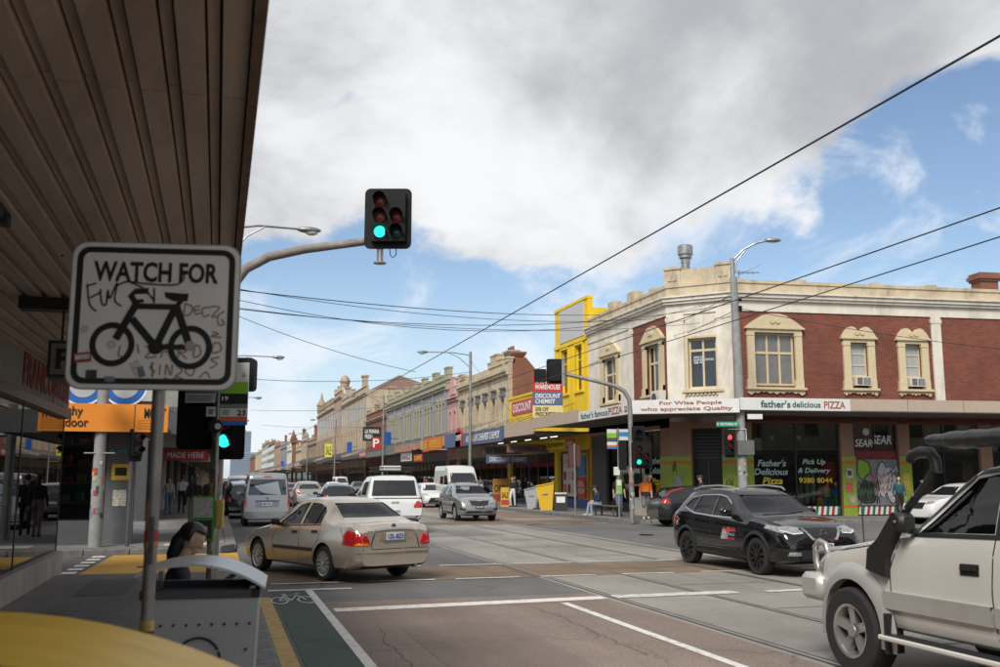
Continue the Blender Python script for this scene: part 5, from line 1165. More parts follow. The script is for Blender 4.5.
# ---------------------------------------------------------------- near mast arm signal
Rz = -YAW
ma = thing('traffic_signal', 'mast arm traffic signal leaning over the road at left with green light', 'traffic light', (.1, 15.2, .15), Rz)
z_ = -.15
MB().tube([(-.12, 0, -.1), (-.12, 0, 3.6), (-.1, 0, 4.2), (.0, 0, 4.55), (.2, 0, 4.83), (.55, 0, 5.02), (1.1, 0, 5.14), (2.1, 0, 5.27), (2.3, 0, 5.29)], [.085, .085, .08, .078, .075, .072, .068, .06, .058], 16).build('mast_arm', M_mast, ma, smooth=50)
hd = signal(ma, T(0, -.12, z_), 2.03, 5.27, 2.75, 6.22, [(2.28, 6.0, M_lens_r), (2.28, 5.755, M_lens_y), (2.28, 5.51, M_green_on), (2.535, 5.75, M_lens_r), (2.535, 5.505, M_lens_g)], r=.09, lr=.09)
MB(T(0, -.12, z_)).lathe([(.05, 5.06), (.05, 5.3)], 10, (2.27, .06, 0)).build('drop_tube', M_galv, ma); MB(T(0, -.12, z_)).lathe([(.10, 5.05), (.10, 5.065)], 12, (2.27, .06, 0)).build('end_plate', M_galv, ma)
MB(T(0, -.12, z_)).tube([(2.42, .02, 5.28), (2.43, .02, 5.18), (2.47, .02, 5.13), (2.52, .02, 5.18), (2.52, .02, 5.28)], .008, 6).build('cable', M_black, ma)
MB(T(0, -.12, z_)).box(2.2, .02, 5.3, 2.34, .10, 6.1).build('bracket', M_galv, ma)
h2 = signal(ma, T(0, -.14, z_), -.11, 2.07, .32, 3.06, [(.05, 2.86, M_lens_r), (.05, 2.60, M_lens_r), (.05, 2.34, M_green_on)], r=.06, lr=.095)
MB(T(0, -.05, z_)).prism(rrect(.0, 3.10, .40, 3.60, .06), 'y', 0, .2).build('signal_box', M_sigblk, ma)
MB(T(0, 1.5, z_)).prism(rrect(-.1, 1.9, .35, 2.3, .06), 'y', 0, .1).build('signal_box', M_sigblk, ma) if False else None
MB(T(0, -.05, z_)).prism(rrect(-.76, 2.22, -.16, 3.2, .09), 'y', .1, .14).build('signal_back', M_sigblk, ma)
stickers(ma, -.12, 0, .085, .5, 2.1, 22, 5)
# tram stop flag pole
ts = thing('tram_stop_pole', 'tram stop pole with green and white route flag 19 and timetable case', 'sign post', (-.02, 14.55, .15), Rz)
MB().tube([(0, 0, 0), (0, 0, 3.3)], .03, 10).build('post', M_pole, ts)
fl = MB().box(.03, -.02, 2.40, .42, .01, 3.30).build('route_flag', mat('flag_white', (.66, .66, .64), .5, var=.03), ts)
for z0, z1, m in ((2.85, 3.02, mat('flag_green', (.22, .50, .03), .5, var=0)), (2.70, 2.85, M_txtblack), (2.64, 2.70, mat('flag_grey', (.2, .2, .2), .5, var=0)), (2.46, 2.52, mat('flag_orange', (.7, .12, .03), .5, var=0)), (2.40, 2.46, mat('flag_blue', (.02, .18, .55), .5, var=0))): MB().box(.029, -.026, z0, .421, -.021, z1).build('flag_band', m, fl)
text('19', fl, M_txtwhite, T(.1, -.027, 2.78), .09, .06, bold=.02); text('23', fl, M_txtblack, T(.34, -.022, 2.575), .12, .08, bold=.02); text('Stop', fl, M_txtblack, T(.37, -.022, 2.64), .06, .02) if False else None
text('>', fl, mat('flag_green', (.22, .50, .03)), T(.36, -.022, 3.12), .05, .06, bold=.05)
for i in range(3): MB().box(.06, -.024, 2.55 + .025 * i, .16, -.0215, 2.56 + .025 * i).build('print_line', M_dgrey, fl)
f2 = MB().box(-.48, -.02, 2.72, -.05, .01, 3.1).build('notice_panel', mat('flag_pale', (.42, .42, .41), .5), ts)
MB().box(-.48, -.026, 3.02, -.05, -.021, 3.1).build('flag_band', mat('flag_cyan', (.03, .25, .45), .5), f2); MB().box(-.48, -.026, 2.86, -.05, -.021, 3.02).build('flag_band', M_dgrey, f2)
for i in range(4): MB().box(-.44, -.024, 2.75 + .022 * i, -.1, -.0215, 2.757 + .022 * i).build('print_line', M_dgrey, f2)
MB().lathe([(.10, -.06), (.10, .0)], 18, (-.02, 0, 2.38), 'y').build('round_disc', M_black, ts); MB().lathe([(.045, -.07), (.045, -.06)], 14, (.02, 0, 2.38), 'y').build('disc_face', M_signwhite, ts)
MB().box(-.16, -.05, 2.52, -.03, -.03, 2.66).build('sticker_square', STICK[2], ts); MB().box(-.13, -.053, 2.55, -.06, -.051, 2.62).build('sticker_square', STICK[3], ts)
tt = MB().box(-.30, -.06, .78, .02, .0, 1.40).build('timetable_case', mat('case_green', (.08, .30, .03), .4), ts); MB().box(-.275, -.066, 1.10, -.005, -.061, 1.375).build('timetable', mat('paper_grey', (.42, .43, .40), .4, var=.3, scale=20), tt); MB().box(-.275, -.066, .805, -.005, -.061, 1.06).build('timetable', mat('paper_dark', (.04, .05, .04), .4, var=.4, scale=20), tt); text('23', tt, M_txtwhite, T(-.14, -.067, .93), .16, .1, bold=.02)
stickers(ts, 0, 0, .03, .5, 2.2, 8, 8)
MB().cbox(.05, -.06, .95, .14, .02, 1.35, .01).build('call_box', STICK[1], ts)
# ---------------------------------------------------------------- far-left corner: pole with stickers, pedestrian lantern
tp = thing('power_pole', 'grey poster covered pole in front of the outdoor shop', 'pole', (-2.78, 25.75, .15))
MB().tube([(0, 0, 0), (0, 0, 4.6)], [.15, .135], 14).build('pole_shaft', M_polegrey, tp, smooth=50); stickers(tp, 0, 0, .147, .6, 2.4, 16, 12)
MB().lathe([(.02, 4.0), (.3, 3.86), (.3, 3.83), (.02, 3.83)], 18, (.0, -1.0, 0)).build('saucer_lamp', M_dgrey, tp); MB().tube([(0, 0, 4.1), (0, -1.0, 4.0)], .02, 6).build('lamp_arm', M_dgrey, tp)
MB().tube([(-.35, -.1, 2.25), (.35, -.1, 2.25)], .02, 6).build('crossbar', M_polegrey, tp)
ps = thing('pedestrian_signal', 'small black signal lantern seen side-on beside grey pillar', 'traffic light', (-1.95, 25.6, .15), R(35))
MB().tube([(0, .15, 0), (0, .15, 2.9)], .05, 8).build('post', M_dgrey, ps); signal(ps, T(0, 0, 0), -.17, 2.05, .17, 2.85, [(0, 2.62, M_lens_r), (0, 2.32, M_lens_g)], r=.05)
# ---------------------------------------------------------------- right corner: mast signal seen from the front and behind
rm = thing('traffic_signal', 'mast arm traffic signal on the pizza shop corner with green light', 'traffic light', (16.05, 35.9, .15), Rz)
MB().tube([(-.28, 0, -.1), (-.28, 0, 4.3), (-.3, 0, 4.75), (-.5, 0, 5.1), (-.9, 0, 5.32), (-1.6, 0, 5.5), (-2.7, 0, 5.75), (-3.3, 0, 5.88)], [.1, .095, .09, .088, .085, .08, .075, .07], 14).build('mast_arm', M_pole, rm, smooth=50)
signal(rm, T(0, -.14, z_), -.28, 2.17, .52, 3.22, [(-.0, 2.96, M_lens_r), (-.0, 2.69, M_lens_r), (-.0, 2.43, M_green_on), (.27, 2.69, M_lens_r), (.27, 2.43, M_lens_g)], r=.07, lr=.095)
signal(rm, T(0, -.14, z_), -.25, 3.28, .27, 3.85, [(.0, 3.56, M_hoodblk)], r=.05, lr=.13)
MB(T(0, 0, z_)).prism(rrect(-.74, 2.12, -.46, 3.25, .05), 'y', -.05, .35).build('signal_back', M_sigblk, rm)
MB(T(0, -.12, z_)).prism(rrect(-3.62, 5.55, -2.92, 6.55, .1), 'y', .1, .14).build('signal_back', M_sigblk, rm); MB(T(0, -.12, z_)).box(-3.5, -.12, 5.65, -3.05, .1, 6.45).build('signal_case', M_sigblk, rm)
MB(T(0, -.12, z_)).prism(rrect(-4.12, 5.6, -3.64, 6.12, .05), 'y', -.1, .2).build('signal_case', M_sigblk, rm); MB(T(0, -.12, z_)).box(-3.02, -.18, 5.45, -2.9, -.02, 6.6).build('mast_bracket', M_galv, rm)
stickers(rm, -.28, 0, .1, .3, 2.1, 30, 15)
ts2 = thing('tram_stop_pole', 'tram stop pole with green, white and blue flags by the corner bench', 'sign post', (16.25, 37.6, .15), Rz)
MB().tube([(-.3, 0, 0), (-.3, 0, 3.7)], .04, 8).build('post', M_pole, ts2)
for x0, x1, z0, z1, m in ((-.76, -.36, 2.85, 3.66, mat('flag_white', (.66, .66, .64))), (-.26, .12, 3.2, 3.66, mat('flag_white', (.66, .66, .64)))): MB().box(x0, -.03, z0, x1, .0, z1).build('route_flag', m, ts2)
for x0, x1, z0, z1, m in ((-.76, -.36, 3.3, 3.5, mat('flag_green', (.22, .50, .03))), (-.76, -.36, 3.14, 3.3, M_dgrey), (-.76, -.36, 2.86, 2.94, mat('flag_blue', (.02, .18, .55))), (-.76, -.36, 2.94, 3.0, mat('flag_orange', (.7, .12, .03))), (-.26, .12, 3.36, 3.54, mat('flag_cyan', (.03, .25, .45)))): MB().box(x0, -.036, z0, x1, -.031, z1).build('flag_band', m, ts2)
MB().box(-.42, -.06, 1.0, -.18, .02, 1.6).build('timetable_case', mat('case_lightgreen', (.25, .42, .12), .4), ts2); MB().box(-.38, -.065, 1.35, -.22, -.061, 1.56).build('timetable', M_signwhite, ts2); MB().cbox(-.5, -.1, 1.75, -.25, .1, 2.1, .02).build('call_box', M_signwhite, ts2)
pp = thing('sign_pole', 'plain grey pole with the back of a signal lantern by the chemist', 'pole', (16.5, 44.3, .15), Rz)
MB().tube([(0, 0, 0), (0, 0, 3.3)], .05, 8).build('post', M_pole, pp); MB().prism(rrect(-.28, 2.2, .28, 3.2, .05), 'y', .08, .12).build('signal_back', mat('signal_back_red', (.09, .03, .03), .6), pp); MB().box(-.3, .1, 2.25, .2, .35, 3.15).build('signal_case', M_sigblk, pp)
# lamp pole with red signal on the right
lp = thing('street_lamp', 'tall pole at pizza corner with street lamp, red signal and street name sign', 'street lamp', (20.2, 35.35, .15), Rz)
MB().tube([(.15, 0, -.1), (.12, 0, 6), (.06, 0, 9.9)], [.2, .18, .15], 14).build('pole_shaft', M_polegrey, lp, smooth=50)
MB().tube([(.04, 0, 9.7), (.03, 0, 10.7)], .09, 8).build('pole_top', M_galv, lp)
MB().tube([(.04, 0, 10.6), (.5, 0, 11.05), (1.0, 0, 11.32), (1.5, 0, 11.45)], .045, 8).build('lamp_arm', M_galv, lp); MB().tube([(.04, 0, 9.95), (.25, 0, 10.6), (.6, 0, 11.05)], .03, 6).build('arm_brace', M_galv, lp)
MB().ell((1.75, 0, 11.46), (.36, .16, .10)).build('lamp_head', M_galv, lp, smooth=60)
for z in (8.5, 8.9, 8.6): MB().lathe([(.05, -.05), (.09, 0), (.05, .05)], 8, (.25, -.2, z), 'z').build('insulator', M_hoodblk, lp)
signal(lp, T(0, -.25, z_), -.62, 2.61, -.2, 3.72, [(-.41, 3.42, M_red_on), (-.41, 3.14, M_lens_y), (-.41, 2.86, M_lens_g)], r=.05, lr=.1)
MB(T(0, -.3, z_)).box(-.08, 0, 2.72, .58, .3, 3.3).build('control_box', mat('box_grey', (.12, .12, .12), .5), lp); MB(T(0, -.1, z_)).box(.65, .1, 2.9, .95, .4, 3.4).build('signal_back', M_sigblk, lp)
nm = MB(T(0, -.3, z_)).box(-.92, -.02, 3.84, .0, .02, 4.05).build('street_name_sign', mat('name_green', (.02, .22, .13), .5), lp); text('VICTORIA ST', nm, M_txtwhite, T(-.42, -.322, 3.945 + z_), .72, .1, bold=.02); text('N', nm, M_txtwhite, T(-.86, -.322, 3.945 + z_), .06, .1, bold=.02)
MB(T(0, -.3, z_)).box(.35, -.02, 4.15, .95, .02, 4.35).build('street_name_sign', M_signwhite, lp); MB(T(0, -.3, z_)).tube([(-.4, .1, 3.6), (-.4, .1, 3.75), (.3, .1, 3.75), (.3, .1, 3.3)], .02, 6).build('bracket', M_signwhite, lp)
stickers(lp, .14, 0, .2, .6, 2.4, 12, 18)
# lamp poles on the right row and left side
def lamp_pole(label, X, Y, H_, reach, side, grp='street lamps along the road', vis=True, arm0=None):
    t = thing('street_lamp', label, 'street lamp', (X, Y, .15), 0, grp); H_ -= .15
    MB().tube([(0, 0, -.1), (0, 0, H_)], [.13, .09], 10).build('pole_shaft', M_pole, t, smooth=50)
    MB().tube([(0, 0, H_ - .25), (side * reach * .4, 0, H_ - .1), (side * reach, 0, H_ - .12)], .035, 6).build('lamp_arm', M_galv, t); MB().tube([(0, 0, H_ - 1.1), (side * reach * .25, 0, H_ - .45), (side * reach * .5, 0, H_ - .12)], .025, 6).build('arm_brace', M_galv, t)
    MB().ell((side * (reach + .25), 0, H_ - .13), (.38, .15, .10)).build('lamp_head', M_galv, t, smooth=60); MB().ell((side * (reach + .33), 0, H_ - .2), (.2, .11, .1)).build('lamp_glass', mat('lamp_glass', (.5, .5, .5), .2), t, smooth=60)
lamp_pole('lamp pole before the cream parapet building on the right', 15.95, 62.5, 10.15, 3.0, -1)
for i, (y_, x_) in enumerate(((98, 15.95), (140, 15.95), (185, 15.95))): lamp_pole(['lamp pole before the grey terrace on the right', 'lamp pole before the hipped roof building', 'lamp pole before the spired building'][i], x_, y_, 10.1, 3.0, -1)
for i, y_ in enumerate((29.5, 58.5, 89, 125)): lamp_pole(['left lamp, largest, reaching out past the awning edge', 'left lamp, second from the camera', 'left lamp, third from the camera', 'left lamp, farthest from the camera'][i], .05, y_, (9.45, 9.0, 9.0, 9.0)[i], (2.1, 2.9, 2.9, 2.9)[i], 1)
# ---------------------------------------------------------------- wires
M_wire = mat('wire_black', (.02, .02, .022), .5, var=0)
def wire(label, a, b_, sag=.3, r=.018, grp='overhead wires', n=14):
    a, b_ = Vector(a), Vector(b_); pts = [a.lerp(b_, i / n) - Vector((0, 0, sag * 4 * (i / n) * (1 - i / n))) for i in range(n + 1)]
    o = MB().tube(pts, r * .75, 6).build('overhead_wire', M_wire); return tag(o, label, 'wire', grp)
wire('thick tram contact wire rising to the top right corner', (6.62, -6, 5.80), (6.62, 70, 5.62), .05, .016)
wire('tram contact wire leaving the frame at upper right edge', (10.3, -6, 5.6), (10.3, 70, 5.52), .1, .015)
wire('feeder wire just below the upper right tram wire', (11.75, -6, 5.75), (11.75, 60, 5.55), .15, .015)
wire('continuation of left tram wire down the street', (6.62, 70, 5.55), (6.62, 320, 5.5), .1, .016); wire('continuation of right tram wire down the street', (10.3, 70, 5.52), (10.3, 320, 5.5), .1, .015)
def wpx(label, p0, Y0, p1, plane, v, sag, r=.016):
    a = ony(p0[0], p0[1], Y0); b_ = onx(p1[0], p1[1], v) if plane == 'x' else ony(p1[0], p1[1], v); wire(label, a, b_, sag, r)
wpx('topmost span wire from left awning to yellow building', (238, 290), 30, (600, 315), 'x', 19.5, .25, .022)
wpx('second span wire from left awning to pizza building', (238, 289), 30, (668, 318), 'x', 19.5, .5, .014)
wpx('third span wire dipping above the shop roofs', (238, 300), 30, (735, 296), 'y', 35.3, 1.2, .014)
wpx('span wire with shallow dip over the street', (238, 309), 30, (735, 303), 'y', 35.3, .7, .016)
wpx('lowest span wire over the crossing', (238, 308), 30, (700, 323), 'x', 20.5, .5, .014)
wpx('sloping span wire with insulators running down to tram wire', (238, 316), 30, (416, 372), 'x', 6.62, .15, .012)
wpx('span wire across street beyond the signal', (250, 379), 58, (470, 372), 'x', 15.9, .35, .022)
wpx('second far span wire across street', (250, 410), 88, (440, 402), 'x', 15.9, .3, .02)
wpx('third far span wire across street', (262, 425), 120, (400, 425), 'x', 15.9, .3, .02)
wpx('cable from the right lamp pole down to the tall yellow wall', (737, 291), 35.2, (588, 365), 'x', 19.4, .2, .016)
wpx('cable from right lamp pole down to the chemist awning', (738, 309), 35.2, (510, 402), 'x', 19.3, .3, .016)
wpx('cable from right lamp pole to the signal mast', (737, 313), 35.2, (640, 345), 'x', 19.3, .1, .012)
wpx('cable from right lamp pole past the upper brick windows', (738, 308), 35.2, (1010, 350), 'y', 31.0, .15, .018)
wpx('cable dropping along the cream building from street lamp', (470, 360), 62.5, (520, 422), 'x', 16.4, .1, .014)
for i, (px, py, Y) in enumerate(((289, 332, 30), (371, 362, 30))):
    pass
# ---------------------------------------------------------------- right footpath things
M_timber = mat('bench_timber', (.15, .105, .07), .7, var=.2, scale=9)
def bench(label, loc, rz, L_=1.9, back=False, grp='footpath benches'):
    t = thing('bench', label, 'bench', loc, rz, grp)
    for k in range(4): MB().cbox(-L_ / 2, -.2 + .105 * k, .42, L_ / 2, -.2 + .105 * k + .09, .465, .008).build('slat', M_timber, t)
    if back:
        for k in range(3): MB().cbox(-L_ / 2, .24 + .02 * k, .56 + .12 * k, L_ / 2, .27 + .02 * k, .66 + .12 * k, .008).build('back_slat', M_timber, t)
    for s in (-1, 1):
        MB().box(s * L_ * .4 - .03, -.18, 0, s * L_ * .4 + .03, -.12, .42).box(s * L_ * .4 - .03, .12, 0, s * L_ * .4 + .03, .18, .42).box(s * L_ * .4 - .03, -.12, .36, s * L_ * .4 + .03, .12, .42).build('leg', M_dgrey, t, weld=False)
    return t
bench('backless timber bench with a seated man by the pizza corner', (16.55, 40.4, .15), R(90), 2.6)
bench('timber bench under the seated woman behind the grey litter bin', (-.30, 8.3, .15), R(90), 1.1)
bench('brown bench between grey bin and yellow bin across the road', (17.0, 50.0, .15), R(90), 1.5, True)
def hood_bin(label, X, Y, w, h, m, lean=.12):
    t = thing('litter_bin', label, 'bin', (X, Y, .15), Rz + R(-8), 'bins across the road')
    MB().add([(-w * .36, -.3, .0), (w * .36, -.3, .0), (w * .36, .3, .0), (-w * .36, .3, .0), (-w * .5 - lean, -.34, h * .86), (w * .5 - lean * .2, -.34, h), (w * .5 - lean * .2, .34, h), (-w * .5 - lean, .34, h * .86)], [(0, 3, 2, 1), (4, 5, 6, 7), (0, 1, 5, 4), (1, 2, 6, 5), (2, 3, 7, 6), (3, 0, 4, 7)]).build('bin_body', m, t)
    MB().add([(-w * .52 - lean, -.38, h * .87), (w * .52 - lean * .2, -.38, h * 1.01), (w * .52 - lean * .2, .38, h * 1.01), (-w * .52 - lean, .38, h * .87), (-w * .52 - lean, -.38, h * .91), (w * .52 - lean * .2, -.38, h * 1.05), (w * .52 - lean * .2, .38, h * 1.05), (-w * .52 - lean, .38, h * .91)], [(0, 3, 2, 1), (4, 5, 6, 7), (0, 1, 5, 4), (1, 2, 6, 5), (2, 3, 7, 6), (3, 0, 4, 7)]).build('bin_lid', m, t)
    MB().box(-w * .28, -.325, h * .55, w * .1, -.315, h * .72).build('slot', M_dgrey, t); return t
hood_bin('tilted yellow recycling bin outside the chemist', 16.6, 48.8, .85, 1.38, mat('bin_yellow_far', (.68, .42, .02), .5, var=.05))
hood_bin('pale grey litter bin left of the yellow bin outside the chemist', 16.55, 51.0, .72, 1.15, mat('bin_greyfar', (.36, .37, .37), .5), .08)
af = thing('sandwich_board', 'black sandwich board with white notice beside the yellow bin', 'sandwich board', (16.7, 47.0, .15), Rz)
MB().prism([(-.16, 0), (-.12, 0), (.0, .95), (-.03, .95)], 'x', -.32, .36).prism([(.16, 0), (.12, 0), (.0, .95), (.03, .95)], 'x', -.32, .36).build('board', M_black, af); MB().add([(-.2, -.125, .42), (.24, -.125, .42), (.24, -.085, .72), (-.2, -.085, .72)], [(0, 1, 2, 3)]).build('notice', M_signwhite, af, recalc=False); MB().add([(-.28, -.052, .84), (.32, -.052, .84), (.32, -.04, .93), (-.28, -.04, .93)], [(0, 1, 2, 3)]).build('header', POST[0], af, recalc=False)
for i, (px, py, w, h, m, mt, s, lab) in enumerate(((505, 506.5, .5, 1.1, mat('board_yellow', (.6, .36, .03), .5), M_txtblack, 'SALE', 'small yellow and red sandwich board by the kerb outside the chemist'), (501, 503, 1.1, 1.6, mat('board_orange', (.5, .25, .04), .5, var=.3), M_txtblack, 'OPEN', 'larger orange display board behind the small sandwich board'))):
    p_ = onz(px, py, .15); t = thing('sandwich_board', lab, 'sandwich board', (p_.x, p_.y, .15), Rz)
    b_ = MB().box(-w / 2, -.05, 0, w / 2, .05, h).build('board', m, t); text(s, b_, mt, T(0, -.055, h * .6), w * .8, h * .3, bold=.02); MB().box(-w / 2 + .03, -.06, .1, w / 2 - .03, -.051, h * .35).build('print_panel', STICK[0], t)
bx = thing('bicycle', 'white bicycle partly hidden behind pedestrians at the pizza corner', 'bicycle', (17.6, 38.6, .15), R(25)) if False else None
pb = thing('planter_box', 'pale box standing on the footpath behind the corner bench', 'box', (18.2, 40.2, .15), Rz); MB().cbox(-.6, -.3, 0, .5, .3, .75, .02).build('box_body', mat('box_pale', (.36, .36, .33), .6, dirt=.3), pb); MB().box(-.62, -.32, .75, .52, .32, .79).build('box_lid', mat('box_pale', (.36, .36, .33)), pb)
# ================================================================== vehicles
M_tyre = mat('tyre_rubber', (.018, .018, .018), .85, var=.2, scale=20)
M_carblk = mat('car_black_plastic', (.014, .014, .015), .5, var=.1)
M_under = mat('car_underside', (.010, .010, .010), .9, var=0)
M_chrome = mat('chrome', (.62, .62, .62), .12, 1.0, var=0)
M_silver = mat('rim_silver', (.48, .48, .47), .32, .8, var=.08)
M_darkrim = mat('rim_black', (.016, .016, .017), .3, .3, var=.1)
M_tail = mat('tail_lamp_red', (.42, .012, .014), .15, var=.25, scale=14, coat=.6)
M_amber = mat('indicator_amber', (.75, .22, .01), .2, var=0, coat=.5)
M_headl = mat('head_lamp', (.40, .41, .41), .12, .55, var=.45, scale=22, coat=.8)
M_carglass = glass_mat('car_glass', (.80, .86, .84), .85)
M_carglassdark = mat('car_glass_dark', (.012, .014, .016), .04, var=.2, scale=2, spec=1.0)
M_seat = mat('seat_fabric', (.045, .045, .048), .9)
M_plate = mat('number_plate', (.50, .54, .60), .4, var=.04)
M_platetxt = mat('plate_blue', (.01, .04, .22), .5, var=0)
def paint(name, col, metal=.35, rough=.28, dirt=.12): return mat('car_' + name, col, rough, metal, var=.03, scale=1.5, coat=.8, dirt=dirt, dcol=tuple(c * .6 for c in col), dscale=2.5)
DEFPLAN = lambda L: [(0, .70), (.05, .83), (.15, .905), (.35, .96), (.8, .995), (1.3, 1), (L - 1.1, 1), (L - .5, .985), (L - .2, .95), (L - .06, .89), (L, .80)]
class Body:
    def __init__(s, sp):
        s.sp = sp; s.L, s.W = sp['L'], sp['W']
        s.top, s.belt, s.wt = sp['top'], sp['belt'], sp['wt']; s.plan = sp.get('plan') or DEFPLAN(s.L); s.zb = sp['zb']
        s.nose = sp.get('nose', [(0, .10), (.35, .02), (.5, 0), (.7, .03), (1.0, .12)]); s.tail = sp.get('tail', [(0, .12), (.35, .03), (.5, 0), (.75, .03), (1.1, .10)])
    def I(s, tab, x): return pchip([a for a, _ in tab], [b for _, b in tab], x)
    def params(s, x):
        w = s.W / 2 * s.I(s.plan, x); return w, w * s.I(s.wt, x), s.I(s.zb, x), s.I(s.belt, x), s.I(s.top, x)
    def section(s, x, ins=0.0, floor=None):
        w, wt, zb, zl, zt = s.params(x); k = min(1, max(.08, (zt - zl) / .3))
        if floor is not None: zb = floor
        h = zl - zb
        P = [(0, zb), (.6 * w, zb), (.88 * w, zb + .012), (.955 * w, zb + .05), (.985 * w, zb + .14), (w, zb + .38 * h), (w, zb + .62 * h), (.988 * w, zb + .86 * h), (.955 * w, zl)]
        A, B = (.955 * w, zl), (wt, zt - .075 * k)
        for t in (.25, .5, .75, 1.0): P.append((A[0] + (B[0] - A[0]) * t + .014 * k * math.sin(t * math.pi), A[1] + (B[1] - A[1]) * t))
        P += [(wt - .035 * k, zt - .032 * k), (wt * .80, zt - .010), (wt * .45, zt + .006), (0, zt + .012)]
        if ins: P = [(max(0, y - ins), z if z < zl - .02 else z - ins * .9 * min(1, (z - zl) / .2 + .3)) for y, z in P]
        return P
    def X(s, x, z):
        d = 0
        if x < .75: d = s.I(s.nose, z) * (1 - x / .75) ** 2
        if x > s.L - .7: d -= s.I(s.tail, z) * (1 - (s.L - x) / .7) ** 2
        return s.L / 2 - (x + d)
    def loft(s, x0=0, x1=None, ins=0, floor=None, step=.07):
        x1 = s.L if x1 is None else x1
        keys = [a for a, _ in s.top + s.plan + s.belt if x0 < a < x1]; n = int((x1 - x0) / step)
        xs = sorted({round(v, 3) for v in [x0, x1] + keys + [x0 + (x1 - x0) * i / n for i in range(1, n)]}); xs = [v for i, v in enumerate(xs) if i == 0 or v - xs[i - 1] > .012]
        V = []; Fc = []; m = None
        for x in xs:
            P = s.section(x, ins, floor); ring = [(-y, z) for y, z in P[::-1]][:-1] + P; ring = ring[1:] if False else ring
            ring = ring[:-1]; m = len(ring)           # drop the doubled top point
            V += [(s.X(x, z), y, z) for y, z in ring]
        for i in range(len(xs) - 1):
            for j in range(m): Fc.append((i * m + j, i * m + (j + 1) % m, (i + 1) * m + (j + 1) % m, (i + 1) * m + j))
        Fc += [tuple(range(m)), tuple(range((len(xs) - 1) * m, len(xs) * m))]
        return V, Fc
def eval_mesh(ob):
    dg = bpy.context.evaluated_depsgraph_get(); return bpy.data.meshes.new_from_object(ob.evaluated_get(dg))
class Car:
    def __init__(s, name, label, sp, pmat, theta, ref_local, ref_world, group=None, hollow=False, z=0.004):
        s.sp = sp; s.b = Body(sp); s.L, s.W = sp['L'], sp['W']; s.pm = pmat; s.hollow = hollow
        rz = R(90 - theta); c, q = math.cos(rz), math.sin(rz); lx, ly = ref_local
        s.t = thing(name, label, sp.get('cat', 'car'), (ref_world[0] - (c * lx - q * ly), ref_world[1] - (q * lx + c * ly), z), rz, group)
        V, Fc = s.b.loft(); mb = MB(); mb.add(V, Fc)
        o = mb.build('body', [pmat, M_under]); me = o.data
        bm = bmesh.new(); bm.from_mesh(me); s.bvh = BVHTree.FromBMesh(bm); bm.free()
        cut = MB(); r = sp['r'] + sp.get('archgap', .055)
        for xf in sp['axles']:
            x = s.L / 2 - xf
            for sg in (-1, 1): cut.lathe([(r, sg * (s.W / 2 + .2)), (r, sg * (s.W / 2 - .33))], 28, (x, 0, sp['r'] + .01), 'y', mi=1)
        cutters = [cut]
        if hollow:
            c0, c1, fl = sp['cabin']; Vi, Fi = s.b.loft(c0, c1, ins=.055, floor=fl, step=.1); inn = MB(); inn.add(Vi, Fi, 1); cutters.append(inn)
            wc = MB()
            for poly in sp['side']: wc.prism([(s.L / 2 - a, z_) for a, z_ in poly], 'y', -2, 2, 1)
            cutters.append(wc); fr = MB(); xm = s.L / 2 - (c0 + c1) / 2
            fr.prism(sp['screen'], 'x', xm, s.L / 2 + .5, 1); cutters.append(fr)
            if sp.get('rear'): rr_ = MB(); rr_.prism(sp['rear'], 'x', -s.L / 2 - .5, xm - .3, 1); cutters.append(rr_)
        tmp = []
        for i, c_ in enumerate(cutters):
            co = c_.build('cut', [pmat, M_under]); tmp.append(co); md = o.modifiers.new('b%d' % i, 'BOOLEAN'); md.operation = 'DIFFERENCE'; md.object = co; md.solver = 'EXACT'; md.use_self = False
        nm = eval_mesh(o); o.modifiers.clear(); o.data = nm; nm.name = 'body'; bpy.data.meshes.remove(me)
        for co in tmp: bpy.data.objects.remove(co)
        o.parent = s.t; nm.shade_smooth(); nm.set_sharp_from_angle(angle=R(32)); s.body = o
        gm = M_carglass if hollow else M_carglassdark; off = -.012 if hollow else .004
        for poly in sp['side']:
            for sg in (-1, 1): s.patch('side_window', grow(poly, .012) if hollow else poly, 'y', sg, gm, off, .006)
        s.patch('windscreen', grow(sp['screen'], .012) if hollow else sp['screen'], 'x', 1, gm, off, .006, flip=False)
        if sp.get('rear'): s.patch('rear_window', grow(sp['rear'], .012) if hollow else sp['rear'], 'x', -1, gm, off, .006, flip=False)
        if hollow:
            c0, c1, fl = sp['cabin']; sx = s.L / 2 - sp.get('seatx', 2.25); sz = sp.get('seatz', fl)
            for sg in (-1, 1):
                MB().cbox(sx - .12, sg * .36 - .23, sz, sx + .02, sg * .36 + .23, sz + .48, .05).build('seat', M_seat, s.t); MB().cbox(sx - .14, sg * .36 - .12, sz + .5, sx - .04, sg * .36 + .12, sz + .68, .04).build('headrest', M_seat, s.t)
            MB().cbox(sx - 1.0, -.6, sz, sx - .85, .6, sz + .42, .05).build('rear_seat', M_seat, s.t)
            MB().box(s.L / 2 - c0 - .5, -.6, fl, s.L / 2 - c0 - .05, .6, fl + sp.get('dash', .12)).build('dashboard', M_carblk, s.t)
            a = []; wx, wy, wz = s.L / 2 - c0 - .62, -.36, fl + sp.get('wheelz', .12)
            for i in range(21): q = 2 * math.pi * i / 20; a.append((wx - .07 * math.sin(q), wy + .18 * math.cos(q), wz + .17 * math.sin(q)))
            MB().tube(a, .017, 8).tube([(wx, wy - .18, wz), (wx, wy + .18, wz)], .014, 6).build('steering_wheel', M_carblk, s.t)
        for xf in sp['axles']:
            for sg in (-1, 1): s.wheel(s.L / 2 - xf, sg)
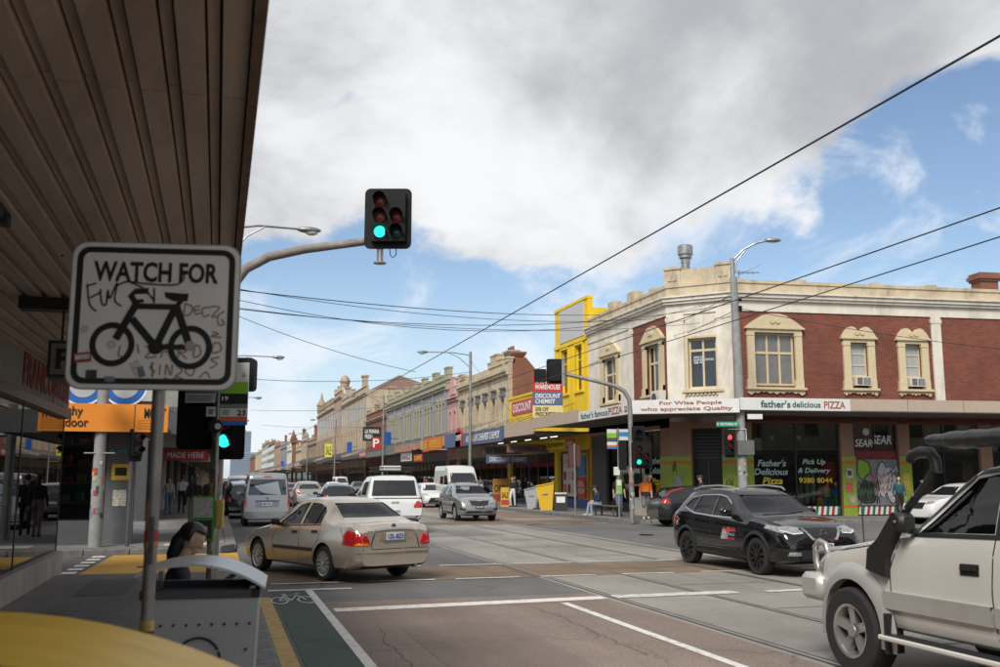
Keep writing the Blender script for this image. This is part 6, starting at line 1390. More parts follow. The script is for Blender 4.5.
    def hit(s, u, v, axis, sg):
        if axis == 'y': o, d = Vector((u, sg * 3, v)), Vector((0, -sg, 0))
        elif axis == 'x': o, d = Vector((sg * 5, u, v)), Vector((-sg, 0, 0))
        else: o, d = Vector((u, v, 5)), Vector((0, 0, -1))
        h = s.bvh.ray_cast(o, d)
        if h[0] is None:
            n = s.bvh.find_nearest(o + d * (2 if axis == 'y' else 2.7)); return n[0], -d
        return h[0], -d
    def patch(s, name, poly, axis, sg, m, off=.004, th=.03, flip=True, parent=None, rings=4, step=.07):
        P = []
        pts = [(s.L / 2 - a, b) if axis == 'y' else ((s.L / 2 - a, b) if axis == 'z' else (a, b)) for a, b in poly]
        for a, b in zip(pts, pts[1:] + pts[:1]):
            n = max(1, int(math.hypot(b[0] - a[0], b[1] - a[1]) / step))
            for i in range(n): P.append((a[0] + (b[0] - a[0]) * i / n, a[1] + (b[1] - a[1]) * i / n))
        c = (sum(p[0] for p in P) / len(P), sum(p[1] for p in P) / len(P)); n = len(P); V = []
        for k in range(rings):
            t = 1 - k / rings
            for p in P: h, d = s.hit(c[0] + (p[0] - c[0]) * t, c[1] + (p[1] - c[1]) * t, axis, sg); V.append(h + d * off)
        h, d = s.hit(c[0], c[1], axis, sg); V.append(h + d * off); ci = len(V) - 1
        Fc = [(k * n + i, k * n + (i + 1) % n, (k + 1) * n + (i + 1) % n, (k + 1) * n + i) for k in range(rings - 1) for i in range(n)] + [((rings - 1) * n + i, (rings - 1) * n + (i + 1) % n, ci) for i in range(n)]
        b0 = len(V)
        for p in P: h, d = s.hit(p[0], p[1], axis, sg); V.append(h + d * (off - th))
        Fc += [(i, (i + 1) % n, b0 + (i + 1) % n, b0 + i) for i in range(n)]
        return MB().add(V, Fc).build(name, m, parent or s.t, smooth=40, weld=False)
    def strip(s, name, pts, w, axis, sg, m, off=.003, parent=None, step=.06, th=.012):
        Q = []
        pts = [(s.L / 2 - a, b) if axis in 'yz' else (a, b) for a, b in pts]
        for a, b in zip(pts, pts[1:]):
            n = max(1, int(math.hypot(b[0] - a[0], b[1] - a[1]) / step)); Q += [(a[0] + (b[0] - a[0]) * i / n, a[1] + (b[1] - a[1]) * i / n) for i in range(n)]
        Q.append(pts[-1]); V = []; k = len(Q)
        for i, p in enumerate(Q):
            a, b = Q[max(0, i - 1)], Q[min(k - 1, i + 1)]; t = Vector((b[0] - a[0], b[1] - a[1])); t = t.normalized() if t.length else Vector((1, 0)); nn = Vector((-t.y, t.x)) * w / 2
            for e in (1, -1):
                h, d = s.hit(p[0] + nn.x * e, p[1] + nn.y * e, axis, sg); V += [h + d * off, h + d * (off - th)]
        Fc = []
        for i in range(k - 1):
            o = 4 * i; Fc += [(o, o + 2, o + 6, o + 4), (o, o + 1, o + 5, o + 4), (o + 2, o + 3, o + 7, o + 6)]
        return MB().add(V, Fc).build(name, m, parent or s.t, smooth=40, weld=False)
    def arch(s, xf, r0, r1, off, m, sg, a0=0, a1=180, name='wheel_arch_trim', zc=None, th=.05):
        n = 22; V = []; zc = s.sp['r'] + .01 if zc is None else zc
        for i in range(n + 1):
            q = R(a0 + (a1 - a0) * i / n)
            for j, r in enumerate((r0, (r0 + r1) / 2, r1)):
                x = s.L / 2 - xf + r * math.cos(q); z = zc + r * math.sin(q); h, d = s.hit(x, max(z, s.sp['zb'][0][1] + .05), 'y', sg)
                y = abs(h.y); V.append((x, sg * (y + off * (1, .95, .1)[j]), z))
        Fc = [(3 * i + j, 3 * i + j + 1, 3 * i + j + 4, 3 * i + j + 3) for i in range(n) for j in (0, 1)]
        b0 = len(V)
        for i in range(n + 1): p = V[3 * i]; V.append((p[0], p[1] - sg * th, p[2]))
        Fc += [(3 * i, 3 * i + 3, b0 + i + 1, b0 + i) for i in range(n)]
        return MB().add(V, Fc).build(name, m, s.t, smooth=40, weld=False)
    def wheel(s, x, sg):
        sp = s.sp; r, w = sp['r'], sp.get('tw', .2); y1 = sg * (s.W / 2 - sp.get('wins', .015)); y0 = y1 - sg * w; rr = sp.get('rim', r * .68); mr = sp.get('mrim', M_silver); st = sp.get('spokes', 7)
        P = [(rr, y0), (r * .93, y0), (r * .985, y0 + sg * .025), (r, y0 + sg * .05), (r, y1 - sg * .05), (r * .985, y1 - sg * .02), (r * .92, y1), (rr * 1.03, y1 - sg * .004), (rr, y1 - sg * .02)]
        wh = MB().lathe(P, 36, (x, 0, r), 'y', cap=False).build('wheel', M_tyre, s.t, smooth=35)
        m = MB(); d = sp.get('dish', .04)
        m.lathe([(rr * 1.0, y1 - sg * .004), (rr * .90, y1 - sg * .012), (rr * .86, y1 - sg * (d + .06)), (rr * .86, y0)], 36, (x, 0, r), 'y', cap=False)
        m.lathe([(rr * .24, y1 - sg * (d - .02)), (rr * .22, y1 - sg * (d - .035)), (0, y1 - sg * (d - .035))] if sg else [], 16, (x, 0, r), 'y', cap=False)
        for i in range(st):
            q = 2 * math.pi * i / st + .3; sw = sp.get('spw', .30) * rr
            ca, sa = math.cos(q), math.sin(q)
            def P3(a, b, yy): return (x + a * ca - b * sa, yy, r + a * sa + b * ca)
            yo, yi = y1 - sg * d * .55, y1 - sg * (d + .05); a0, a1 = rr * .12, rr * .92; w0, w1 = sw * .42, sw * .5
            m.add([P3(a0, -w0, y1 - sg * d), P3(a0, w0, y1 - sg * d), P3(a1, w1, yo), P3(a1, -w1, yo), P3(a0, -w0, yi), P3(a0, w0, yi), P3(a1, w1, yi), P3(a1, -w1, yi)], [(0, 1, 2, 3), (4, 5, 6, 7), (0, 1, 5, 4), (1, 2, 6, 5), (2, 3, 7, 6), (3, 0, 4, 7)])
        m.build('rim', mr, wh, smooth=35, weld=False)
        MB().lathe([(rr * .87, (y0 + y1) / 2 - .01), (rr * .87, (y0 + y1) / 2 + .01)], 24, (x, 0, r), 'y').build('brake_disc', M_under, wh)
    def plate(s, sg, z, txt, w=.36, h=.12, y=0, dark=False, off=.012):
        p = s.patch('number_plate', [(y - w / 2, z - h / 2), (y + w / 2, z - h / 2), (y + w / 2, z + h / 2), (y - w / 2, z + h / 2)], 'x', sg, M_plate if not dark else M_carblk, off, .02)
        h_, d = s.hit(y, z, 'x', sg)
        Mx = Matrix.Translation(h_ + d * (off + .012)) @ Matrix.Rotation(R(90 if sg > 0 else -90), 4, 'Z')
        text(txt, p, M_platetxt if not dark else M_txtwhite, Mx, w * .86, h * .62, depth=.0, bold=.02)
    def mirror(s, xf, z, m, size=(.10, .22, .14)):
        for sg in (-1, 1):
            h, d = s.hit(s.L / 2 - xf, z, 'y', sg); a, b, c = size
            mm = MB().cbox(h.x - a, min(h.y + sg * .04, h.y + sg * (.04 + b)), h.z - .01, h.x + a, max(h.y + sg * .04, h.y + sg * (.04 + b)), h.z - .01 + c, .035).build('door_mirror', m, s.t, smooth=40); MB().box(h.x - .03, min(h.y - sg * .05, h.y + sg * .08), h.z - .02, h.x + .03, max(h.y - sg * .05, h.y + sg * .08), h.z + .03).build('mirror_stalk', M_carblk, mm)
def grow(poly, d):
    cx, cy = sum(p[0] for p in poly) / len(poly), sum(p[1] for p in poly) / len(poly); out = []
    for x, y in poly: l = math.hypot(x - cx, y - cy); out.append((cx + (x - cx) * (1 + d / l), cy + (y - cy) * (1 + d / l)))
    return out
def sym(half):
    """polygon from its right half (y,z), mirrored"""
    return half + [(-y, z) for y, z in half[::-1]]
# ---------------------------------------------------------------- body tables (distance from the front bumper, value)
SEDAN = dict(L=4.47, W=1.71, zb=[(0, .24), (.4, .20), (4.0, .21), (4.47, .30)], r=.305, axles=(.87, 3.405), tw=.195, spokes=14, spw=.20, rim=.22, dish=.015, archgap=.05,
    top=[(0, .56), (.03, .64), (.12, .70), (.35, .76), (.8, .855), (1.22, .925), (1.42, 1.02), (2.02, 1.375), (2.25, 1.425), (2.65, 1.442), (3.0, 1.425), (3.22, 1.37), (3.8, 1.075), (3.95, 1.03), (4.25, 1.015), (4.40, .985), (4.47, .90)],
    belt=[(0, .52), (.12, .64), (.5, .74), (1.2, .86), (1.6, .89), (3.0, .945), (3.8, .965), (4.2, .96), (4.47, .86)],
    wt=[(0, .72), (.4, .80), (1.2, .84), (1.5, .80), (2.1, .665), (3.1, .665), (3.7, .76), (3.95, .80), (4.47, .78)],
    cabin=(1.55, 3.55, .80), seatx=2.35, seatz=.72, dash=.10,
    side=[[(1.62, .92), (1.98, 1.16), (2.14, 1.29), (2.36, 1.335), (2.50, 1.345), (2.50, .955)], [(2.57, .957), (2.57, 1.345), (2.90, 1.33), (3.12, 1.26), (3.20, 1.19), (3.24, .985)]],
    screen=sym([(.64, .985), (.535, 1.32)]), rear=sym([(.62, 1.10), (.52, 1.345)]))
SUV = dict(L=4.38, W=1.81, zb=[(0, .30), (.4, .22), (4.0, .25), (4.38, .36)], r=.345, axles=(.91, 3.56), tw=.215, spokes=10, spw=.26, dish=.02, archgap=.05,
    top=[(0, .66), (.03, .78), (.10, .88), (.30, .945), (.7, 1.01), (1.12, 1.065), (1.32, 1.14), (2.0, 1.50), (2.25, 1.565), (2.8, 1.595), (3.4, 1.57), (3.8, 1.51), (3.98, 1.45), (4.20, 1.14), (4.30, 1.02), (4.38, .90)],
    belt=[(0, .62), (.12, .80), (.5, .90), (1.1, .985), (2.0, 1.00), (3.2, 1.06), (3.8, 1.12), (4.15, 1.08), (4.38, .84)],
    wt=[(0, .74), (.4, .82), (1.1, .85), (1.4, .81), (2.1, .69), (3.4, .68), (3.95, .68), (4.2, .78), (4.38, .80)],
    cabin=(1.5, 4.02, .92), seatx=2.35, seatz=.85, dash=.12,
    side=[[(1.60, 1.035), (2.0, 1.27), (2.22, 1.40), (2.42, 1.435), (2.50, 1.44), (2.50, 1.045)], [(2.58, 1.05), (2.58, 1.44), (3.05, 1.435), (3.22, 1.42), (3.30, 1.12), (3.22, 1.085)], [(3.38, 1.14), (3.32, 1.405), (3.55, 1.36), (3.72, 1.22)]],
    screen=sym([(.70, 1.13), (.57, 1.46)]), rear=sym([(.60, 1.15), (.55, 1.42)]))
HATCH = dict(L=3.95, W=1.70, zb=[(0, .28), (.4, .20), (3.6, .22), (3.95, .34)], r=.30, axles=(.82, 3.33), tw=.19, spokes=8, dish=.02,
    top=[(0, .60), (.03, .70), (.10, .78), (.35, .85), (.85, .95), (1.0, 1.0), (1.75, 1.42), (2.0, 1.485), (2.5, 1.505), (3.2, 1.46), (3.5, 1.40), (3.75, 1.12), (3.9, .98), (3.95, .85)],
    belt=[(0, .56), (.12, .70), (.5, .80), (1.0, .91), (2.0, .93), (3.2, 1.0), (3.7, 1.0), (3.95, .80)], wt=[(0, .74), (.4, .80), (1.0, .84), (1.3, .80), (1.9, .68), (3.3, .67), (3.6, .72), (3.95, .8)],
    cabin=(1.3, 3.5, .80), side=[[(1.35, .965), (1.75, 1.2), (1.98, 1.34), (2.3, 1.38), (2.3, .975)], [(2.37, .98), (2.37, 1.38), (2.8, 1.37), (3.05, 1.32), (3.12, 1.05)]], screen=sym([(.66, 1.03), (.545, 1.39)]), rear=sym([(.58, 1.08), (.52, 1.36)]))
VAN = dict(cat='van', L=4.70, W=1.70, zb=[(0, .28), (.4, .22), (4.4, .25), (4.7, .30)], r=.32, axles=(1.0, 3.57), tw=.19, spokes=6,
    top=[(0, .72), (.04, .90), (.15, 1.02), (.40, 1.12), (.55, 1.20), (1.25, 1.85), (1.5, 1.93), (2.0, 1.975), (4.3, 1.975), (4.58, 1.94), (4.66, 1.88), (4.70, 1.80)],
    belt=[(0, .68), (.15, .92), (.6, 1.03), (1.5, 1.07), (4.3, 1.10), (4.70, 1.08)], wt=[(0, .76), (.4, .82), (.6, .86), (1.3, .80), (4.3, .80), (4.70, .83)],
    plan=[(0, .70), (.05, .85), (.2, .94), (.5, .98), (1, 1), (4.3, 1), (4.6, .985), (4.67, .96), (4.70, .92)], tail=[(0, .03), (.5, 0), (1.1, .02), (1.9, .12)], cabin=(.7, 4.5, .9),
    side=[[(.85, 1.10), (1.3, 1.55), (1.42, 1.68), (1.95, 1.70), (1.95, 1.12)], [(2.05, 1.14), (2.05, 1.70), (3.2, 1.70), (3.2, 1.15)], [(3.3, 1.16), (3.3, 1.70), (4.4, 1.68), (4.4, 1.17)]], screen=sym([(.70, 1.22), (.60, 1.78)]), rear=sym([(.70, 1.17), (.63, 1.75)]))
PRADO = dict(cat='four wheel drive', L=4.85, W=1.82, zb=[(0, .62), (.25, .52), (.6, .46), (4.3, .48), (4.85, .58)], r=.395, axles=(.79, 3.46), tw=.26, spokes=5, spw=.36, rim=.245, dish=.055, archgap=.07, wins=-.03,
    top=[(0, .90), (.03, 1.02), (.12, 1.07), (.35, 1.12), (.9, 1.215), (1.40, 1.295), (1.60, 1.40), (2.10, 1.80), (2.32, 1.90), (2.8, 1.945), (4.4, 1.94), (4.62, 1.88), (4.72, 1.5), (4.82, 1.1), (4.85, .95)],
    belt=[(0, .86), (.12, 1.0), (.4, 1.08), (1.3, 1.24), (1.6, 1.29), (2.6, 1.315), (4.3, 1.33), (4.85, 1.0)], wt=[(0, .78), (.4, .82), (1.35, .85), (1.7, .83), (2.2, .76), (4.4, .75), (4.85, .84)],
    plan=[(0, .74), (.05, .82), (.2, .89), (.4, .93), (.9, .965), (1.4, .985), (4.3, .985), (4.7, .95), (4.85, .88)], nose=[(0, .12), (.6, .03), (.85, 0), (1.1, .05), (1.3, .1)],
    cabin=(1.72, 4.6, 1.05), seatx=2.75, seatz=1.0, dash=.2, wheelz=.33,
    side=[[(1.70, 1.335), (2.05, 1.62), (2.27, 1.79), (2.48, 1.825), (2.56, 1.825), (2.56, 1.365)], [(2.68, 1.37), (2.68, 1.825), (3.5, 1.825), (3.5, 1.38)], [(3.6, 1.39), (3.6, 1.82), (4.4, 1.80), (4.5, 1.40)]],
    screen=sym([(.69, 1.42), (.60, 1.82)]), rear=sym([(.62, 1.4), (.57, 1.8)]))
UTE = dict(SUV, cat='ute', L=5.2, W=1.86, zb=[(0, .45), (.5, .4), (4.8, .42), (5.2, .5)], r=.38, axles=(.95, 4.05),
    top=[(0, .8), (.04, .95), (.15, 1.04), (.6, 1.12), (1.3, 1.18), (1.5, 1.25), (2.15, 1.68), (2.4, 1.76), (3.0, 1.78), (3.3, 1.86), (4.6, 1.88), (4.85, 1.84), (5.05, 1.15), (5.15, 1.10), (5.2, 1.0)],
    belt=[(0, .75), (.15, .95), (.6, 1.05), (1.3, 1.12), (3.0, 1.16), (5.0, 1.12), (5.2, .95)], wt=[(0, .76), (.4, .82), (1.3, .86), (1.6, .82), (2.3, .72), (3.2, .76), (4.85, .78), (5.05, .88), (5.2, .88)],
    plan=[(0, .7), (.06, .84), (.2, .92), (.5, .97), (1, 1), (4.9, 1), (5.1, .99), (5.17, .97), (5.2, .93)], tail=[(0, .05), (.5, 0), (1.1, .02), (1.9, .05)],
    side=[[(1.8, 1.2), (2.2, 1.5), (2.4, 1.6), (2.6, 1.62), (2.6, 1.2)], [(2.68, 1.2), (2.68, 1.62), (3.1, 1.62), (3.1, 1.2)], [(3.4, 1.24), (3.4, 1.66), (4.5, 1.68), (4.5, 1.24)]], screen=sym([(.68, 1.26), (.58, 1.64)]), rear=sym([(.74, 1.22), (.67, 1.72)]))
def seams(c, lines, sg=1, both=True):
    for pts in lines:
        for q in ((-1, 1) if both else (sg,)): c.strip('door_seam', pts, .012, 'y', q, M_carblk, .0015)
def handles(c, xs, m, both=True):
    for xf, z in xs:
        for q in (-1, 1): c.patch('door_handle', [(xf - .09, z - .022), (xf + .09, z - .022), (xf + .09, z + .022), (xf - .09, z + .022)], 'y', q, m, .022, .04)
def tail_lamps(c, poly, m=M_tail, axis='x'):
    for q in (-1, 1): c.patch('tail_lamp', [(q * y, z) for y, z in poly], 'x', -1, m, .008, .05)
def head_lamps(c, poly, m=M_headl):
    for q in (-1, 1): c.patch('head_lamp', [(q * y, z) for y, z in poly], 'x', 1, m, .008, .05)
# ---------------------------------------------------------------- tan sedan turning left
P_tan = paint('tan', (.57, .50, .405), .6, .22, .04)
A_, Wd = SEDAN['axles'], SEDAN['W']
c = Car('sedan_car', 'champagne tan sedan turning left in the foreground, seen from rear left', SEDAN, P_tan, -24, (SEDAN['L'] / 2 - A_[1], Wd / 2), (1.84, 17.75), hollow=True)
seams(c, [[(1.58, .30), (1.50, .62), (1.60, .90)], [(2.535, .30), (2.535, .94)], [(3.02, .30), (3.05, .55), (3.22, .70), (3.30, .97)], [(3.9, .99), (4.05, .80)]])
handles(c, [(2.36, .815), (3.10, .845)], M_carblk)
for q in (-1, 1):
    c.strip('side_moulding', [(1.55, .515), (3.02, .525)], .06, 'y', q, M_carblk, .016); c.strip('window_trim', [(1.60, .905), (2.55, .94), (3.26, .968)], .018, 'y', q, M_carblk, .006)
    c.patch('side_indicator', [(1.28, .69), (1.36, .69), (1.36, .73), (1.28, .73)], 'y', q, M_amber, .01, .03)
    c.patch('tail_lamp', [(q * .84, .64), (q * .84, .85), (q * .72, .885), (q * .58, .80), (q * .52, .68), (q * .54, .645)], 'x', -1, M_tail, .008, .05); c.patch('indicator', [(q * .80, .645), (q * .80, .695), (q * .57, .69), (q * .55, .65)], 'x', -1, M_amber if q > 0 else M_tail, .013, .05)
    c.patch('tail_lamp', [(4.05, .66), (4.06, .80), (4.16, .905), (4.38, .86), (4.44, .64)], 'y', q, M_tail, .008, .05); c.patch('head_lamp', [(.08, .56), (.10, .66), (.42, .72), (.38, .62)], 'y', q, M_headl, .008, .05)
    c.strip('quarter_bar', [(3.02, .97), (3.06, 1.30)], .03, 'y', q, M_carblk, .004)
c.strip('bumper_seam', [(-.80, .58), (.80, .58)], .014, 'x', -1, M_carblk, .002); c.strip('bumper_line', [(-.78, .55), (.78, .55)], .05, 'x', -1, P_tan, .022)
c.strip('boot_garnish', [(-.40, .905), (-.2, .925), (.2, .925), (.40, .905)], .035, 'x', -1, M_chrome, .02); c.strip('boot_seam', [(-.50, .60), (-.47, .75), (-.40, .88)], .01, 'x', -1, M_carblk, .002); c.strip('boot_seam', [(.50, .60), (.47, .75), (.40, .88)], .01, 'x', -1, M_carblk, .002)
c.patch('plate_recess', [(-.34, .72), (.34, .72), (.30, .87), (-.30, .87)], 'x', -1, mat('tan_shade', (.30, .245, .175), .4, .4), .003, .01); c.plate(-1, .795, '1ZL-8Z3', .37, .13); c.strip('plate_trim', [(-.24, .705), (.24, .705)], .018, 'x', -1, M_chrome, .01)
h, d = c.hit(0, .965, 'x', -1); MB().lathe([(.045, -.006), (.045, .0), (.032, .0), (.032, -.006)], 18, tuple(h + d * .008), 'x').box(h.x - .012, -.05, h.z - .008, h.x - .004, .05, h.z + .008).build('emblem', M_chrome, c.t, weld=False)
c.mirror(1.72, .93, M_carblk, (.07, .16, .12)); c.patch('rear_panel', [(-.7, .24), (.7, .24), (.66, .30), (-.66, .30)], 'x', -1, M_carblk, .004, .03)
c.patch('fuel_flap', [(3.62, .74), (3.80, .74), (3.80, .90), (3.62, .90)], 'y', -1, P_tan, .004, .01)
MB().tube([(-2.2, -.45, .27), (-1.9, -.45, .27)], .03, 8).build('exhaust', M_galv, c.t)
# ---------------------------------------------------------------- black crossover, oncoming
P_blk = mat('car_black_gloss', (.006, .006, .007), .05, 0, var=0, coat=.6, spec=.5)
Q = dict(SUV, mrim=M_darkrim, rim=.245, spokes=10, spw=.24, top=SUV['top'])
c = Car('crossover_car', 'glossy black crossover with red and white door logo and black wheels', Q, P_blk, 178, (Q['L'] / 2 - Q['axles'][0], -Q['W'] / 2), (9.78, 16.62), hollow=True)
seams(c, [[(1.50, .42), (1.42, .75), (1.52, 1.0)], [(2.54, .40), (2.54, 1.04)], [(3.30, 1.08), (3.20, .80), (3.05, .55), (3.0, .42)]])
handles(c, [(2.38, .90), (3.20, .94)], P_blk)
for q in (-1, 1):
    for xf in Q['axles']: c.arch(xf, .395, .455, .022, M_carblk, q, -5, 185)
    c.strip('sill_cladding', [(1.38, .33), (3.08, .33)], .13, 'y', q, M_carblk, .014); c.strip('sill_chrome', [(1.5, .415), (3.0, .425)], .016, 'y', q, mat('gloss_black', (.02, .02, .02), .1, coat=1), .02)
    c.strip('window_chrome', [(1.56, 1.02), (2.5, 1.035), (3.25, 1.07), (3.75, 1.20), (3.58, 1.385), (3.2, 1.44), (2.5, 1.46), (2.22, 1.42), (1.98, 1.29)], .022, 'y', q, M_chrome, .006)
    MB().tube([(.15, q * .56, 1.55), (.05, q * .57, 1.605), (-.5, q * .575, 1.64), (-1.2, q * .57, 1.615), (-1.55, q * .56, 1.545)], .020, 8).build('roof_rail', mat('rail_alu', (.55, .55, .55), .3, .9), c.t, smooth=50)
    c.patch('head_lamp', [(.40, .82), (.43, .90), (.66, .93), (.80, .90), (.82, .86), (.62, .80)] if q > 0 else [(-.40, .82), (-.43, .90), (-.66, .93), (-.80, .90), (-.82, .86), (-.62, .80)], 'x', 1, M_headl, .010, .05)
    c.patch('head_lamp', [(.16, .80), (.24, .90), (.66, .945), (.62, .875)], 'y', q, M_headl, .010, .05)
    c.strip('head_lamp_strip', [(q * .42, .805), (q * .62, .79), (q * .8, .85)], .02, 'x', 1, mat('drl', (.6, .62, .6), .2), .016)
    c.patch('fog_lamp', [(q * .52, .40), (q * .76, .40), (q * .74, .47), (q * .54, .47)], 'x', 1, M_headl, .012, .04); c.patch('tail_lamp', [(4.05, .86), (4.02, .98), (4.28, 1.0), (4.34, .86)], 'y', q, M_tail, .01, .05)
    c.strip('bumper_slat', [(q * .5, .56), (q * .82, .58)], .03, 'x', 1, mat('gloss_black', (.02, .02, .02)), .012)
    c.strip('grille_vee', [(q * .40, .89), (q * .26, .70), (q * .10, .655)], .045, 'x', 1, M_chrome, .022)
c.patch('grille', sym([(.10, .66), (.27, .72), (.40, .89)]), 'x', 1, M_carblk, .008, .05)
h, d = c.hit(0, .79, 'x', 1); MB().lathe([(.072, 0), (.072, .012), (.054, .012), (.054, 0)], 22, tuple(h + d * .012), 'x').box(h.x + .012, -.085, h.z - .014, h.x + .026, .085, h.z + .014).build('emblem', M_chrome, c.t, weld=False)
c.patch('lower_grille', sym([(.50, .34), (.55, .50)]), 'x', 1, M_carblk, .006, .04); c.plate(1, .57, '1OB-6TR', .36, .10, dark=False)
c.mirror(1.80, 1.06, P_blk, (.09, .2, .15)); c.strip('wiper', [(-.5, 1.10), (.05, 1.12), (.5, 1.16)], .018, 'x', 1, M_carblk, .02)
for i, (x0, x1, z0, z1, m) in enumerate(((1.86, 2.14, .60, .72, mat('decal_grey', (.35, .35, .33), .5, var=.4, scale=20)), (1.80, 1.92, .70, .80, STICK[0]))): c.patch('door_decal', [(x0, z0), (x1, z0), ((x0 + x1) / 2 + .06, z1 + .08 - .04 * i), ((x0 + x1) / 2 - .06, z1 + .08 - .04 * i)], 'y', -1, m, .003, .004)
for s_, z_0, w_, hh_, m in (('Roadside', .80, .44, .09, mat('decal_red', (.6, .08, .06), .5, var=0)), ('DRIVING', .70, .38, .055, mat('decal_blue', (.25, .35, .6), .5, var=0)), ('9380 1234', .62, .34, .05, mat('decal_red', (.6, .08, .06)))):
    h, d = c.hit(c.L / 2 - 1.80, z_0, 'y', -1); text(s_, c.t, m, Matrix.Translation(h + d * .008) @ Matrix.Rotation(0, 4, 'Z'), w_, hh_, depth=.0, bold=.02, name='door_lettering')
# ---------------------------------------------------------------- pale four wheel drive in the right foreground
P_pra = paint('cream_white', (.62, .60, .55), .15, .26, .15); P_prs = mat('cladding_silver', (.50, .49, .46), .34, .4, var=.05, coat=.3, dirt=.25, dcol=(.2, .18, .15))
c = Car('four_wheel_drive', 'cream four wheel drive with black snorkel and awning bag, cut off at right', PRADO, P_pra, 0, (PRADO['L'] / 2 - PRADO['axles'][0], PRADO['W'] / 2), (5.72, 8.06), hollow=True)
seams(c, [[(1.36, .52), (1.36, 1.0), (1.48, 1.26)], [(2.57, .50), (2.545, .9), (2.575, 1.33)], [(3.55, .5), (3.55, 1.34)], [(.10, 1.08), (.6, 1.115), (1.30, 1.225)]])
for q in (-1, 1):
    for xf in PRADO['axles']: c.arch(xf, .46, .615, .05, P_prs, q, -12, 192, 'fender_flare', th=.10)
    c.strip('side_moulding', [(1.28, .735), (2.55, .745)], .15, 'y', q, P_prs, .035, th=.05); c.strip('side_moulding', [(2.585, .745), (2.84, .745)], .15, 'y', q, P_prs, .035, th=.05)
    c.strip('lower_cladding', [(1.34, .590), (2.55, .590)], .17, 'y', q, P_prs, .010, th=.03); c.strip('lower_cladding', [(2.585, .590), (2.84, .590)], .17, 'y', q, P_prs, .010, th=.03)
    c.patch('handle_recess', [(2.22, 1.03), (2.42, 1.035), (2.42, 1.125), (2.22, 1.12)], 'y', q, M_carblk, .006, .02); c.patch('door_handle', [(2.24, 1.07), (2.40, 1.075), (2.40, 1.115), (2.24, 1.11)], 'y', q, M_carblk, .030, .03)
    c.patch('side_indicator', [(1.05, .99), (1.14, .99), (1.14, 1.06), (1.05, 1.06)], 'y', q, M_amber, .012, .03)
    c.patch('head_lamp', [(.06, .84), (.07, 1.04), (.30, 1.07), (.26, .86)], 'y', q, M_headl, .01, .05); c.patch('head_lamp', [(q * .48, .84), (q * .48, 1.0), (q * .80, 1.0), (q * .80, .84)], 'x', 1, M_headl, .01, .05)
    c.strip('window_seal', [(1.60, 1.315), (2.6, 1.345), (3.5, 1.36)], .035, 'y', q, M_carblk, .008); c.strip('pillar_black', [(2.62, 1.35), (2.62, 1.84)], .10, 'y', q, M_carblk, .004); c.strip('drip_rail', [(1.62, 1.36), (2.02, 1.67), (2.25, 1.84), (2.5, 1.87), (4.4, 1.86)], .03, 'y', q, M_carblk, .012)
    MB().cbox(2.425 - 3.05, q * .93 - .09, .40, 2.425 - 1.30, q * .93 + .09, .445, .012).build('side_step', P_pra, c.t); MB().box(2.425 - 3.0, q * .93 - .07, .446, 2.425 - 1.36, q * .93 + .07, .452).build('step_tread', M_carblk, c.t)
    MB().box(2.425 - 1.36, q * .91 - .12, .28, 2.425 - 1.32, q * .91 + .05, .62).build('mud_flap', M_carblk, c.t)
    MB().cbox(2.425 - .28, q * .80 - .10, .60, 2.425 + .06, q * .80 + .10, .86, .05).build('bumper_end', P_prs, c.t, smooth=40)
    MB().tube([(2.425 + .02, q * .66, .80), (2.425 + .10, q * .66, .95), (2.425 + .10, q * .66, 1.10), (2.425 + .02, q * .66, 1.155), (2.425 - .08, q * .66, 1.13), (2.425 - .11, q * .66, 1.04), (2.425 - .06, q * .66, .80)], .032, 10).build('bull_bar_loop', mat('bar_alloy', (.52, .50, .46), .3, .7), c.t, smooth=50)
MB().tube([(2.425 + .10, -.66, 1.05), (2.425 + .14, 0, 1.08), (2.425 + .10, .66, 1.05)], .032, 10).tube([(2.425 + .08, -.66, .9), (2.425 + .12, 0, .92), (2.425 + .08, .66, .9)], .028, 10).build('bull_bar', mat('bar_alloy', (.52, .50, .46)), c.t, smooth=50)
MB().cbox(2.425 - .2, -.80, .58, 2.425 + .12, .80, .80, .05).build('bumper', P_prs, c.t, smooth=40)
for q in (-1, 1): c.patch('tail_lamp', [(q * .82, .95), (q * .82, 1.25), (q * .68, 1.25), (q * .68, .95)], 'x', -1, M_tail, .012, .05)
MB().cbox(-2.55, -.85, .55, -2.3, .85, .78, .05).build('rear_bumper', P_prs, c.t, smooth=40); c.plate(-1, 1.05, 'QJK-418', .37, .13); MB().lathe([(.36, -2.62), (.38, -2.60), (.38, -2.42), (.3, -2.40)], 28, (0, 0, 1.02), 'x').build('spare_wheel', M_tyre, c.t, smooth=40) if False else None
c.patch('grille', sym([(.42, .84), (.42, 1.0)]), 'x', 1, M_carblk, .008, .04)
h, d = c.hit(2.425 - 1.42, 1.12, 'y', 1); y = h.y
sn = MB(); fx = 2.425
sn.prism([(fx - 1.10, .98), (fx - 1.36, .93), (fx - 1.38, 1.10), (fx - 1.45, 1.24), (fx - 1.62, 1.46), (fx - 1.50, 1.50), (fx - 1.28, 1.26), (fx - 1.13, 1.16)], 'y', y - .02, y + .065); sn.build('snorkel_base', M_carblk, c.t)
MB().tube([(fx - 1.48, y + .03, 1.36), (fx - 1.66, y - .0, 1.56), (fx - 1.84, y - .03, 1.74), (fx - 1.92, y - .06, 1.86), (fx - 1.93, y - .06, 1.96)], [.036, .036, .036, .037, .04], 10).build('snorkel_pipe', M_carblk, c.t, smooth=50)
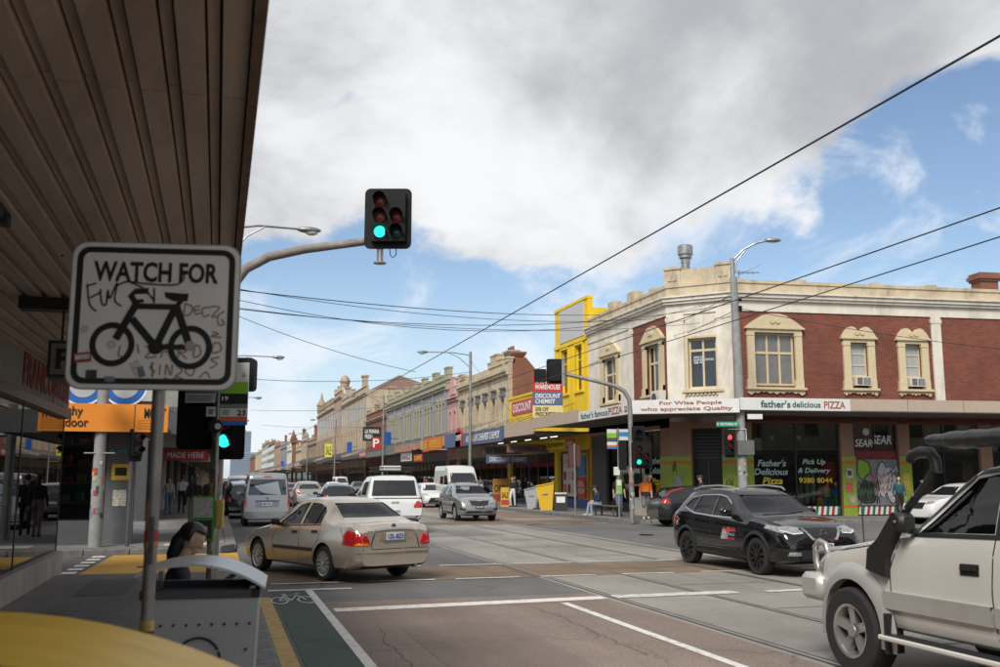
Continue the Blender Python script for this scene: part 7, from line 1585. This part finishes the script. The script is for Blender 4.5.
MB().tube([(fx - 1.95, y - .06, 1.84), (fx - 1.94, y - .06, 1.95), (fx - 1.88, y - .06, 2.01), (fx - 1.76, y - .06, 2.015), (fx - 1.65, y - .06, 1.99), (fx - 1.62, y - .06, 1.94)], [.044, .047, .050, .050, .047, .040], 12).build('snorkel_head', M_carblk, c.t, smooth=50)
for k in range(4): MB().lathe([(.014, 0), (.010, .012), (0, .014)], 8, (fx - 1.55 - .1 * k, y + .075 - .02 * k, 1.42 + .115 * k), 'y').build('snorkel_bolt', M_galv, c.t)
c.mirror(1.66, 1.34, M_carblk, (.05, .17, .17))
for q in (-.5, .45): MB().box(fx - 2.75, -.75, 1.99, fx - 2.69, .88, 2.03).box(fx - 4.0, -.75, 1.99, fx - 3.94, .88, 2.03).build('roof_bar', M_carblk, c.t); break
for x in (2.72, 3.97): MB().box(fx - x - .06, .60, 1.88, fx - x + .06, .76, 2.0).build('rack_foot', M_carblk, c.t); MB().box(fx - x - .06, -.76, 1.88, fx - x + .06, -.60, 2.0).build('rack_foot', M_carblk, c.t)
n = 26; V = []; m_ = 10
for i in range(n + 1):
    x = fx - 1.98 - 2.3 * i / n; kk = .55 + .45 * min(1, i / 4); wv = .006 * math.sin(i * 2.3)
    for j in range(m_): a = 2 * math.pi * j / m_; V.append((x, .90 + (.115 + wv) * kk * math.cos(a), 2.10 + (.075 * kk + wv) * math.sin(a) + .02 * (1 - kk)))
MB().add(V, [(i * m_ + j, i * m_ + (j + 1) % m_, (i + 1) * m_ + (j + 1) % m_, (i + 1) * m_ + j) for i in range(n) for j in range(m_)] + [tuple(range(m_)), tuple(range(n * m_, (n + 1) * m_))]).build('awning_bag', mat('awning_bag_vinyl', (.022, .022, .023), .38, var=.3, scale=12, bump=.5, bscale=14), c.t, smooth=60)
MB().box(fx - 4.2, -.7, 2.10, fx - 2.45, .72, 2.13).build('roof_rack', M_carblk, c.t)
for k in range(5): MB().box(fx - 2.6 - .35 * k, -.7, 2.135, fx - 2.55 - .35 * k, .72, 2.17).build('rack_bar', M_carblk, c.t)
MB().tube([(fx - .62, .60, 1.15), (fx - .60, .60, 1.62)], .006, 6).build('radio_aerial', M_carblk, c.t); c.strip('wiper', [(-.5, 1.40), (.5, 1.44)], .018, 'x', 1, M_carblk, .02)
# ---------------------------------------------------------------- other traffic
def std(c, front=None, tail=None, hm=None, seams_=True, sp=None):
    s_ = c.sp; bz = c.b.I(s_['belt'], 2.5)
    if seams_: seams(c, [[(s_['side'][0][0][0] - .05, .4), (s_['side'][0][0][0] - .05, bz - .02)], [((s_['side'][0][-1][0] + s_['side'][1][0][0]) / 2, .4), ((s_['side'][0][-1][0] + s_['side'][1][0][0]) / 2, bz)]])
    handles(c, [(s_['side'][0][-1][0] - .15, bz - .14), (s_['side'][1][-1][0] - .1, bz - .10)], hm or c.pm)
    c.mirror(s_['side'][0][0][0] + .1, bz + .02, hm or c.pm)
def place(name, label, sp, pm, theta, X, Y, group='traffic in the street', hollow=False):
    return Car(name, label, sp, pm, theta, (0, 0), (X, Y), group, hollow)
P_sil = paint('silver', (.34, .35, .36), .7, .3); P_wht = paint('white', (.66, .66, .65), 0, .3); P_red = paint('red', (.30, .012, .014), .3, .25); P_dk = paint('charcoal', (.02, .022, .026), .3, .25); P_wht2 = paint('white_van', (.60, .60, .58), 0, .35)
c = Car('crossover_car', 'silver grey crossover driving towards the camera near the chemist', dict(SUV, L=4.3, W=1.77, mrim=M_silver, spokes=5, spw=.4), P_sil, 180, (4.3 / 2 - .91, -1.77 / 2), (9.7, 40.7), 'traffic in the street', True)
std(c); head_lamps(c, [(.42, .78), (.45, .88), (.80, .94), (.82, .84), (.60, .76)]); c.patch('grille', sym([(.34, .66), (.42, .86)]), 'x', 1, M_carblk, .01, .04); c.strip('grille_bar', [(-.5, .89), (0, .87), (.5, .89)], .05, 'x', 1, M_chrome, .02); c.patch('lower_grille', sym([(.62, .34), (.55, .44)]), 'x', 1, M_carblk, .01, .04); c.plate(1, .60, '1KD-2MV', .36, .10, dark=True, off=.03)
for q in (-1, 1):
    c.patch('fog_surround', [(q * .58, .46), (q * .82, .48), (q * .80, .58), (q * .60, .54)], 'x', 1, M_carblk, .01, .03); c.strip('sill_cladding', [(1.3, .32), (3.1, .32)], .10, 'y', q, M_carblk, .01)
    for xf in SUV['axles']: c.arch(xf, .395, .44, .015, M_carblk, q, -5, 185)
    MB().tube([(.1, q * .56, 1.57), (-.5, q * .57, 1.63), (-1.5, q * .55, 1.55)], .018, 6).build('roof_rail', M_carblk, c.t)
h, d = c.hit(0, .80, 'x', 1); MB().lathe([(.06, 0), (.06, .03)], 4, tuple(h + d * .02), 'x').build('emblem', M_chrome, c.t)
c = Car('hatchback_car', 'small white hatchback with black lower grille behind the silver crossover', HATCH, P_wht, 180, (HATCH['L'] / 2 - HATCH['axles'][0], -HATCH['W'] / 2), (12.15, 59.8), 'traffic in the street')
std(c); head_lamps(c, [(.45, .72), (.5, .82), (.80, .86), (.80, .76)]); c.patch('grille', sym([(.62, .30), (.40, .60)]), 'x', 1, M_carblk, .012, .04); c.plate(1, .48, '1AB-4CD', .36, .1)
TR = dict(VAN, L=5.5, W=2.0, axles=(1.0, 4.3), r=.35, top=[(0, .85), (.05, 1.05), (.2, 1.15), (.7, 1.3), (.9, 1.4), (1.6, 2.2), (1.9, 2.45), (2.4, 2.55), (5.1, 2.55), (5.4, 2.5), (5.5, 2.3)], belt=[(0, .8), (.2, 1.05), (.9, 1.2), (1.8, 1.25), (5.5, 1.25)], zb=[(0, .3), (.5, .25), (5.5, .3)], wt=[(0, .76), (.5, .82), (.9, .88), (1.7, .84), (5.5, .84)], plan=[(0, .7), (.06, .85), (.25, .94), (.6, .98), (1, 1), (5.2, 1), (5.5, .93)], side=[[(1.15, 1.35), (1.6, 1.8), (1.75, 1.95), (2.3, 1.95), (2.3, 1.35)], [(2.5, 1.4), (2.5, 1.9), (3.4, 1.9), (3.4, 1.4)]], screen=sym([(.82, 1.42), (.74, 2.1)]), rear=sym([(.8, 1.4), (.75, 2.1)]), cabin=(1, 5, 1))
c = place('delivery_van', 'white high roofed delivery van parked behind the silver crossover', TR, P_wht2, 180, 14.15, 58.6); std(c, seams_=False); head_lamps(c, [(.55, .95), (.6, 1.1), (.88, 1.15), (.85, .95)]); c.patch('grille', sym([(.5, .7), (.45, .95)]), 'x', 1, M_carblk, .012, .04)
c = place('ute', 'white ute with canopy and roof rack ahead of the tan sedan', UTE, P_wht, 1, 5.62, 31.6 + 2.6)
std(c, hm=M_carblk); tail_lamps(c, [(.90, .84), (.90, 1.04), (.72, 1.06), (.60, .90), (.62, .84)]); c.plate(-1, .72, '1RT-5HY', .37, .12); c.patch('tailgate_handle', [(-.12, 1.0), (.12, 1.0), (.12, 1.05), (-.12, 1.05)], 'x', -1, M_chrome, .02, .03); c.patch('rear_bumper', sym([(.88, .44), (.90, .60)]), 'x', -1, mat('bumper_grey', (.25, .25, .25), .5), .04, .08)
c.strip('canopy_seam', [(-.86, 1.14), (.86, 1.14)], .03, 'x', -1, M_carblk, .008)
for q in (-1, 1): c.strip('canopy_seam', [(3.25, 1.17), (5.0, 1.14)], .02, 'y', q, M_carblk, .004)
rk = MB()
for q in (-.62, .62): rk.tube([(-.7, q, 2.0), (-2.2, q, 2.0)], .02, 6)
for k in range(5): rk.tube([(-.75 - .35 * k, -.66, 2.02), (-.75 - .35 * k, .66, 2.02)], .02, 6)
for q in (-.6, .6):
    for x in (-.8, -2.1): rk.tube([(x, q, 1.86), (x, q, 2.0)], .02, 6)
    rk.tube([(-.7, q, 2.13), (-2.25, q, 2.13)], .02, 6); rk.tube([(-2.25, q, 2.0), (-2.25, q, 2.13)], .02, 6)
rk.tube([(-2.25, -.6, 2.13), (-2.25, .6, 2.13)], .02, 6); rk.build('roof_rack', M_carblk, c.t, weld=False); MB().cbox(-1.9, -.3, 2.04, -.9, .3, 2.20, .03).build('roof_load', mat('load_white', (.5, .5, .47), .6), c.t)
c = place('van', 'silver van seen from behind in the left lane beyond the tan sedan', VAN, P_sil, 0, 1.83, 37.6 + 2.35)
std(c); tail_lamps(c, [(.83, .72), (.83, 1.10), (.74, 1.10), (.74, .72)]); c.plate(-1, .84, '1MF-7KQ', .37, .12); c.patch('tailgate_recess', [(-.42, .74), (.42, .74), (.42, .93), (-.42, .93)], 'x', -1, mat('silver_dark', (.25, .26, .27), .4, .5), .004, .01); c.strip('tailgate_garnish', [(-.44, .955), (.44, .955)], .03, 'x', -1, M_carblk, .015); c.patch('rear_bumper', sym([(.80, .34), (.82, .56)]), 'x', -1, mat('bumper_grey', (.25, .25, .25)), .05, .08); c.patch('brake_light', [(-.14, 1.83), (.14, 1.83), (.13, 1.865), (-.13, 1.865)], 'x', -1, M_tail, .02, .03); h, d = c.hit(0, 1.05, 'x', -1); MB().lathe([(.05, -.01), (.05, 0), (.035, 0)], 14, tuple(h + d * .01), 'x').build('emblem', M_chrome, c.t)
def rear_bits(c, z=.72, txt='1XX-1XX'):
    tail_lamps(c, [(.80, z), (.80, z + .16), (.60, z + .15), (.52, z + .02)]); c.plate(-1, z + .02, txt, .36, .12)
c = place('sedan_car', 'red sedan ahead of the white ute, rear view', SEDAN, P_red, 0, 5.25, 75); std(c); rear_bits(c, .68, '1LQ-3RD')
c = place('crossover_car', 'pale silver crossover between the red sedan and the dark car', SUV, paint('champagne', (.38, .37, .34), .6), 0, 5.35, 62); std(c); rear_bits(c, .82, '1NB-8UE')
c = place('hatchback_car', 'dark hatchback just ahead of the white ute', dict(HATCH, L=3.95), P_dk, 0, 5.75, 50); std(c); rear_bits(c, .80, '1PW-6JS')
c = Car('hatchback_car', 'black hatchback with red roof stripe turning at the pizza corner', dict(HATCH, L=4.3, W=1.78, axles=(.9, 3.5), plan=DEFPLAN(4.3), top=[(a * 4.3 / 3.95, b) for a, b in HATCH['top']], belt=[(a * 4.3 / 3.95, b) for a, b in HATCH['belt']], wt=[(a * 4.3 / 3.95, b) for a, b in HATCH['wt']], zb=[(0, .28), (.4, .2), (4.0, .24), (4.3, .34)], side=[[(a * 4.3 / 3.95, b) for a, b in p] for p in HATCH['side']], r=.32), paint('black2', (.012, .012, .014), 0, .2, 0), 97, (4.3 / 2 - 3.5, -.89), (16.5, 33.2), 'traffic in the street')
std(c); c.strip('roof_stripe', [(3.3, 1.42), (3.78, 1.30), (4.0, 1.12)], .035, 'y', -1, M_tail, .01)
for q in (-1, 1): c.patch('tail_lamp', [(3.85, .86), (3.95, 1.06), (4.2, .98), (4.24, .84)], 'y', q, M_tail, .01, .04)
c = Car('crossover_car', 'white car parked beyond the cream four wheel drive by the kerb', SUV, P_wht, -95, (SUV['L'] / 2, 0), (26.3, 32.6), 'traffic in the street'); std(c, hm=M_carblk); head_lamps(c, [(.42, .78), (.45, .88), (.80, .94), (.82, .84)]); c.patch('grille', sym([(.34, .62), (.42, .86)]), 'x', 1, M_carblk, .01, .04)
cols = [P_wht, P_sil, P_dk, P_red, P_wht2, P_dk, paint('blue', (.06, .10, .2), .4), P_wht, P_sil]
FAR = [(5.3, 88, SUV, 0, 1, 'grey crossover beyond the red sedan'), (5.3, 100, VAN, 0, 4, 'white van queued in the tram lane'), (5.3, 114, SEDAN, 0, 7, 'white sedan far down the tram lane'), (5.3, 128, SUV, 0, 2, 'dark crossover far down the tram lane'), (5.3, 144, VAN, 0, 4, 'far white van in the tram lane'), (5.3, 162, SEDAN, 0, 1, 'farthest silver sedan in the tram lane'),
       (1.25, 47.6, SUV, 0, 2, 'black crossover parked left of the silver van'), (1.35, 55, HATCH, 0, 2, 'black hatchback parked on the left beyond the silver van'), (1.4, 63, SUV, 0, 5, 'charcoal crossover parked on the left'), (1.5, 76, VAN, 0, 4, 'white van parked on the left in the distance'), (1.5, 92, SEDAN, 0, 8, 'silver sedan parked far on the left'), (1.5, 110, SUV, 0, 2, 'dark crossover parked far on the left'),
       (3.2, 84, VAN, 0, 4, 'white van in the left traffic lane ahead'), (3.2, 98, SEDAN, 0, 1, 'silver sedan in the left traffic lane far ahead'), (3.2, 120, SUV, 0, 0, 'white crossover in the left traffic lane far ahead'),
       (14.4, 71, SEDAN, 180, 6, 'blue sedan parked behind the white hatchback'), (14.4, 80, HATCH, 180, 7, 'white hatchback parked on the right in the distance'), (14.4, 90, SUV, 180, 1, 'silver crossover parked on the right in the distance'), (14.4, 104, SEDAN, 180, 2, 'dark sedan parked on the right in the distance'), (10.4, 92, SEDAN, 180, 7, 'white sedan oncoming in the distance'), (14.4, 120, VAN, 180, 4, 'white van parked far on the right')]
for X, Y, sp, th, ci, lab in FAR:
    c = place('parked_car' if X in (1.25, 1.35, 1.4, 1.5, 14.4) else 'distant_car', lab, sp, cols[ci], th, X, Y)
    if th == 0: tail_lamps(c, [(.80, .75), (.80, .93), (.66, .93), (.62, .75)]); c.patch('number_plate', [(-.18, .70), (.18, .70), (.18, .80), (-.18, .80)], 'x', -1, M_plate, .02, .02)
    else: head_lamps(c, [(.5, .66), (.5, .76), (.78, .78), (.78, .68)])
# ================================================================== people
SKINS = [mat('skin_%d' % i, c, .55, var=.06, scale=8) for i, c in enumerate(((.52, .32, .23), (.42, .25, .17), (.48, .30, .21)))]
HAIRS = dict(black=mat('hair_black', (.010, .009, .009), .38, var=.2, scale=40, stretch=(1, 1, .1)), brown=mat('hair_brown', (.05, .03, .018), .5, var=.3, scale=30), grey=mat('hair_grey', (.30, .29, .28), .6, var=.2, scale=30), cap=mat('cap_dark', (.02, .022, .03), .7))
def cloth(name, col): return mat('cloth_' + name, col, .85, var=.14, scale=9, bump=.25, bscale=18)
def sdf(P, a, b, ra, rb):
    a, b = np.array(a), np.array(b); ab = b - a; L2 = max(ab @ ab, 1e-9); t = np.clip(((P - a) @ ab) / L2, 0, 1); q = a + t[:, None] * ab
    return np.linalg.norm(P - q, axis=1) - (ra + (rb - ra) * t)
def person(label, loc, theta, pose='stand', h=1.72, skin=0, hair='brown', top=None, low=None, shoe=None, bare_leg=False, bare_arm=False, long_hair=False, step=0.0, arms=None, vox=.016, lean=0.0, bag=None, trunk_top=None, sex='m'):
    """one continuous body (limbs, head, hands fused by remeshing), clothing told apart on its faces, hair as a child"""
    S_ = h / 1.72; pr = []
    def cap(a, b, ra, rb, tg): pr.append((tuple(v * S_ for v in a), tuple(v * S_ for v in b), ra * S_, rb * S_, tg))
    sit = pose == 'sit'; hipz = .50 if sit else .92
    def up(x, y, z):            # torso points, leaned forward about the hips
        dz = z - .92; return (x, y + dz * math.sin(lean), hipz + dz * math.cos(lean))
    kr = .9 if sex == 'f' else 1.0
    for sx in (-1, 1):
        st = step * sx
        hip = (sx * .09, 0, hipz)
        if sit: knee, ank = (sx * .11, .43, hipz + .02), (sx * .11, .47 + .06 * sx, .09)
        else: knee, ank = (sx * .095, .10 * (st > 0) + st * .16, .50), (sx * .10, st * .30 - .03 * (st < 0), .09 + .06 * (st < 0) * abs(step))
        lowt = 'low'
        cap(hip, knee, .088, .064, lowt)
        if bare_leg: cap(((hip[0] + knee[0]) / 2, (hip[1] + knee[1]) / 2, (hip[2] + knee[2]) / 2), (knee[0], knee[1], knee[2] + .06), .088, .088, 'low')
        cap(knee, ank, .058 if not bare_leg else .054, .040 if bare_leg else .05, 'skin' if bare_leg else 'low')
        cap((ank[0], ank[1] - .03, ank[2] - .04), (ank[0] * 1.1, ank[1] + .15, ank[2] - .052), .043, .036, 'shoe')
        cap(up(sx * .06, 0, .95), up(sx * .055, .0, 1.12), .105 * kr, .098 * kr, 'low' if True else 'top')
        cap(up(sx * .055, 0, 1.08), up(sx * .078 * kr, .01, 1.32), .104 * kr, .108 * kr, 'top')
        cap(up(sx * .05, 0, 1.40), up(sx * .165 * kr, 0, 1.385), .066, .060, 'top')
        sh = up(sx * .185 * kr, 0, 1.385)
        if arms and sx in arms: el, wr = arms[sx]; el, wr = up(*el), up(*wr)
        elif sit: el, wr = up(sx * .22, .06, 1.13), (sx * .13, .30, hipz + .14)
        else: el, wr = up(sx * .225, -.03 - st * .08, 1.12), up(sx * .23, .05 - st * .18, .88)
        cap(sh, el, .058 * kr, .046 * kr, 'top' if True else 'skin')
        cap(el, wr, .046 * kr, .033, 'skin' if bare_arm else 'top')
        e, w = Vector(el), Vector(wr); d = (w - e).normalized(); side = Vector((sx, 0, 0)); nrm = d.cross(side).normalized(); side = nrm.cross(d).normalized()
        pc = w + d * .05; cap(tuple(w), tuple(w + d * .085), .030, .034, 'skin')
        for k, ln in enumerate((.075, .085, .08, .062)):
            b0 = w + d * .085 + nrm * (.026 - .0175 * k); b1 = b0 + d * ln * .55 - side * .006 * sx; b2 = b1 + d * ln * .4 - side * .022 * sx
            cap(tuple(b0), tuple(b1), .0098, .0092, 'skin'); cap(tuple(b1), tuple(b2), .0092, .008, 'skin')
        th0 = w + d * .03 + nrm * .028; th1 = th0 + d * .035 + nrm * .026; cap(tuple(th0), tuple(th1), .012, .011, 'skin'); cap(tuple(th1), tuple(th1 + d * .035 - side * .01 * sx), .011, .009, 'skin')
    nb, nt = up(0, .0, 1.40), up(0, .02, 1.53); hc = Vector(up(0, .03, 1.615)); hl = lean * .9 + (.25 if sit and arms else 0)
    cap(nb, nt, .052, .050, 'skin')
    def hd(x, y, z): return tuple(hc + Vector((x, y * math.cos(hl) + z * math.sin(hl), z * math.cos(hl) - y * math.sin(hl))))
    cap(hd(0, -.022, .03), hd(0, .018, .035), .083, .080, 'skin'); cap(hd(0, .03, -.03), hd(0, .052, -.068), .062, .040, 'skin'); cap(hd(0, .0, -.02), hd(0, .03, .0), .072, .07, 'skin')
    cap(hd(0, .090, .008), hd(0, .108, -.026), .010, .014, 'skin'); cap(hd(-.02, .082, -.058), hd(.02, .082, -.058), .011, .011, 'skin')
    for sx in (-1, 1): cap(hd(sx * .080, -.005, .005), hd(sx * .083, -.01, -.02), .014, .010, 'skin'); cap(hd(sx * .018, .088, .028), hd(sx * .042, .080, .030), .010, .010, 'skin')
    mb = MB()
    for a, b, ra, rb, tg in pr:
        a_, b_ = Vector(a), Vector(b); d = (b_ - a_); L_ = d.length
        if L_ < 1e-6: d = Vector((0, 0, 1)); L_ = 1e-6
        d.normalize(); pts = []; rs = []
        for q in (-.98, -.7, -.35, 0): pts.append(a_ + d * ra * q); rs.append(ra * math.sqrt(max(0.03, 1 - q * q)))
        for q in (0.0001, .35, .7, .98): pts.append(b_ + d * rb * q); rs.append(rb * math.sqrt(max(0.03, 1 - q * q)))
        mb.tube(pts, rs, 12)
    o = mb.build('person', [SKINS[skin]], weld=False)
    md = o.modifiers.new('r', 'REMESH'); md.mode = 'VOXEL'; md.voxel_size = vox * S_; sm = o.modifiers.new('s', 'SMOOTH'); sm.iterations = 3 if vox > .01 else 4; sm.factor = .5
    me = eval_mesh(o); old = o.data; o.modifiers.clear(); o.data = me; bpy.data.meshes.remove(old); me.name = 'person'
    me.materials.clear(); order = ['skin', 'top', 'low', 'shoe']
    for m in (SKINS[skin], top, low, shoe or cloth('shoe_dark', (.03, .03, .03))): me.materials.append(m)
    n = len(me.polygons); c = np.zeros(n * 3); me.polygons.foreach_get('center', c); c = c.reshape(-1, 3)
    D = np.stack([sdf(c, a, b, ra, rb) for a, b, ra, rb, _ in pr]); idx = np.array([order.index(t) for *_, t in pr])[D.argmin(0)]
    me.polygons.foreach_set('material_index', idx.astype(np.int32)); me.shade_smooth()
    o.location = loc; o.rotation_euler = (0, 0, R(-theta)); tag(o, label, 'person', 'people on the footpaths')
    for sx in (-1, 1): MB().ell(tuple(Vector(hd(sx * .031, .0835, .012)) * S_), (.0125 * S_, .007 * S_, .0075 * S_), 8, 6).build('eye', mat('eye_dark', (.015, .012, .01), .2, var=0), o, smooth=60)
    # hair shell: ellipsoid kept off the face, or a cap
    hm = HAIRS[hair]; V, Fc = ell_mesh((0, 0, 0), (1, 1, 1), 22, 16); keep = []
    def hv(v): return Vector(hd(v[0] * .090, -.012 + v[1] * .102, .040 + v[2] * .093)) * S_
    for f in Fc:
        cy = sum(V[i][1] for i in f) / len(f); cz = sum(V[i][2] for i in f) / len(f)
        if cz > (.30 if hair != 'cap' else .05) + .0 * cy or cy < (-.10 if cz > -.6 else -.55): keep.append(f)
        elif cz > -.15 and cy < .02 and sex == 'f': keep.append(f)
    hb = MB().add([hv(v) for v in V], keep); ho = hb.build('hair' if hair != 'cap' else 'cap', hm, o, smooth=80)
    sd = ho.modifiers.new('s', 'SOLIDIFY'); sd.thickness = .012; sd.offset = 1
    if hair == 'cap': MB().tube([Vector(hd(0, .06, .07)) * S_, Vector(hd(0, .15, .055)) * S_], [.06 * S_, .05 * S_], 10).build('cap_peak', hm, o)
    if long_hair:
        pts = [hd(0, -.055, .03), hd(0, -.085, -.06), hd(0, -.075, -.17), hd(0, -.05, -.26)]; MB().tube([Vector(p) * S_ for p in pts], [.068 * S_, .062 * S_, .050 * S_, .025 * S_], 12).build('long_hair', hm, o, smooth=80)
    if bag: MB().cbox(-.14 * S_, -.26 * S_, hipz + .12, .14 * S_, -.11 * S_, hipz + .50, .04).build('backpack', bag, o, smooth=40)
    return o
C_navy, C_jean, C_blk, C_gry, C_wht = cloth('navy', (.018, .020, .032)), cloth('jeans', (.10, .16, .26)), cloth('black', (.014, .014, .015)), cloth('grey', (.16, .16, .165)), cloth('white', (.6, .6, .58))
C_sho = cloth('shoe_white', (.55, .55, .53))
# woman on the bench behind the bin, looking down at her phone
wm = person('seated woman with black hair in navy jacket looking down at a phone', (-.36, 8.2, .185), 88, 'sit', 1.66, 2, 'black', C_navy, cloth('trousers', (.03, .03, .035)), C_sho, sex='f', long_hair=True, lean=.24, vox=.0085,
            arms={1: ((.20, .16, 1.10), (.075, .40, 1.16)), -1: ((-.20, .16, 1.10), (-.065, .40, 1.15))})
wm.modifiers.clear()
ph = thing('phone', 'dark smartphone held by the seated woman', 'phone', (.13, 8.19, 1.02), R(20)); ph.rotation_euler = (R(20), R(-35), 0)
MB().cbox(-.04, -.035, -.004, .10, .035, .004, .003).build('phone_body', M_black, ph); MB().box(-.035, -.031, .0045, .095, .031, .0055).build('screen', mat('phone_screen', (.05, .06, .08), .1), ph)
person('man in orange and navy work shirt with grey shorts at the pizza corner', (16.62, 36.5, .15), 200, 'stand', 1.74, 0, 'grey', cloth('orange', (.95, .20, .02)), cloth('shorts', (.14, .14, .145)), C_sho, bare_leg=True, bare_arm=True, step=.25)
nv = MB().lathe([(.185, 0), (.18, .18)], 20).build('shirt_hem', C_navy, None) ; nv.data.transform(Matrix.Diagonal((1, .62, 1, 1))); nv.parent = [o for o in bpy.data.objects if o.get('label', '').startswith('man in orange')][0]; nv.location = (0, .0, .93)
person('person in black with backpack behind the man in orange', (17.15, 37.3, .15), 150, 'stand', 1.80, 1, 'black', C_blk, C_blk, None, bag=cloth('bag', (.03, .03, .03)), step=.3)
person('man in black shirt and blue jeans beside the tram stop pole', (16.9, 39.9, .15), 190, 'stand', 1.78, 0, 'brown', C_blk, C_jean, None, bare_arm=True, step=.3)
person('man in navy jacket and cap seated on the corner bench', (16.35, 40.9, .15), -95, 'sit', 1.74, 0, 'cap', cloth('navyjacket', (.025, .032, .075)), cloth('lightjeans', (.28, .34, .42)), C_sho, lean=.22)
person('woman in black top and white trousers outside the chemist', (16.5, 54.6, .15), 230, 'stand', 1.70, 2, 'brown', C_blk, C_wht, None, sex='f', long_hair=True, step=.2)
person('dark dressed person standing just behind the woman in white trousers', (16.9, 55.6, .15), 190, 'stand', 1.74, 1, 'black', C_blk, C_blk, None)
person('grey haired person seated between the bins outside the chemist', (16.95, 50.0, .15), -95, 'sit', 1.70, 0, 'grey', C_gry, C_gry, None, lean=.12)
person('person in dark cap walking behind the black hatchback', (19.0, 36.3, .15), -80, 'stand', 1.74, 1, 'cap', C_blk, C_blk, None, step=.5)
person('woman with sunglasses and teal checked jacket near the white car', (27.4, 34.9, .15), 215, 'stand', 1.72, 2, 'black', cloth('teal', (.02, .075, .10)), C_blk, None, sex='f', step=.3)
person('dark haired woman in black top and mauve trousers on left footpath', (-.62, 30.2, .15), -5, 'stand', 1.72, 2, 'black', C_blk, cloth('mauve', (.16, .10, .12)), None, sex='f', long_hair=True, step=.4)
person('second dark figure beside the woman in mauve trousers', (-.15, 31.2, .15), 10, 'stand', 1.74, 1, 'black', C_blk, C_blk, None, step=.3)
person('pedestrian in white singlet seen from behind, far left footpath', (-1.55, 48.6, .15), 0, 'stand', 1.74, 0, 'brown', C_wht, C_blk, None, bare_arm=True, step=.6)
person('pedestrian in pale top and jeans, farthest left on the footpath', (-2.05, 46.5, .15), 175, 'stand', 1.66, 0, 'brown', cloth('pale', (.4, .36, .33)), C_jean, None, sex='f', long_hair=True, step=.5)
for i, (x, y, th, tp, lw) in enumerate(((17.6, 66, 10, C_gry, C_jean), (17.4, 70, 185, C_blk, C_blk), (17.8, 74, 190, C_wht, C_jean), (17.3, 83, 5, cloth('redtop', (.3, .03, .03)), C_blk), (17.9, 92, 180, C_navy, C_gry))):
    person(['grey topped pedestrian outside the cream parapet building', 'black dressed pedestrian outside the cream parapet building', 'white topped pedestrian outside the cream parapet building', 'red topped pedestrian outside the pink shop', 'navy topped pedestrian outside the grey terrace'][i], (x, y, .15), th, 'stand', 1.72, i % 3, 'brown', tp, lw, None, step=.5, vox=.03)
